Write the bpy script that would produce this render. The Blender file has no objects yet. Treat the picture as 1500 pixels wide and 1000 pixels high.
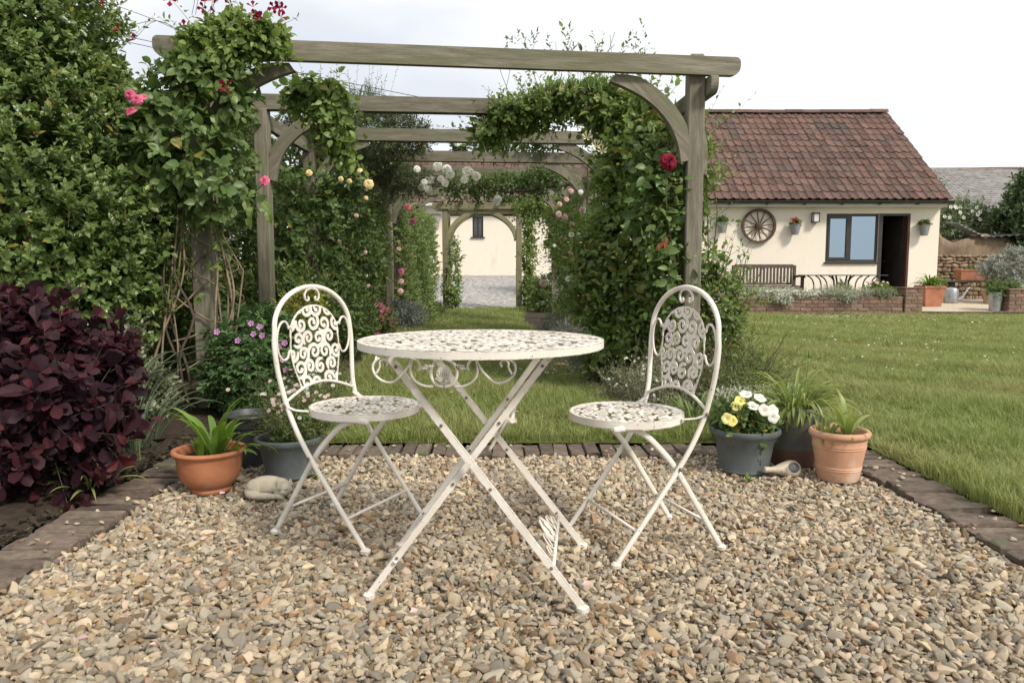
import bpy, math, numpy as np
from mathutils import Vector, Matrix
PI = math.pi
R = math.radians
rng = np.random.default_rng(11)
scene = bpy.context.scene
COL = scene.collection

# ---------------------------------------------------------------- camera
cam_d = bpy.data.cameras.new('camera')
cam_d.sensor_width = 36.0
cam_d.lens = 26.0
cam_d.clip_start = 0.05
cam_d.clip_end = 1000
cam = bpy.data.objects.new('camera', cam_d)
COL.objects.link(cam)
cam.location = (0, 0, 0.9)
cam.rotation_euler = (R(90 - 5.38), 0, 0)
scene.camera = cam

# ---------------------------------------------------------------- light
SUN = Vector((0.62, -0.62, 0.80)).normalized()
world = bpy.data.worlds.new('World')
scene.world = world
world.use_nodes = True
wn, wl = world.node_tree.nodes, world.node_tree.links
wn.clear()
out = wn.new('ShaderNodeOutputWorld')
bg = wn.new('ShaderNodeBackground')
sky = wn.new('ShaderNodeTexSky')
sky.sky_type = 'NISHITA'
sky.sun_disc = False
sky.sun_elevation = math.asin(SUN.z)
sky.sun_rotation = math.atan2(SUN.x, SUN.y)
tc = wn.new('ShaderNodeTexCoord')
mp = wn.new('ShaderNodeMapping')
mp.inputs['Scale'].default_value = (1.0, 1.0, 2.6)
mp.inputs['Location'].default_value = (4.2, 3.3, 2.2)
nz = wn.new('ShaderNodeTexNoise')
nz.inputs['Scale'].default_value = 1.1
nz.inputs['Detail'].default_value = 5
nz.inputs['Roughness'].default_value = 0.5
ramp = wn.new('ShaderNodeValToRGB')
ramp.color_ramp.elements[0].position = 0.38
ramp.color_ramp.elements[0].color = (6.1, 6.3, 6.65, 1)
ramp.color_ramp.elements[1].position = 0.66
ramp.color_ramp.elements[1].color = (9.8, 9.8, 9.8, 1)
cover = wn.new('ShaderNodeMapRange')
cover.inputs['From Min'].default_value = 0.30
cover.inputs['From Max'].default_value = 0.46
cover.inputs['To Min'].default_value = 0.80
cover.inputs['To Max'].default_value = 0.97
mixw = wn.new('ShaderNodeMixRGB')
wl.new(tc.outputs['Generated'], mp.inputs['Vector'])
wl.new(mp.outputs['Vector'], nz.inputs['Vector'])
wl.new(nz.outputs['Fac'], ramp.inputs['Fac'])
wl.new(nz.outputs['Fac'], cover.inputs['Value'])
wl.new(cover.outputs['Result'], mixw.inputs['Fac'])
wl.new(sky.outputs['Color'], mixw.inputs['Color1'])
wl.new(ramp.outputs['Color'], mixw.inputs['Color2'])
wl.new(mixw.outputs['Color'], bg.inputs['Color'])
bg.inputs['Strength'].default_value = 0.052
wl.new(bg.outputs['Background'], out.inputs['Surface'])

sun_d = bpy.data.lights.new('sun', 'SUN')
sun_d.energy = 1.5
sun_d.angle = R(11)
sun_d.color = (1.0, 0.93, 0.82)
sun = bpy.data.objects.new('sun', sun_d)
COL.objects.link(sun)
sun.rotation_euler = (-SUN).to_track_quat('-Z', 'Y').to_euler()
sun.location = (6, -6, 9)
scene.view_settings.view_transform = 'Standard'
scene.view_settings.look = 'None'
scene.view_settings.gamma = 1
scene.view_settings.exposure = 1.48

# ---------------------------------------------------------------- materials
def nt(m):
    m.use_nodes = True
    n = m.node_tree.nodes
    n.clear()
    return n, m.node_tree.links

MATS = {}
def surf(name, c1, c2, scale=8, rough=0.8, bump=0.0, bscale=None, stretch=(1, 1, 1), c3=None, s3=2.0, f3=(0.52, 0.66),
         metallic=0.0, rand=0.0, hue=.03, spec=0.3, detail=6, f12=(0.35, 0.65)):
    """two-colour noise, an optional third colour in patches, bump, per-object tint"""
    m = bpy.data.materials.new(name)
    n, l = nt(m)
    o = n.new('ShaderNodeOutputMaterial')
    b = n.new('ShaderNodeBsdfPrincipled')
    l.new(b.outputs[0], o.inputs[0])
    t = n.new('ShaderNodeTexCoord')
    mpn = n.new('ShaderNodeMapping')
    mpn.inputs['Scale'].default_value = stretch
    l.new(t.outputs['Object'], mpn.inputs[0])
    oi = n.new('ShaderNodeObjectInfo')
    if rand:
        ml = n.new('ShaderNodeMath'); ml.operation = 'MULTIPLY'; ml.inputs[1].default_value = 37.0
        l.new(oi.outputs['Random'], ml.inputs[0])
        cx = n.new('ShaderNodeCombineXYZ')
        for k in range(3): l.new(ml.outputs[0], cx.inputs[k])
        l.new(cx.outputs[0], mpn.inputs['Location'])
    def noise(s, d=detail):
        q = n.new('ShaderNodeTexNoise')
        q.inputs['Scale'].default_value = s
        q.inputs['Detail'].default_value = d
        q.inputs['Roughness'].default_value = 0.62
        l.new(mpn.outputs[0], q.inputs['Vector'])
        return q
    def rng_(src, a, bb):
        q = n.new('ShaderNodeMapRange')
        q.inputs['From Min'].default_value = a
        q.inputs['From Max'].default_value = bb
        l.new(src, q.inputs['Value'])
        return q.outputs[0]
    n1 = noise(scale)
    mx = n.new('ShaderNodeMixRGB')
    mx.inputs[1].default_value = (*c1, 1)
    mx.inputs[2].default_value = (*c2, 1)
    l.new(rng_(n1.outputs['Fac'], *f12), mx.inputs[0])
    cur = mx.outputs[0]
    if c3:
        n3 = noise(s3)
        m3 = n.new('ShaderNodeMixRGB')
        m3.inputs[2].default_value = (*c3, 1)
        l.new(cur, m3.inputs[1])
        l.new(rng_(n3.outputs['Fac'], *f3), m3.inputs[0])
        cur = m3.outputs[0]
    if rand:
        at = n.new('ShaderNodeAttribute'); at.attribute_name = 'rv'
        ad = n.new('ShaderNodeMath'); ad.operation = 'ADD'
        l.new(oi.outputs['Random'], ad.inputs[0]); l.new(at.outputs['Fac'], ad.inputs[1])
        fr = n.new('ShaderNodeMath'); fr.operation = 'FRACT'; l.new(ad.outputs[0], fr.inputs[0])
        hs = n.new('ShaderNodeHueSaturation')
        v = n.new('ShaderNodeMapRange')
        v.inputs['To Min'].default_value = 1 - rand
        v.inputs['To Max'].default_value = 1 + rand
        l.new(fr.outputs[0], v.inputs['Value'])
        l.new(v.outputs[0], hs.inputs['Value'])
        h = n.new('ShaderNodeMapRange')
        h.inputs['To Min'].default_value = 0.5 - hue * min(1, rand * 2)
        h.inputs['To Max'].default_value = 0.5 + hue * min(1, rand * 2)
        ml2 = n.new('ShaderNodeMath'); ml2.operation = 'MULTIPLY'; ml2.inputs[1].default_value = 7.13
        fr2 = n.new('ShaderNodeMath'); fr2.operation = 'FRACT'
        l.new(fr.outputs[0], ml2.inputs[0]); l.new(ml2.outputs[0], fr2.inputs[0])
        l.new(fr2.outputs[0], h.inputs['Value']); l.new(h.outputs[0], hs.inputs['Hue'])
        l.new(cur, hs.inputs['Color'])
        cur = hs.outputs[0]
    l.new(cur, b.inputs['Base Color'])
    b.inputs['Roughness'].default_value = rough
    b.inputs['Metallic'].default_value = metallic
    b.inputs['Specular IOR Level'].default_value = spec
    if bump:
        nb = noise(bscale or scale * 3)
        bp = n.new('ShaderNodeBump')
        bp.inputs['Strength'].default_value = 1.0
        bp.inputs['Distance'].default_value = bump
        l.new(nb.outputs['Fac'], bp.inputs['Height'])
        l.new(bp.outputs[0], b.inputs['Normal'])
    MATS[name] = m
    return m

def leafmat(name, dark, light, tip, rough=0.42, trans=0.28, tipf=0.6, spec=0.4, old=None):
    m = bpy.data.materials.new(name)
    n, l = nt(m)
    o = n.new('ShaderNodeOutputMaterial')
    b = n.new('ShaderNodeBsdfPrincipled')
    tr = n.new('ShaderNodeBsdfTranslucent')
    ms = n.new('ShaderNodeMixShader'); ms.inputs[0].default_value = trans
    l.new(b.outputs[0], ms.inputs[1]); l.new(tr.outputs[0], ms.inputs[2]); l.new(ms.outputs[0], o.inputs[0])
    a = n.new('ShaderNodeAttribute'); a.attribute_name = 'rv'
    oi = n.new('ShaderNodeObjectInfo')
    ad = n.new('ShaderNodeMath'); ad.operation = 'ADD'
    l.new(a.outputs['Fac'], ad.inputs[0]); l.new(oi.outputs['Random'], ad.inputs[1])
    fr = n.new('ShaderNodeMath'); fr.operation = 'FRACT'; l.new(ad.outputs[0], fr.inputs[0])
    mx = n.new('ShaderNodeMixRGB'); mx.inputs[1].default_value = (*dark, 1); mx.inputs[2].default_value = (*light, 1)
    l.new(fr.outputs[0], mx.inputs[0])
    a2 = n.new('ShaderNodeAttribute'); a2.attribute_name = 'tip'
    pw = n.new('ShaderNodeMath'); pw.operation = 'POWER'; pw.inputs[1].default_value = 2.2
    l.new(a2.outputs['Fac'], pw.inputs[0])
    mu = n.new('ShaderNodeMath'); mu.operation = 'MULTIPLY'; mu.inputs[1].default_value = tipf
    l.new(pw.outputs[0], mu.inputs[0])
    m2 = n.new('ShaderNodeMixRGB'); m2.inputs[2].default_value = (*tip, 1)
    l.new(mx.outputs[0], m2.inputs[1]); l.new(mu.outputs[0], m2.inputs[0])
    if old:                                               # the odd yellowed leaf
        gt = n.new('ShaderNodeMath'); gt.operation = 'GREATER_THAN'; gt.inputs[1].default_value = .975
        l.new(fr.outputs[0], gt.inputs[0])
        m5 = n.new('ShaderNodeMixRGB'); m5.inputs[2].default_value = (*old, 1)
        l.new(m2.outputs[0], m5.inputs[1]); l.new(gt.outputs[0], m5.inputs[0]); m2 = m5
    l.new(m2.outputs[0], b.inputs['Base Color'])
    hs = n.new('ShaderNodeHueSaturation'); hs.inputs['Value'].default_value = 1.35; hs.inputs['Saturation'].default_value = 1.1
    hs.inputs['Hue'].default_value = 0.49
    l.new(m2.outputs[0], hs.inputs['Color']); l.new(hs.outputs[0], tr.inputs['Color'])
    b.inputs['Roughness'].default_value = rough
    b.inputs['Specular IOR Level'].default_value = spec
    MATS[name] = m
    return m

# ---------------------------------------------------------------- mesh helpers
def tag(o, label=None, cat=None, group=None, kind=None):
    if label: o['label'] = label
    if cat: o['category'] = cat
    if group: o['group'] = group
    if kind: o['kind'] = kind
    return o

def thing(name, label, cat, loc=(0, 0, 0), rotz=0, group=None):
    o = bpy.data.objects.new(name, None)
    o.empty_display_size = 0.1
    COL.objects.link(o)
    o.location = loc
    o.rotation_euler = (0, 0, rotz)
    return tag(o, label, cat, group)

def link(name, me, parent=None, loc=None, mat4=None):
    o = bpy.data.objects.new(name, me)
    COL.objects.link(o)
    if parent is not None: o.parent = parent
    if mat4 is not None: o.matrix_basis = mat4
    elif loc is not None: o.location = loc
    return o

def mesh(name, V, F, mat=None, smooth=False, attrs=None):
    me = bpy.data.meshes.new(name)
    V = np.asarray(V, dtype=np.float32).reshape(-1, 3)
    if isinstance(F, np.ndarray) and F.ndim == 2:
        k = F.shape[1]; nf = F.shape[0]
        me.vertices.add(len(V)); me.vertices.foreach_set('co', V.ravel())
        me.loops.add(nf * k); me.loops.foreach_set('vertex_index', F.astype(np.int32).ravel())
        me.polygons.add(nf)
        me.polygons.foreach_set('loop_start', np.arange(nf, dtype=np.int32) * k)
        me.polygons.foreach_set('loop_total', np.full(nf, k, dtype=np.int32))
        me.update(calc_edges=True)
    else:
        me.from_pydata(V.tolist(), [], [list(map(int, f)) for f in F])
    if smooth: me.polygons.foreach_set('use_smooth', np.ones(len(me.polygons), dtype=bool))
    if attrs:
        for k, a in attrs.items():
            at = me.attributes.new(k, 'FLOAT', 'POINT')
            at.data.foreach_set('value', np.asarray(a, dtype=np.float32))
    if mat is not None: me.materials.append(mat if not isinstance(mat, str) else MATS[mat])
    me.update()
    return me

def mk(name, V, F, mat, parent=None, smooth=False, world=False, loc=None, attrs=None, mat4=None):
    V = np.asarray(V, dtype=float).reshape(-1, 3)
    if world and parent is not None: V = V - np.array(parent.location)
    return link(name, mesh(name, V, F, mat, smooth, attrs), parent, loc, mat4)

class G:
    """collects simple solids into one mesh"""
    def __init__(s): s.V = []; s.F = []
    def add(s, V, F):
        b = len(s.V); s.V += [tuple(v) for v in V]; s.F += [tuple(i + b for i in f) for f in F]; return s
    def box(s, x0, x1, y0, y1, z0, z1, c=0.0):
        if c <= 0:
            V = [(x, y, z) for z in (z0, z1) for y in (y0, y1) for x in (x0, x1)]
            return s.add(V, [(0, 2, 3, 1), (4, 5, 7, 6), (0, 1, 5, 4), (2, 6, 7, 3), (0, 4, 6, 2), (1, 3, 7, 5)])
        V = []; idx = {}
        X = (x0, x1); Y = (y0, y1); Z = (z0, z1)
        for i in range(2):
            for j in range(2):
                for k in range(2):
                    sx, sy, sz = (1 - 2 * i) * c, (1 - 2 * j) * c, (1 - 2 * k) * c
                    for a, p in enumerate(((X[i], Y[j] + sy, Z[k] + sz), (X[i] + sx, Y[j], Z[k] + sz), (X[i] + sx, Y[j] + sy, Z[k]))):
                        idx[(i, j, k, a)] = len(V); V.append(p)
        F = []
        for i in range(2):
            q = [idx[(i, 0, 0, 0)], idx[(i, 1, 0, 0)], idx[(i, 1, 1, 0)], idx[(i, 0, 1, 0)]]; F.append(q if i else q[::-1])
            q = [idx[(0, i, 0, 1)], idx[(0, i, 1, 1)], idx[(1, i, 1, 1)], idx[(1, i, 0, 1)]]; F.append(q if i else q[::-1])
            q = [idx[(0, 0, i, 2)], idx[(1, 0, i, 2)], idx[(1, 1, i, 2)], idx[(0, 1, i, 2)]]; F.append(q if i else q[::-1])
        for a in range(2):
            for b in range(2):
                F.append([idx[(a, b, 0, 0)], idx[(a, b, 1, 0)], idx[(a, b, 1, 1)], idx[(a, b, 0, 1)]])
                F.append([idx[(a, 0, b, 0)], idx[(a, 1, b, 0)], idx[(a, 1, b, 2)], idx[(a, 0, b, 2)]])
                F.append([idx[(0, a, b, 1)], idx[(1, a, b, 1)], idx[(1, a, b, 2)], idx[(0, a, b, 2)]])
        for i in range(2):
            for j in range(2):
                for k in range(2): F.append([idx[(i, j, k, 0)], idx[(i, j, k, 1)], idx[(i, j, k, 2)]])
        return s.add(V, F)
    def tube(s, path, rad, seg=8, flat=None, up=None, cap=True):
        """sweep a circle (or an ellipse: flat = second radius) along a path"""
        P = [Vector(p) for p in path]; n = len(P)
        if not hasattr(rad, '__len__'): rad = [rad] * n
        T = [((P[min(i + 1, n - 1)] - P[max(i - 1, 0)]).normalized()) for i in range(n)]
        ref = Vector(up) if up else (Vector((0, 0, 1)) if abs(T[0].z) < 0.9 else Vector((1, 0, 0)))
        a = (ref - T[0] * ref.dot(T[0])).normalized()
        V = []; F = []
        for i in range(n):
            if up: a = Vector(up)
            a = (a - T[i] * a.dot(T[i])).normalized()
            b = T[i].cross(a)
            for k in range(seg):
                t = 2 * PI * (k + 0.5) / seg
                V.append(P[i] + a * (math.cos(t) * rad[i]) + b * (math.sin(t) * (rad[i] if flat is None else flat)))
        for i in range(n - 1):
            for k in range(seg):
                k2 = (k + 1) % seg
                F.append((i * seg + k, i * seg + k2, (i + 1) * seg + k2, (i + 1) * seg + k))
        if cap:
            F.append(tuple(range(seg))[::-1]); F.append(tuple((n - 1) * seg + k for k in range(seg)))
        return s.add(V, F)
    def lathe(s, prof, seg=32, c=(0, 0, 0), jit=None, axis='z'):
        V = []; F = []; n = len(prof)
        for i, (r, z) in enumerate(prof):
            for k in range(seg):
                t = 2 * PI * k / seg
                x, y = r * math.cos(t), r * math.sin(t)
                p = (x, y, z) if axis == 'z' else ((x, z, y) if axis == 'y' else (z, x, y))
                V.append((p[0] + c[0], p[1] + c[1], p[2] + c[2]))
        for i in range(n - 1):
            for k in range(seg):
                k2 = (k + 1) % seg
                F.append((i * seg + k, i * seg + k2, (i + 1) * seg + k2, (i + 1) * seg + k))
        closed = prof[0] == prof[-1]
        if prof[0][0] > 1e-6 and not closed: F.append(tuple(range(seg))[::-1])
        if not closed and prof[-1][0] > 1e-6: F.append(tuple((n - 1) * seg + k for k in range(seg)))
        return s.add(V, F)
    def prism(s, poly, d0, d1, f):
        """poly: 2-D outline (a, b), f(a, b, d) -> xyz, extruded from d0 to d1"""
        n = len(poly)
        V = [f(a, b, d0) for a, b in poly] + [f(a, b, d1) for a, b in poly]
        F = [tuple(range(n))[::-1], tuple(range(n, 2 * n))]
        for k in range(n):
            k2 = (k + 1) % n
            F.append((k, k2, n + k2, n + k))
        return s.add(V, F)
    def ball(s, c, r, seg=12, rings=8):
        rx, ry, rz = r if hasattr(r, '__len__') else (r, r, r)
        V = []; F = []
        for i in range(rings + 1):
            ph = PI * i / rings
            for k in range(seg):
                t = 2 * PI * k / seg
                V.append((c[0] + rx * math.sin(ph) * math.cos(t), c[1] + ry * math.sin(ph) * math.sin(t), c[2] + rz * math.cos(ph)))
        for i in range(rings):
            for k in range(seg):
                k2 = (k + 1) % seg
                F.append((i * seg + k, (i + 1) * seg + k, (i + 1) * seg + k2, i * seg + k2))
        return s.add(V, F)
    def obj(s, name, mat, parent=None, smooth=False, world=False, loc=None, mat4=None):
        return mk(name, s.V, s.F, mat, parent, smooth, world, loc, None, mat4)

def shade_auto(o, ang=35):
    """smooth faces but keep edges sharper than ang"""
    import bmesh
    me = o.data
    bm = bmesh.new(); bm.from_mesh(me)
    bmesh.ops.remove_doubles(bm, verts=bm.verts, dist=1e-5)
    bmesh.ops.recalc_face_normals(bm, faces=bm.faces)
    for f in bm.faces: f.smooth = True
    for e in bm.edges: e.smooth = not (e.is_boundary or (len(e.link_faces) == 2 and e.calc_face_angle(0) > R(ang)))
    bm.to_mesh(me); bm.free()
    return o

def copy_tree(o, parent=None):
    c = o.copy(); COL.objects.link(c)
    if parent is not None: c.parent = parent
    for ch in list(o.children): copy_tree(ch, c)
    return c

def bez(p0, p1, p2, p3, n=12):
    p0, p1, p2, p3 = map(Vector, (p0, p1, p2, p3))
    return [((1 - t) ** 3) * p0 + 3 * t * (1 - t) ** 2 * p1 + 3 * t * t * (1 - t) * p2 + t ** 3 * p3 for t in map(float, np.linspace(0, 1, n))]

def smooth_path(pts, sub=6):
    """Catmull-Rom through points"""
    P = [Vector(p) for p in pts]; o = []
    for i in range(len(P) - 1):
        a, b, c, d = P[max(i - 1, 0)], P[i], P[i + 1], P[min(i + 2, len(P) - 1)]
        for k in range(sub):
            t = k / sub
            o.append(0.5 * ((2 * b) + (c - a) * t + (2 * a - 5 * b + 4 * c - d) * t * t + (3 * b - a - 3 * c + d) * t ** 3))
    o.append(P[-1])
    return o

# ---------------------------------------------------------------- foliage helpers
def unit(a):
    return a / np.maximum(np.linalg.norm(a, axis=-1, keepdims=True), 1e-9)

# leaf outlines: (x across, y along, z lift) with unit length
def leaf_tpl(kind):
    if kind == 'small':
        V = [(0, 0, 0), (-.5, .3, .10), (-.42, .68, .07), (0, 1, -.06), (.42, .68, .07), (.5, .3, .10)]
        F = [(0, 3, 2, 1), (0, 5, 4, 3)]
    elif kind == 'narrow':
        V = [(0, 0, 0), (-.5, .42, .08), (0, 1, -.10), (.5, .42, .08)]
        F = [(0, 2, 1), (0, 3, 2)]
    elif kind == 'big':
        V = [(0, 0, 0), (-.30, .12, .05), (-.5, .38, .09), (-.42, .70, .03), (0, 1, -.16), (.42, .70, .03), (.5, .38, .09), (.30, .12, .05), (0, .38, 0), (0, .70, -.05)]
        F = [(0, 8, 2, 1), (8, 9, 3, 2), (9, 4, 3), (0, 7, 6, 8), (8, 6, 5, 9), (9, 5, 4)]
    elif kind == 'round':
        V = [(0, 0, 0), (0, .22, 0), (-.28, .32, .03), (-.48, .58, .06), (-.36, .88, .03), (0, 1, -.05), (.36, .88, .03), (.48, .58, .06), (.28, .32, .03), (0, .6, 0)]
        F = [(1, 9, 3, 2), (9, 5, 4, 3), (1, 8, 7, 9), (9, 7, 6, 5), (0, 1, 2), (0, 8, 1)]
    elif kind == 'lobed':
        V = [(0, .35, 0)]; F = []
        n = 5
        for i in range(n):
            a0 = R(-130 + 260 * i / n); a1 = R(-130 + 260 * (i + 0.5) / n); a2 = R(-130 + 260 * (i + 1) / n)
            b = len(V)
            for a, r, z in ((a0, .22, .02), (a0 + (a1 - a0) * .45, .55, .05), (a1, .66, -.06), (a1 + (a2 - a1) * .55, .55, .05), (a2, .22, .02)):
                V.append((r * math.sin(a), .35 + r * math.cos(a), z))
            F.append((0, b + 1, b)); F.append((0, b + 2, b + 1)); F.append((0, b + 3, b + 2)); F.append((0, b + 4, b + 3))
    return np.array(V, float), F

class Lf:
    """arrays of leaves: position, direction, normal, length, width, rv, tip"""
    def __init__(s): s.a = []
    def add(s, pos, d, nrm, ln, wd, rv, tip):
        n = len(pos)
        f = lambda v: np.broadcast_to(np.asarray(v, float), (n,)).copy()
        s.a.append((np.asarray(pos, float), unit(np.asarray(d, float)), np.asarray(nrm, float), f(ln), f(wd), f(rv), f(tip)))
        return s
    def get(s): return [np.concatenate([x[i] for x in s.a]) for i in range(7)]
    def count(s): return sum(len(x[0]) for x in s.a)

def leaf_frame(d, nrm):
    x = unit(np.cross(d, nrm))
    n = np.cross(x, d)
    return x, n

def leaf_mesh(name, L, kind, mat, parent, stuff=True, droop=0.0):
    pos, d, nrm, ln, wd, rv, tip = L if isinstance(L, list) else L.get()
    V, F = leaf_tpl(kind)
    x, n = leaf_frame(d, nrm)
    W = pos[:, None, :] + x[:, None, :] * (V[None, :, 0, None] * wd[:, None, None]) + d[:, None, :] * (V[None, :, 1, None] * ln[:, None, None]) \
        + n[:, None, :] * ((V[None, :, 2, None]) * ln[:, None, None])
    if droop: W[:, :, 2] -= droop * (V[None, :, 1] ** 2) * ln[:, None]
    N, k = len(pos), len(V)
    loc = np.array(parent.location) if parent is not None else 0
    W = (W - loc).reshape(-1, 3)
    lens = [len(f) for f in F]
    if len(set(lens)) == 1:
        FF = (np.array(F)[None] + (np.arange(N) * k)[:, None, None]).reshape(-1, lens[0])
    else:
        tri = []
        for f in F:
            tri.append((f[0], f[1], f[2]))
            if len(f) == 4: tri.append((f[0], f[2], f[3]))
        FF = (np.array(tri)[None] + (np.arange(N) * k)[:, None, None]).reshape(-1, 3)
    o = link(name, mesh(name, W, FF, mat, False, {'rv': np.repeat(rv, k), 'tip': np.repeat(tip, k)}), parent)
    if stuff: o['kind'] = 'stuff'
    return o

_leafdata = {}
def leaf_objs(name, L, kind, mat, parent, variants=3):
    """each leaf an object of its own, sharing mesh data"""
    pos, d, nrm, ln, wd, rv, tip = L if isinstance(L, list) else L.get()
    key = (kind, mat)
    if key not in _leafdata:
        ms = []
        for v in range(variants):
            V, F = leaf_tpl(kind)
            V = V.copy()
            V[:, 2] = V[:, 2] * (0.6 + 0.7 * v) - 0.12 * v * V[:, 1] ** 2
            ms.append(mesh(name, V, F, mat, False, {'rv': np.zeros(len(V)), 'tip': np.full(len(V), 0.5 * v)}))
        _leafdata[key] = ms
    x, n = leaf_frame(d, nrm)
    loc = np.array(parent.location)
    for i in range(len(pos)):
        M = Matrix.Identity(4)
        p = pos[i] - loc
        for r in range(3):
            M[r][0] = x[i][r] * wd[i]; M[r][1] = d[i][r] * ln[i]; M[r][2] = n[i][r] * ln[i]; M[r][3] = p[r]
        v = min(variants - 1, int(tip[i] * variants))
        link(name, _leafdata[key][v], parent, mat4=M)

def perp(d):
    r = rng.normal(size=d.shape)
    a = unit(np.cross(d, r))
    return a, np.cross(d, a)

def twigs(P, D, length, n, leaf, aspect=0.5, alpha=(35, 75), droop=0.0, up=0.5, jit=0.15, L=None, stems=None, srad=0.002):
    """P, D: bases and directions of shoots. n leaves are set round each one"""
    P = np.asarray(P, float); D = unit(np.asarray(D, float)); m = len(P)
    L = L or Lf()
    ln = length * rng.uniform(0.6, 1.35, m)
    a, b = perp(D)
    ph0 = rng.uniform(0, 6.28, m)
    rv0 = rng.uniform(0, 1, m)
    for k in range(n):
        t = (k + 0.6) / n
        ph = ph0 + k * 2.4 + rng.normal(0, .3, m)
        rad = np.cos(ph)[:, None] * a + np.sin(ph)[:, None] * b
        al = R(alpha[1] + (alpha[0] - alpha[1]) * t) + rng.normal(0, .2, m)
        pos = P + D * (ln * t)[:, None]
        pos[:, 2] -= droop * (ln * t) ** 2 / max(length, 1e-6)
        d = D * np.cos(al)[:, None] + rad * np.sin(al)[:, None] + rng.normal(0, jit, (m, 3))
        d[:, 2] -= droop * t
        nr = D * np.sin(al)[:, None] - rad * np.cos(al)[:, None]
        nr = nr + np.array([0, 0, up]) + rng.normal(0, jit, (m, 3))
        sz = leaf * rng.uniform(0.5, 1.35, m) * (0.75 + 0.5 * math.sin(PI * min(1, t * 1.15)))
        L.add(pos, d, nr, sz, sz * aspect * rng.uniform(.85, 1.15, m), (rv0 * .6 + rng.uniform(0, .4, m)), np.full(m, t) * rng.uniform(.6, 1, m))
    if stems is not None:
        e = P + D * ln[:, None]; e[:, 2] -= droop * ln ** 2 / max(length, 1e-6)
        stems.append((P, e, srad))
    return L

def stem_mesh(name, stems, mat, parent):
    Vs = []; Fs = []; b = 0
    for P, E, r in stems:
        d = unit(E - P); a, c = perp(d)
        for k in range(3):
            t = 2 * PI * k / 3
            off = (math.cos(t) * a + math.sin(t) * c) * r
            Vs.append(P + off); Vs.append(E + off * 0.4)
        m = len(P)
        i = np.arange(m)
        for k in range(3):
            k2 = (k + 1) % 3
            Fs.append(np.stack([b + (2 * k) * m + i, b + (2 * k2) * m + i, b + (2 * k2 + 1) * m + i, b + (2 * k + 1) * m + i], 1))
        b += 6 * m
    V = np.concatenate(Vs) - np.array(parent.location)
    return link(name, mesh(name, V, np.concatenate(Fs), mat), parent)

def shell(ells, n, lo=0.7, hi=1.03, zmin=0.02, lump=0.12):
    """points on and just inside the skin of a union of ellipsoids, with outward normals"""
    E = np.array(ells, float)
    area = (E[:, 3] * E[:, 4] + E[:, 4] * E[:, 5] + E[:, 3] * E[:, 5])
    outp, outn = [], []
    got = 0
    ph = rng.uniform(0, 6.28, 6)
    while got < n:
        m = n * 2
        k = rng.choice(len(E), m, p=area / area.sum())
        u = unit(rng.normal(size=(m, 3)))
        c, r = E[k, :3], E[k, 3:]
        s = lo + (hi - lo) * rng.beta(2.6, 1.1, m)
        p0 = c + u * r
        lumpv = lump * (np.sin(p0[:, 0] * 9 + ph[0]) * np.sin(p0[:, 1] * 8 + ph[1]) + np.sin(p0[:, 2] * 11 + ph[2] + p0[:, 0] * 4)) * 0.5
        p = c + u * r * (s + lumpv)[:, None]
        nn = unit(u / r)
        ok = p[:, 2] > zmin
        for j in range(len(E)):
            q = ((p - E[j, :3]) / E[j, 3:])
            ok &= (k == j) | ((q * q).sum(1) > 0.72)
        outp.append(p[ok]); outn.append(nn[ok]); got += ok.sum()
    return np.concatenate(outp)[:n], np.concatenate(outn)[:n]

def bush(name, label, cat, base, ells, n, leaf, mat, per=8, tw=0.12, aspect=0.5, kind='small', up=0.4, group=None, droop=0.0, outw=1.0, lift=0.5,
         lo=0.65, fill=0.35, alpha=(30, 75), stem='twig', hi=1.03, zmin=0.02, srad=0.002, tips=0.0, lump=.12):
    t = thing(name, label, cat, base, 0, group)
    P, N = shell(ells, n, lo, hi, zmin, lump)
    D = N * outw + np.array([0, 0, lift]) + rng.normal(0, .45, P.shape)
    st = []
    L = twigs(P - unit(D) * tw * .5, D, tw, per, leaf, aspect, alpha, droop, up, stems=st, srad=srad)
    if tips:                                              # a few long free shoots
        m = int(n * tips)
        P2, N2 = shell(ells, m, .95, 1.0, zmin)
        D2 = N2 + np.array([0, 0, .9]) + rng.normal(0, .4, P2.shape)
        twigs(P2, D2, tw * 2.2, per, leaf * .8, aspect, alpha, droop, up, L=L, stems=st, srad=srad)
    if fill:                                              # leaves deeper in
        m = int(n * fill)
        P3, N3 = shell(ells, m, .25, lo + .1, zmin)
        twigs(P3, N3 + rng.normal(0, .6, P3.shape), tw * 1.2, per, leaf * 1.15, aspect, alpha, droop, up, L=L)
    o = leaf_mesh('foliage', L, kind, mat, t)
    if stem: stem_mesh('twigs', st, stem, t)['kind'] = 'stuff'
    return t

def stems_from(parent, base, tops, r0, r1, mat, name='stem', wob=.04):
    """woody stems from a base to each top, one mesh each"""
    for tp in tops:
        b = Vector(base) + Vector(rng.normal(0, .03, 3) * np.array([1, 1, 0])); e = Vector(tp)
        pts = [b.lerp(e, k / 5) + Vector(rng.normal(0, wob, 3)) * (0 if k in (0, 5) else 1) for k in range(6)]
        pts = smooth_path(pts, 3)
        g = G().tube(pts, list(np.linspace(r0, r1, len(pts))), 6)
        g.obj(name, mat, parent, smooth=True, world=True)

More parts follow.
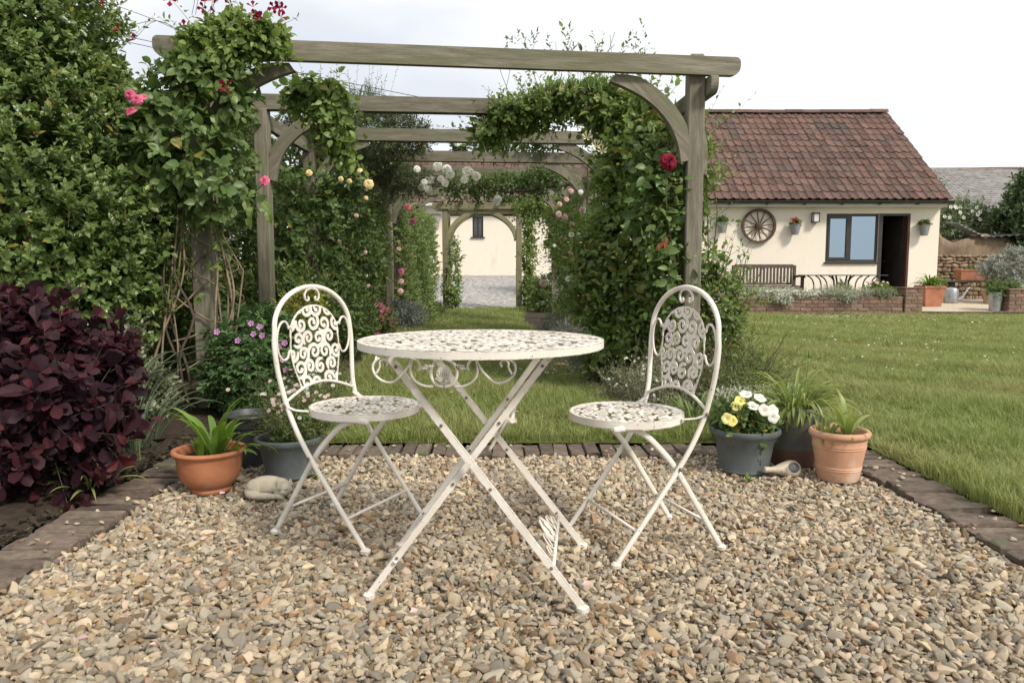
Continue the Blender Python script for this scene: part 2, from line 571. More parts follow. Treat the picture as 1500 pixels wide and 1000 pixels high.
def rose_mesh(name, mat, layers=5, open_=1.0, rough=.012):
    V = []; F = []
    for k in range(layers):
        n = 5 + (k > 1) + (k > 3)
        tilt = R(12 + 62 * open_ * k / (layers - 1))
        ln = .28 + .30 * k / (layers - 1)
        for i in range(n):
            az = 2 * PI * (i + .5 * (k % 2)) / n + rng.normal(0, .15)
            tl = tilt + rng.normal(0, .10)
            w = ln * .85
            b = len(V)
            for r in range(3):
                t = r / 2
                curl = .55 * t * t
                for c in (-1, 0, 1):
                    x = c * w * (.25 + .9 * t * (1.25 - .45 * t)) * .6
                    rad = math.sin(tl + curl * .6) * ln * t + .03 + (-.06 * abs(c) * t)
                    z = math.cos(tl + curl) * ln * t + (.05 * abs(c))
                    px, py = rad, x
                    V.append((px * math.cos(az) - py * math.sin(az), px * math.sin(az) + py * math.cos(az), z))
            for r in range(2):
                for c in range(2): F.append((b + r * 3 + c, b + r * 3 + c + 1, b + r * 3 + c + 4, b + r * 3 + c + 3))
    V = np.array(V) + rng.normal(0, rough, (len(V), 3))
    return mesh(name, V, F, mat, True)

def open_flower(name, mat, n=5, cup=.25, width=.9, centre=None, tip=0.0):
    """n broad petals round a throat, unit radius"""
    V = [(0, 0, -.12)]; F = []
    for i in range(n):
        az = 2 * PI * i / n
        b = len(V)
        hw = PI / n * width
        for r, z, q in ((.45, cup * .3, .75), (.85, cup * .8, 1.0)):
            for c in (-1, 0, 1):
                V.append((r * math.cos(az + c * hw * q), r * math.sin(az + c * hw * q), z + .05 * abs(c)))
        V.append((1.0 + tip, 0, cup + .02)); x = V.pop(); V.append((x[0] * math.cos(az), x[0] * math.sin(az), x[2]))
        F += [(0, b, b + 1), (0, b + 1, b + 2), (b, b + 3, b + 4, b + 1), (b + 1, b + 4, b + 5, b + 2), (b + 3, b + 6, b + 4), (b + 4, b + 6, b + 5)]
    return mesh(name, V, F, mat, True)

def put(name, me, parent, p, size, d=(0, -1, .4), label=None):
    """place a flower mesh (its +z along d)"""
    q = Vector(d).normalized().to_track_quat('Z', 'Y')
    M = Matrix.Translation(Vector(p) - Vector(parent.location)) @ (q @ Vector((0, 0, 1)).rotation_difference(Vector((0, 0, 1)))).to_matrix().to_4x4() @ Matrix.Rotation(rng.uniform(0, 6.28), 4, 'Z') @ Matrix.Scale(size, 4)
    o = link(name, me, parent, mat4=M)
    if label: o['label'] = label
    return o
# ================================================================ MATERIALS
surf('soil', (.030, .020, .013), (.065, .045, .030), 30, .95, .02, 40)
surf('gravel_base', (.13, .10, .07), (.21, .17, .12), 60, .95, .01, 90)
surf('pebble', (.32, .252, .168), (.52, .43, .31), 45, .72, .0015, 120, rand=.40, hue=.012, spec=.35, c3=(.26, .18, .10), s3=30, f3=(.56, .70))
surf('pebble_grey', (.225, .195, .148), (.38, .335, .26), 45, .7, .0015, 120, rand=.42, hue=.012, spec=.35)
surf('pebble_brown', (.225, .150, .085), (.36, .255, .15), 45, .75, .0015, 120, rand=.45, hue=.015, spec=.3)
surf('paver', (.085, .064, .050), (.165, .128, .10), 24, .92, .006, 45, rand=.28, hue=.015, c3=(.085, .088, .050), s3=7, f3=(.55, .68))
surf('brick', (.155, .095, .070), (.245, .155, .115), 22, .9, .004, 60, rand=.28, hue=.02, c3=(.13, .12, .09), s3=9, f3=(.54, .68))
surf('mortar', (.18, .155, .125), (.27, .235, .195), 30, .95, .004)
surf('lawn', (.135, .175, .036), (.22, .24, .070), 2.2, .95, .03, 60, c3=(.24, .225, .085), s3=.7, f3=(.50, .72))
surf('render_cream', (.69, .625, .535), (.735, .67, .58), 1.4, .9, .003, 70, stretch=(1, 1, .4), c3=(.62, .55, .46), s3=1.3, f3=(.56, .78))
surf('fascia', (.55, .54, .50), (.62, .61, .57), 4, .6)
surf('gutter', (.012, .011, .011), (.02, .018, .017), 8, .35, spec=.5)
surf('roof_tile', (.095, .056, .046), (.150, .086, .068), 13, .85, .004, 40, rand=.26, hue=.012, c3=(.080, .064, .056), s3=1.1, f3=(.48, .66))
surf('roof_board', (.06, .035, .028), (.09, .05, .04), 6, .9)
surf('slate_tile', (.17, .162, .155), (.24, .232, .222), 6, .85, rand=.16, hue=.01, c3=(.17, .13, .105), s3=.35, f3=(.56, .66))
surf('frame_dark', (.018, .015, .013), (.028, .024, .021), 12, .45, spec=.5)
surf('door_frame', (.055, .024, .018), (.075, .033, .025), 12, .6)
surf('dark_room', (.016, .014, .013), (.03, .026, .022), 3, .9)
surf('barrel', (.055, .038, .026), (.09, .065, .045), 9, .6, stretch=(1, 1, .1))
surf('timber', (.118, .105, .078), (.218, .198, .155), 9, .85, .004, 26, stretch=(4, 4, .45), rand=.12, c3=(.115, .115, .068), s3=2.6, f3=(.46, .68))
surf('timber_green', (.135, .125, .070), (.235, .212, .125), 9, .85, .004, 26, stretch=(6, 6, .35), rand=.10)
surf('bench_wood', (.060, .046, .036), (.115, .092, .072), 12, .75, stretch=(4, 4, 1))
surf('wheel_wood', (.055, .030, .020), (.10, .056, .036), 14, .6, .002)
surf('dark_metal', (.020, .020, .021), (.035, .034, .034), 20, .45, spec=.5)
surf('galvanised', (.30, .31, .32), (.44, .45, .46), 12, .42, metallic=.75)
surf('zinc_pot', (.23, .235, .24), (.30, .305, .31), 12, .5, metallic=.35)
surf('terracotta', (.36, .135, .062), (.44, .18, .09), 9, .75, .0006, 90, c3=(.40, .225, .15), s3=6, f3=(.56, .74))
surf('terracotta_old', (.47, .255, .155), (.55, .325, .215), 7, .85, .0012, 70, c3=(.62, .47, .36), s3=4, f3=(.54, .68))
surf('terracotta_plain', (.33, .13, .075), (.42, .19, .115), 8, .85)
surf('clay_buff', (.36, .24, .15), (.45, .31, .20), 8, .85)
surf('slate_pot', (.072, .085, .088), (.098, .112, .116), 10, .42, .0004, 120, spec=.45)
surf('slate_pot_dark', (.030, .036, .038), (.045, .052, .054), 10, .45, spec=.45)
surf('glaze_grey', (.110, .120, .105), (.155, .165, .145), 9, .35, spec=.5)
surf('stoneware_brown', (.095, .048, .030), (.125, .066, .043), 9, .6)
surf('compost', (.020, .014, .010), (.05, .035, .025), 60, .95, .01, 90)
surf('cat_stone', (.36, .315, .235), (.50, .45, .355), 12, .9, .002, 60, c3=(.26, .235, .17), s3=14, f3=(.55, .72))
surf('stoneware', (.40, .33, .25), (.52, .45, .36), 14, .5, .001, 40, c3=(.22, .16, .11), s3=12, f3=(.56, .66), spec=.5)
surf('mirror_dark', (.045, .05, .055), (.07, .075, .08), 20, .15, spec=.6)
surf('twig', (.080, .058, .036), (.14, .105, .068), 20, .9)
surf('vine_stem', (.145, .108, .070), (.27, .21, .145), 14, .9, .002, 60)
surf('bark', (.050, .038, .028), (.095, .075, .055), 14, .95, .006, 40)
surf('drive', (.17, .16, .15), (.44, .425, .40), 9, .95, .02, 40, detail=10, f12=(.42, .58))
surf('terrace_gravel', (.40, .335, .25), (.58, .50, .385), 26, .95, .015, 40, detail=10, f12=(.42, .58))
surf('field_stone', (.150, .105, .066), (.265, .200, .135), 9, .9, .006, 30, rand=.35)
surf('cob', (.16, .115, .080), (.25, .185, .13), 3, .95, .04, 8, stretch=(1, 1, .5))
surf('tin', (.22, .23, .235), (.33, .335, .34), 6, .5, metallic=.5)
surf('withered', (.16, .055, .022), (.24, .09, .035), 30, .8)
surf('cable', (.05, .05, .055), (.06, .06, .065), 6, .6)

def painted_metal():
    m = bpy.data.materials.new('white_paint'); n, l = nt(m)
    o = n.new('ShaderNodeOutputMaterial'); b = n.new('ShaderNodeBsdfPrincipled'); l.new(b.outputs[0], o.inputs[0])
    t = n.new('ShaderNodeTexCoord')
    def noise(s, d=5):
        q = n.new('ShaderNodeTexNoise'); q.inputs['Scale'].default_value = s; q.inputs['Detail'].default_value = d
        l.new(t.outputs['Object'], q.inputs['Vector']); return q.outputs['Fac']
    def rg(s, a, bb):
        q = n.new('ShaderNodeMapRange'); q.inputs['From Min'].default_value = a; q.inputs['From Max'].default_value = bb
        l.new(s, q.inputs['Value']); return q.outputs[0]
    mx = n.new('ShaderNodeMixRGB'); mx.inputs[1].default_value = (.68, .64, .575, 1); mx.inputs[2].default_value = (.58, .53, .46, 1)
    l.new(rg(noise(9), .45, .7), mx.inputs[0])
    bv = n.new('ShaderNodeBevel'); bv.samples = 4; bv.inputs['Radius'].default_value = .0035
    ge = n.new('ShaderNodeNewGeometry')
    dp = n.new('ShaderNodeVectorMath'); dp.operation = 'DOT_PRODUCT'
    l.new(bv.outputs[0], dp.inputs[0]); l.new(ge.outputs['Normal'], dp.inputs[1])
    edge = rg(dp.outputs['Value'], .995, .90)
    ch = n.new('ShaderNodeMath'); ch.operation = 'MULTIPLY'; l.new(edge, ch.inputs[0]); l.new(rg(noise(60, 3), .40, .52), ch.inputs[1])
    sp = n.new('ShaderNodeMath'); sp.operation = 'MAXIMUM'; l.new(ch.outputs[0], sp.inputs[0]); l.new(rg(noise(110, 2), .70, .76), sp.inputs[1])
    m2 = n.new('ShaderNodeMixRGB'); m2.inputs[2].default_value = (.085, .055, .040, 1)
    l.new(mx.outputs[0], m2.inputs[1]); l.new(sp.outputs[0], m2.inputs[0])
    l.new(m2.outputs[0], b.inputs['Base Color'])
    b.inputs['Roughness'].default_value = .5; b.inputs['Specular IOR Level'].default_value = .35
    bp = n.new('ShaderNodeBump'); bp.inputs['Distance'].default_value = .0006; l.new(noise(160, 3), bp.inputs['Height']); l.new(bp.outputs[0], b.inputs['Normal'])
    MATS['white_paint'] = m
painted_metal()
surf('rivet', (.13, .09, .065), (.24, .19, .15), 60, .55, metallic=.4)

m = bpy.data.materials.new('window_glass'); n, l = nt(m)
o = n.new('ShaderNodeOutputMaterial'); b = n.new('ShaderNodeBsdfPrincipled'); l.new(b.outputs[0], o.inputs[0])
b.inputs['Base Color'].default_value = (.23, .30, .36, 1); b.inputs['Metallic'].default_value = 1; b.inputs['Roughness'].default_value = .03
MATS['window_glass'] = m

# leaves
leafmat('l_escallonia', (.060, .108, .030), (.128, .196, .055), (.32, .40, .13), .32, .32, .8, .5, (.26, .22, .05))
leafmat('l_hedge', (.052, .088, .026), (.112, .165, .048), (.18, .23, .07), .45, .35, .6, .4, (.26, .22, .05))
leafmat('l_trim', (.125, .19, .055), (.205, .28, .09), (.28, .34, .13), .5, .35)
leafmat('l_rose', (.052, .095, .028), (.118, .188, .052), (.22, .30, .085), .42, .36, .6, .4, (.26, .22, .05))
leafmat('l_honey', (.074, .128, .030), (.165, .25, .062), (.32, .40, .12), .42, .40, .7, .4, (.26, .22, .05))
leafmat('l_dark', (.032, .052, .018), (.068, .098, .036), (.11, .14, .05), .5)
leafmat('l_smoke', (.014, .0064, .011), (.034, .0155, .0235), (.095, .018, .020), .55, .25, .8, .22)
leafmat('l_geranium', (.055, .11, .036), (.11, .185, .065), (.15, .22, .08), .55)
leafmat('l_lily', (.10, .19, .028), (.16, .27, .05), (.20, .30, .06), .4, .35)
leafmat('l_agap', (.165, .235, .065), (.27, .34, .105), (.33, .32, .10), .4, .35)
leafmat('l_iris', (.075, .115, .065), (.13, .175, .10), (.18, .20, .10), .5, .25)
leafmat('l_silver', (.20, .225, .185), (.33, .35, .30), (.42, .44, .38), .7, .2)
leafmat('l_snow', (.34, .37, .25), (.52, .54, .43), (.62, .64, .56), .8, .25)
leafmat('l_lavender', (.17, .20, .11), (.28, .30, .18), (.38, .38, .25), .7, .25)
leafmat('l_fine', (.095, .145, .040), (.18, .24, .075), (.23, .27, .09), .5)
leafmat('l_yellow', (.16, .19, .025), (.28, .30, .05), (.34, .34, .07), .5)
leafmat('l_tree', (.040, .066, .026), (.085, .125, .048), (.13, .18, .07), .5)
leafmat('l_olive', (.085, .125, .055), (.155, .205, .10), (.22, .27, .13), .5)
leafmat('l_varieg', (.09, .13, .06), (.34, .36, .22), (.42, .43, .3), .55)
leafmat('grass', (.160, .215, .055), (.265, .315, .100), (.34, .37, .145), .55, .35)
def petal(name, c, d, trans=.3): return leafmat(name, c, d, d, .6, trans, .3, .2)
petal('p_pink', (.62, .13, .24), (.72, .24, .36))
petal('p_blush', (.74, .48, .46), (.80, .58, .55))
petal('p_crimson', (.17, .006, .022), (.26, .012, .042))
petal('p_red', (.34, .012, .018), (.48, .03, .03))
petal('p_white', (.80, .79, .73), (.87, .86, .80), .45)
petal('p_cream', (.80, .66, .33), (.86, .76, .46))
petal('p_lemon', (.80, .71, .22), (.85, .79, .36))
petal('p_mauve', (.52, .20, .48), (.62, .30, .58))
petal('p_orange', (.55, .14, .02), (.68, .25, .04))
petal('p_honey', (.66, .60, .36), (.74, .70, .48))

# grass blades take lush and dry patches from where they grow
gm = MATS['grass']; n, l = gm.node_tree.nodes, gm.node_tree.links
oi = n.new('ShaderNodeObjectInfo'); q = n.new('ShaderNodeTexNoise'); q.inputs['Scale'].default_value = .9; q.inputs['Detail'].default_value = 4
l.new(oi.outputs['Location'], q.inputs['Vector'])
mr = n.new('ShaderNodeMapRange'); mr.inputs['From Min'].default_value = .42; mr.inputs['From Max'].default_value = .80
l.new(q.outputs['Fac'], mr.inputs['Value'])
pm = n.new('ShaderNodeMixRGB'); pm.inputs[2].default_value = (.31, .295, .125, 1); l.new(mr.outputs[0], pm.inputs[0])
bs = [x for x in n if x.type == 'BSDF_PRINCIPLED'][0]; src = bs.inputs['Base Color'].links[0].from_socket
l.new(src, pm.inputs[1]); l.new(pm.outputs[0], bs.inputs['Base Color'])
hsn = [x for x in n if x.type == 'HUE_SAT'][0]; l.new(pm.outputs[0], hsn.inputs['Color'])

# ================================================================ GROUND
LZ = .020                                                # lawn level; the gravel lies at about 0
def sheet(name, poly_z, mat, loc=(0, 0, 0), kind='structure'):
    V, F = poly_z
    o = mk(name, V, F, mat); o['kind'] = kind; return o

# wide ground below everything, and the lawn with the patio left out
sheet('ground', ([(-90, -30, -.10), (90, -30, -.10), (90, 140, -.10), (-90, 140, -.10)], [(0, 1, 2, 3)]), 'soil')
gx = sorted(set(np.round(np.concatenate([np.linspace(-60, -6, 10), np.arange(-6, 12.1, .6), np.linspace(13, 60, 9), [-1.66, 1.80]]), 3)))
gy = sorted(set(np.round(np.concatenate([[-12, -6, -2], np.arange(0, 17.1, .6), np.linspace(18, 120, 9), [3.76]]), 3)))
V = []; F = []
for j, y in enumerate(gy):
    for i, x in enumerate(gx):
        u = (math.sin(x * 1.1 + .5) * math.sin(y * .9) + .5 * math.sin(x * 2.3 + y * 1.7)) * .018
        edge = min(1, max(0, (y - 3.76) / 2)) if -2 < x < 2 else min(1, max(0, (abs(x) - 1.9) / 2))
        V.append((x, y, LZ + u * edge))
for j in range(len(gy) - 1):
    for i in range(len(gx) - 1):
        if gx[i] >= -1.661 and gx[i + 1] <= 1.801 and gy[j + 1] <= 3.761: continue
        a = j * len(gx) + i
        F.append((a, a + 1, a + 1 + len(gx), a + len(gx)))
mk('lawn', V, F, 'lawn', smooth=True)['kind'] = 'structure'
sheet('patio_bed', ([(-1.5, -3, -.018), (1.66, -3, -.018), (1.66, 3.6, -.018), (-1.5, 3.6, -.018)], [(0, 1, 2, 3)]), 'gravel_base')

def bed(name, pts, z, hump=.03):
    """soil bed: outline fan with a slightly raised middle"""
    c = np.mean(np.array(pts), 0); V = [(c[0], c[1], z + hump)]; F = []
    n = len(pts)
    for s in (.75, 1.0):
        for p in pts: V.append((c[0] + (p[0] - c[0]) * s, c[1] + (p[1] - c[1]) * s, z + (hump if s < 1 else 0)))
    for k in range(n):
        k2 = (k + 1) % n
        F.append((0, 1 + k, 1 + k2)); F.append((1 + k, 1 + n + k, 1 + n + k2, 1 + k2))
    o = mk(name, V, F, 'soil', smooth=True); o['kind'] = 'structure'; return o
bed('flower_bed', [(-1.652, 0.2), (-1.652, 3.70), (-1.50, 3.80), (-1.05, 3.80), (-1.22, 5.2), (-1.42, 7.2), (-1.66, 9.2), (-1.78, 11.2), (-1.70, 14), (-1.62, 16.6), (-4.6, 16.6), (-5.0, 9), (-5.0, .2)], .016, .03)
bed('flower_bed', [(.95, 4.5), (.72, 5.2), (.58, 6.6), (.48, 8.4), (.36, 10.6), (.22, 12.6), (.25, 16.2), (1.6, 16.2), (1.5, 12), (1.62, 8.4), (1.72, 6.2), (1.62, 4.8)], .055, .03)
# drive climbing to the far house
sheet('driveway', ([(-7, 17.1, .05), (3.6, 17.1, .05), (3.6, 30.2, .765), (-9, 30.2, .765), (-9, 60, .9), (3.6, 60, .9)], [(0, 1, 2, 3), (3, 2, 5, 4)]), 'drive')
# gravel terrace before the cottage
sheet('terrace', ([(4.3, 14.72, .10), (13, 14.72, .10), (13, 17.4, .185), (4.3, 17.4, .185), (13, 24, .2), (9.8, 24, .2), (9.8, 17.4, .185)], [(0, 1, 2, 6, 3), (6, 2, 4, 5)]), 'terrace_gravel')

# ---- instancing helper for gravel and grass
def scatter(name, pts, rots, scl, idx, protos, label, cat):
    me = bpy.data.meshes.new(name); N = len(pts)
    me.vertices.add(N); me.vertices.foreach_set('co', np.asarray(pts, np.float32).ravel())
    for nm, ty, dat, key in (('rot', 'FLOAT_VECTOR', rots, 'vector'), ('scl', 'FLOAT_VECTOR', scl, 'vector'), ('idx', 'INT', idx, 'value')):
        a = me.attributes.new(nm, ty, 'POINT'); a.data.foreach_set(key, np.asarray(dat, np.int32 if ty == 'INT' else np.float32).ravel())
    me.update()
    ob = bpy.data.objects.new(name, me); COL.objects.link(ob)
    tr = bpy.data.node_groups.new(name, 'GeometryNodeTree')
    tr.interface.new_socket('Geometry', in_out='INPUT', socket_type='NodeSocketGeometry')
    tr.interface.new_socket('Geometry', in_out='OUTPUT', socket_type='NodeSocketGeometry')
    N_, L_ = tr.nodes, tr.links
    gi = N_.new('NodeGroupInput'); go = N_.new('NodeGroupOutput')
    ip = N_.new('GeometryNodeInstanceOnPoints'); ip.inputs['Pick Instance'].default_value = True
    jn = N_.new('GeometryNodeJoinGeometry')
    for p in protos:
        oi = N_.new('GeometryNodeObjectInfo'); oi.inputs['Object'].default_value = p; oi.inputs['As Instance'].default_value = True
        L_.new(oi.outputs['Geometry'], jn.inputs[0])
    def att(nm, ty):
        a = N_.new('GeometryNodeInputNamedAttribute'); a.data_type = ty; a.inputs['Name'].default_value = nm; return a.outputs['Attribute']
    er = N_.new('FunctionNodeEulerToRotation')
    L_.new(att('rot', 'FLOAT_VECTOR'), er.inputs[0])
    L_.new(gi.outputs[0], ip.inputs['Points']); L_.new(jn.outputs[0], ip.inputs['Instance'])
    L_.new(att('idx', 'INT'), ip.inputs['Instance Index']); L_.new(er.outputs[0], ip.inputs['Rotation'])
    L_.new(att('scl', 'FLOAT_VECTOR'), ip.inputs['Scale']); L_.new(ip.outputs[0], go.inputs[0])
    md = ob.modifiers.new('scatter', 'NODES'); md.node_group = tr
    return tag(ob, label, cat, None, 'stuff')

def proto(name, V, F, mat, smooth=True, attrs=None):
    return bpy.data.objects.new(name, mesh(name, V, F, mat, smooth, attrs))     # shape only, not placed in the scene

def pebble_proto(k):
    import bmesh
    bm = bmesh.new(); bmesh.ops.create_icosphere(bm, subdivisions=3, radius=1)
    pl = [(Vector(unit(rng.normal(size=3))), rng.uniform(.50, .80)) for _ in range(13)]
    ph = rng.uniform(0, 6, 6)
    for v in bm.verts:
        p = v.co.copy()
        for nn, d in pl:
            e = p.dot(nn) - d
            if e > 0: p -= nn * e * .96
        p *= 1 + .05 * math.sin(3 * p.x + ph[0]) * math.sin(3 * p.y + ph[1]) + .04 * math.sin(5 * p.z + ph[2] + 2 * p.x)
        v.co = p
    V = [tuple(v.co) for v in bm.verts]; F = [tuple(w.index for w in f.verts) for f in bm.faces]; bm.free()
    return proto('pebble', V, F, ['pebble', 'pebble', 'pebble_grey', 'pebble', 'pebble_brown', 'pebble_grey', 'pebble', 'pebble_grey', 'pebble', 'pebble', 'pebble_brown', 'pebble_grey'][k])
peb = [pebble_proto(k) for k in range(12)]
def gravel():
    P = []; S = []
    def layer(pitch, z, zr, s0, s1, keep=1.0):
        xs = np.arange(-1.43, 1.59, pitch); ys = np.arange(.55, 3.56, pitch)
        X, Y = np.meshgrid(xs, ys); X = X + (np.arange(len(ys)) % 2)[:, None] * pitch * .5
        p = np.stack([X.ravel(), Y.ravel()], 1); p += rng.normal(0, pitch * .32, p.shape)
        k = (rng.uniform(size=len(p)) < keep) & (p[:, 0] > -1.425) & (p[:, 0] < 1.575) & (p[:, 1] < 3.548)
        p = p[k]; m = len(p)
        hum = .010 * np.sin(p[:, 0] * 3.1 + 1) * np.sin(p[:, 1] * 2.7) + .006 * np.sin(p[:, 0] * 9 + p[:, 1] * 7)
        P.append(np.column_stack([p, z + hum + rng.uniform(-zr, zr, m)]))
        s = (s0 * np.exp(rng.normal(0, .30, m))).clip(s0 * .5, s1)
        S.append(np.column_stack([s * rng.uniform(1.0, 1.55, m), s * rng.uniform(.75, 1.05, m), s * rng.uniform(.45, .75, m)]))
    layer(.0130, -.011, .003, .0052, .009)
    layer(.0165, -.012, .003, .0115, .019)
    layer(.0180, -.004, .004, .0112, .0200, .85)
    layer(.036, .003, .003, .0130, .024, .7)
    P = np.concatenate(P); S = np.concatenate(S); m = len(P)
    rot = np.column_stack([rng.normal(0, .5, m), rng.normal(0, .5, m), rng.uniform(0, 6.28, m)])
    # a few pebbles kicked up on to the kerb
    scatter('gravel', P, rot, S, rng.integers(0, 12, m), peb, 'beige and grey pebble gravel covering the patio', 'gravel')
gravel()

# ---- grass
def tuft(k, blades, h, spread, w):
    V = []; F = []; rv = []; tp = []
    for i in range(blades):
        a = rng.uniform(0, 6.28); r = spread * math.sqrt(rng.uniform())
        x, y = r * math.cos(a), r * math.sin(a)
        a2 = a + rng.normal(0, 1.0); hh = h * rng.uniform(.55, 1.25); ben = rng.uniform(.2, 1.0) * hh
        dx, dy = math.cos(a2), math.sin(a2); px, py = -dy * w * .5, dx * w * .5
        b = len(V)
        V += [(x - px, y - py, -.004), (x + px, y + py, -.004), (x - px * .8 + dx * ben * .35, y - py * .8 + dy * ben * .35, hh * .6),
              (x + px * .8 + dx * ben * .35, y + py * .8 + dy * ben * .35, hh * .6), (x + dx * ben, y + dy * ben, hh * .92)]
        F += [(b, b + 1, b + 3, b + 2), (b + 2, b + 3, b + 4)]
        r_ = rng.uniform(); rv += [r_] * 5; tp += [0.1, .1, .4, .4, .8]
    return proto('grass_tuft', V, F, 'grass', False, {'rv': rv, 'tip': tp})
tufts = [tuft(k, 24, .014, .030, .0021) for k in range(5)] + [tuft(k, 12, .075, .022, .0036) for k in range(3)]
def inpoly(P, poly):
    x, y = P[:, 0], P[:, 1]; ins = np.zeros(len(P), bool); n = len(poly)
    for i in range(n):
        x0, y0 = poly[i]; x1, y1 = poly[(i + 1) % n]
        c = ((y0 > y) != (y1 > y)) & (x < (x1 - x0) * (y - y0) / ((y1 - y0) or 1e-9) + x0)
        ins ^= c
    return ins
BEDL = [(-1.665, -1), (-1.665, 3.80), (-1.05, 3.80), (-1.22, 5.2), (-1.42, 7.2), (-1.66, 9.2), (-1.78, 11.2), (-1.70, 14), (-1.62, 16.6), (-9, 16.6), (-9, -1)]
BEDR = [(.95, 4.5), (.72, 5.2), (.58, 6.6), (.48, 8.4), (.36, 10.6), (.22, 12.6), (.25, 16.2), (1.6, 16.2), (1.5, 12), (1.62, 8.4), (1.72, 6.2), (1.62, 4.8)]
def grass():
    P = []; S = []; I = []
    def zone(x0, x1, y0, y1, dens, s, tall=.02):
        m = int((x1 - x0) * (y1 - y0) * dens)
        p = np.column_stack([rng.uniform(x0, x1, m), rng.uniform(y0, y1, m)])
        k = ~inpoly(p, BEDL) & ~inpoly(p, BEDR) & ~((p[:, 0] > -1.67) & (p[:, 0] < 1.795) & (p[:, 1] < 3.765)) & ~((p[:, 0] > 4.28) & (p[:, 1] > 14.58)) & (p[:, 1] < 17.05)
        k &= np.abs(p[:, 0]) < p[:, 1] * .78 + .9
        p = p[k]; m = len(p)
        patch = .9 + .2 * np.sin(p[:, 0] * 2.1 + 1) * np.sin(p[:, 1] * 1.7) + .2 * np.sin(p[:, 0] * 5 + p[:, 1] * 4)
        h = (.6 + .4 * s) * patch * rng.uniform(.7, 1.3, m)
        P.append(np.column_stack([p, np.full(m, LZ)]))
        S.append(np.column_stack([np.full(m, s), np.full(m, s), h]))
        I.append(np.where(rng.uniform(size=m) < tall, rng.integers(5, 8, m), rng.integers(0, 5, m)))
    zone(-1.6, 1.9, 3.77, 5.6, 2000, 1.0); zone(1.8, 5.4, 1.9, 5.6, 1900, 1.0)
    zone(-2, 7, 5.6, 8.6, 1000, 1.2, .008); zone(-2, 10, 8.6, 12, 480, 1.5, .004); zone(-2, 12.5, 12, 17, 260, 1.8, .002)
    # the uncut fringe along the brick edging and round the beds
    def fringe(a, b_, n, w=.035, s=(.7, 1.3)):
        t = rng.uniform(size=n); p = np.array(a)[None] * (1 - t)[:, None] + np.array(b_)[None] * t[:, None] + rng.normal(0, w, (n, 2))
        P.append(np.column_stack([p, np.full(n, LZ)])); ss = rng.uniform(*s, n)
        S.append(np.column_stack([ss, ss, ss])); I.append(rng.integers(5, 8, n))
    fringe((-1.0, 3.80), (1.75, 3.80), 420, .018, (.4, .9)); fringe((1.83, 1.7), (1.83, 3.8), 380, .018, (.35, .85))
    for q in (BEDL[2:9], BEDR + BEDR[:1]):
        for a, b_ in zip(q[:-1], q[1:]): fringe(a, b_, int(110 * math.dist(a, b_)), .04, (.6, 1.4))
    fringe((4.3, 14.52), (11, 14.52), 500, .05, (1.0, 1.6))
    fringe((3.2, 6.0), (3.9, 6.2), 160, .16, (.9, 1.5))
    P = np.concatenate(P); S = np.concatenate(S); I = np.concatenate(I); m = len(P)
    P[:, 2] += (np.sin(P[:, 0] * 1.1 + .5) * np.sin(P[:, 1] * .9) + .5 * np.sin(P[:, 0] * 2.3 + P[:, 1] * 1.7)) * .018 * np.clip((np.maximum(P[:, 1] - 3.76, np.abs(P[:, 0]) - 1.9)) / 2, 0, 1)
    rot = np.column_stack([rng.normal(0, .15, m), rng.normal(0, .15, m), rng.uniform(0, 6.28, m)])
    scatter('grass', P, rot, S, I, tufts, 'short mown green grass of the lawn', 'grass')
    # daisies
    V = []; F = []
    fl = [(0, 0, .004)] + [(math.cos(a) * .011, math.sin(a) * .011, .002) for a in np.linspace(0, 2 * PI, 9)[:-1]]
    dz = proto('daisy', fl, [(0, 1 + i, 1 + (i + 1) % 8) for i in range(8)], 'p_white', False)
    pts = []
    for x0, x1, y0, y1, c in ((2, 9, 6, 14.4, 420), (5, 8.2, 13.4, 14.4, 170), (-1.6, .4, 7, 16, 110), (4, 11, 12.5, 14.4, 160), (-1, 1, 4, 7, 14)):
        p = np.column_stack([rng.uniform(x0, x1, c), rng.uniform(y0, y1, c)]); pts.append(p[~inpoly(p, BEDR) & ~inpoly(p, BEDL)])
    pts = np.concatenate(pts); m = len(pts)
    s = np.repeat(rng.uniform(.8, 1.3, (m, 1)), 3, 1)
    scatter('daisies', np.column_stack([pts, np.full(m, LZ + .045) + rng.uniform(0, .02, m)]), np.column_stack([rng.normal(0, .3, m), rng.normal(-.2, .3, m), rng.uniform(0, 6, m)]), s, np.zeros(m), [dz],
            'tiny white daisies dotted over the mown lawn', 'daisies')
    # fallen petals by the lavender
    m = 130
    p = np.column_stack([rng.normal(.42, .16, m), rng.normal(6.8, .38, m), np.full(m, LZ + .032)])
    pet = proto('fallen_petal', [(-.010, -.008, 0), (.010, -.008, .003), (.012, .009, 0), (-.009, .010, .004)], [(0, 1, 2, 3)], 'p_blush', False)
    scatter('fallen_petals', p, np.column_stack([rng.normal(0, .4, m), rng.normal(0, .4, m), rng.uniform(0, 6, m)]), np.repeat(rng.uniform(.7, 1.5, (m, 1)), 3, 1), np.zeros(m), [pet],
            'pale rose petals fallen on the grass path', 'petals')
grass()

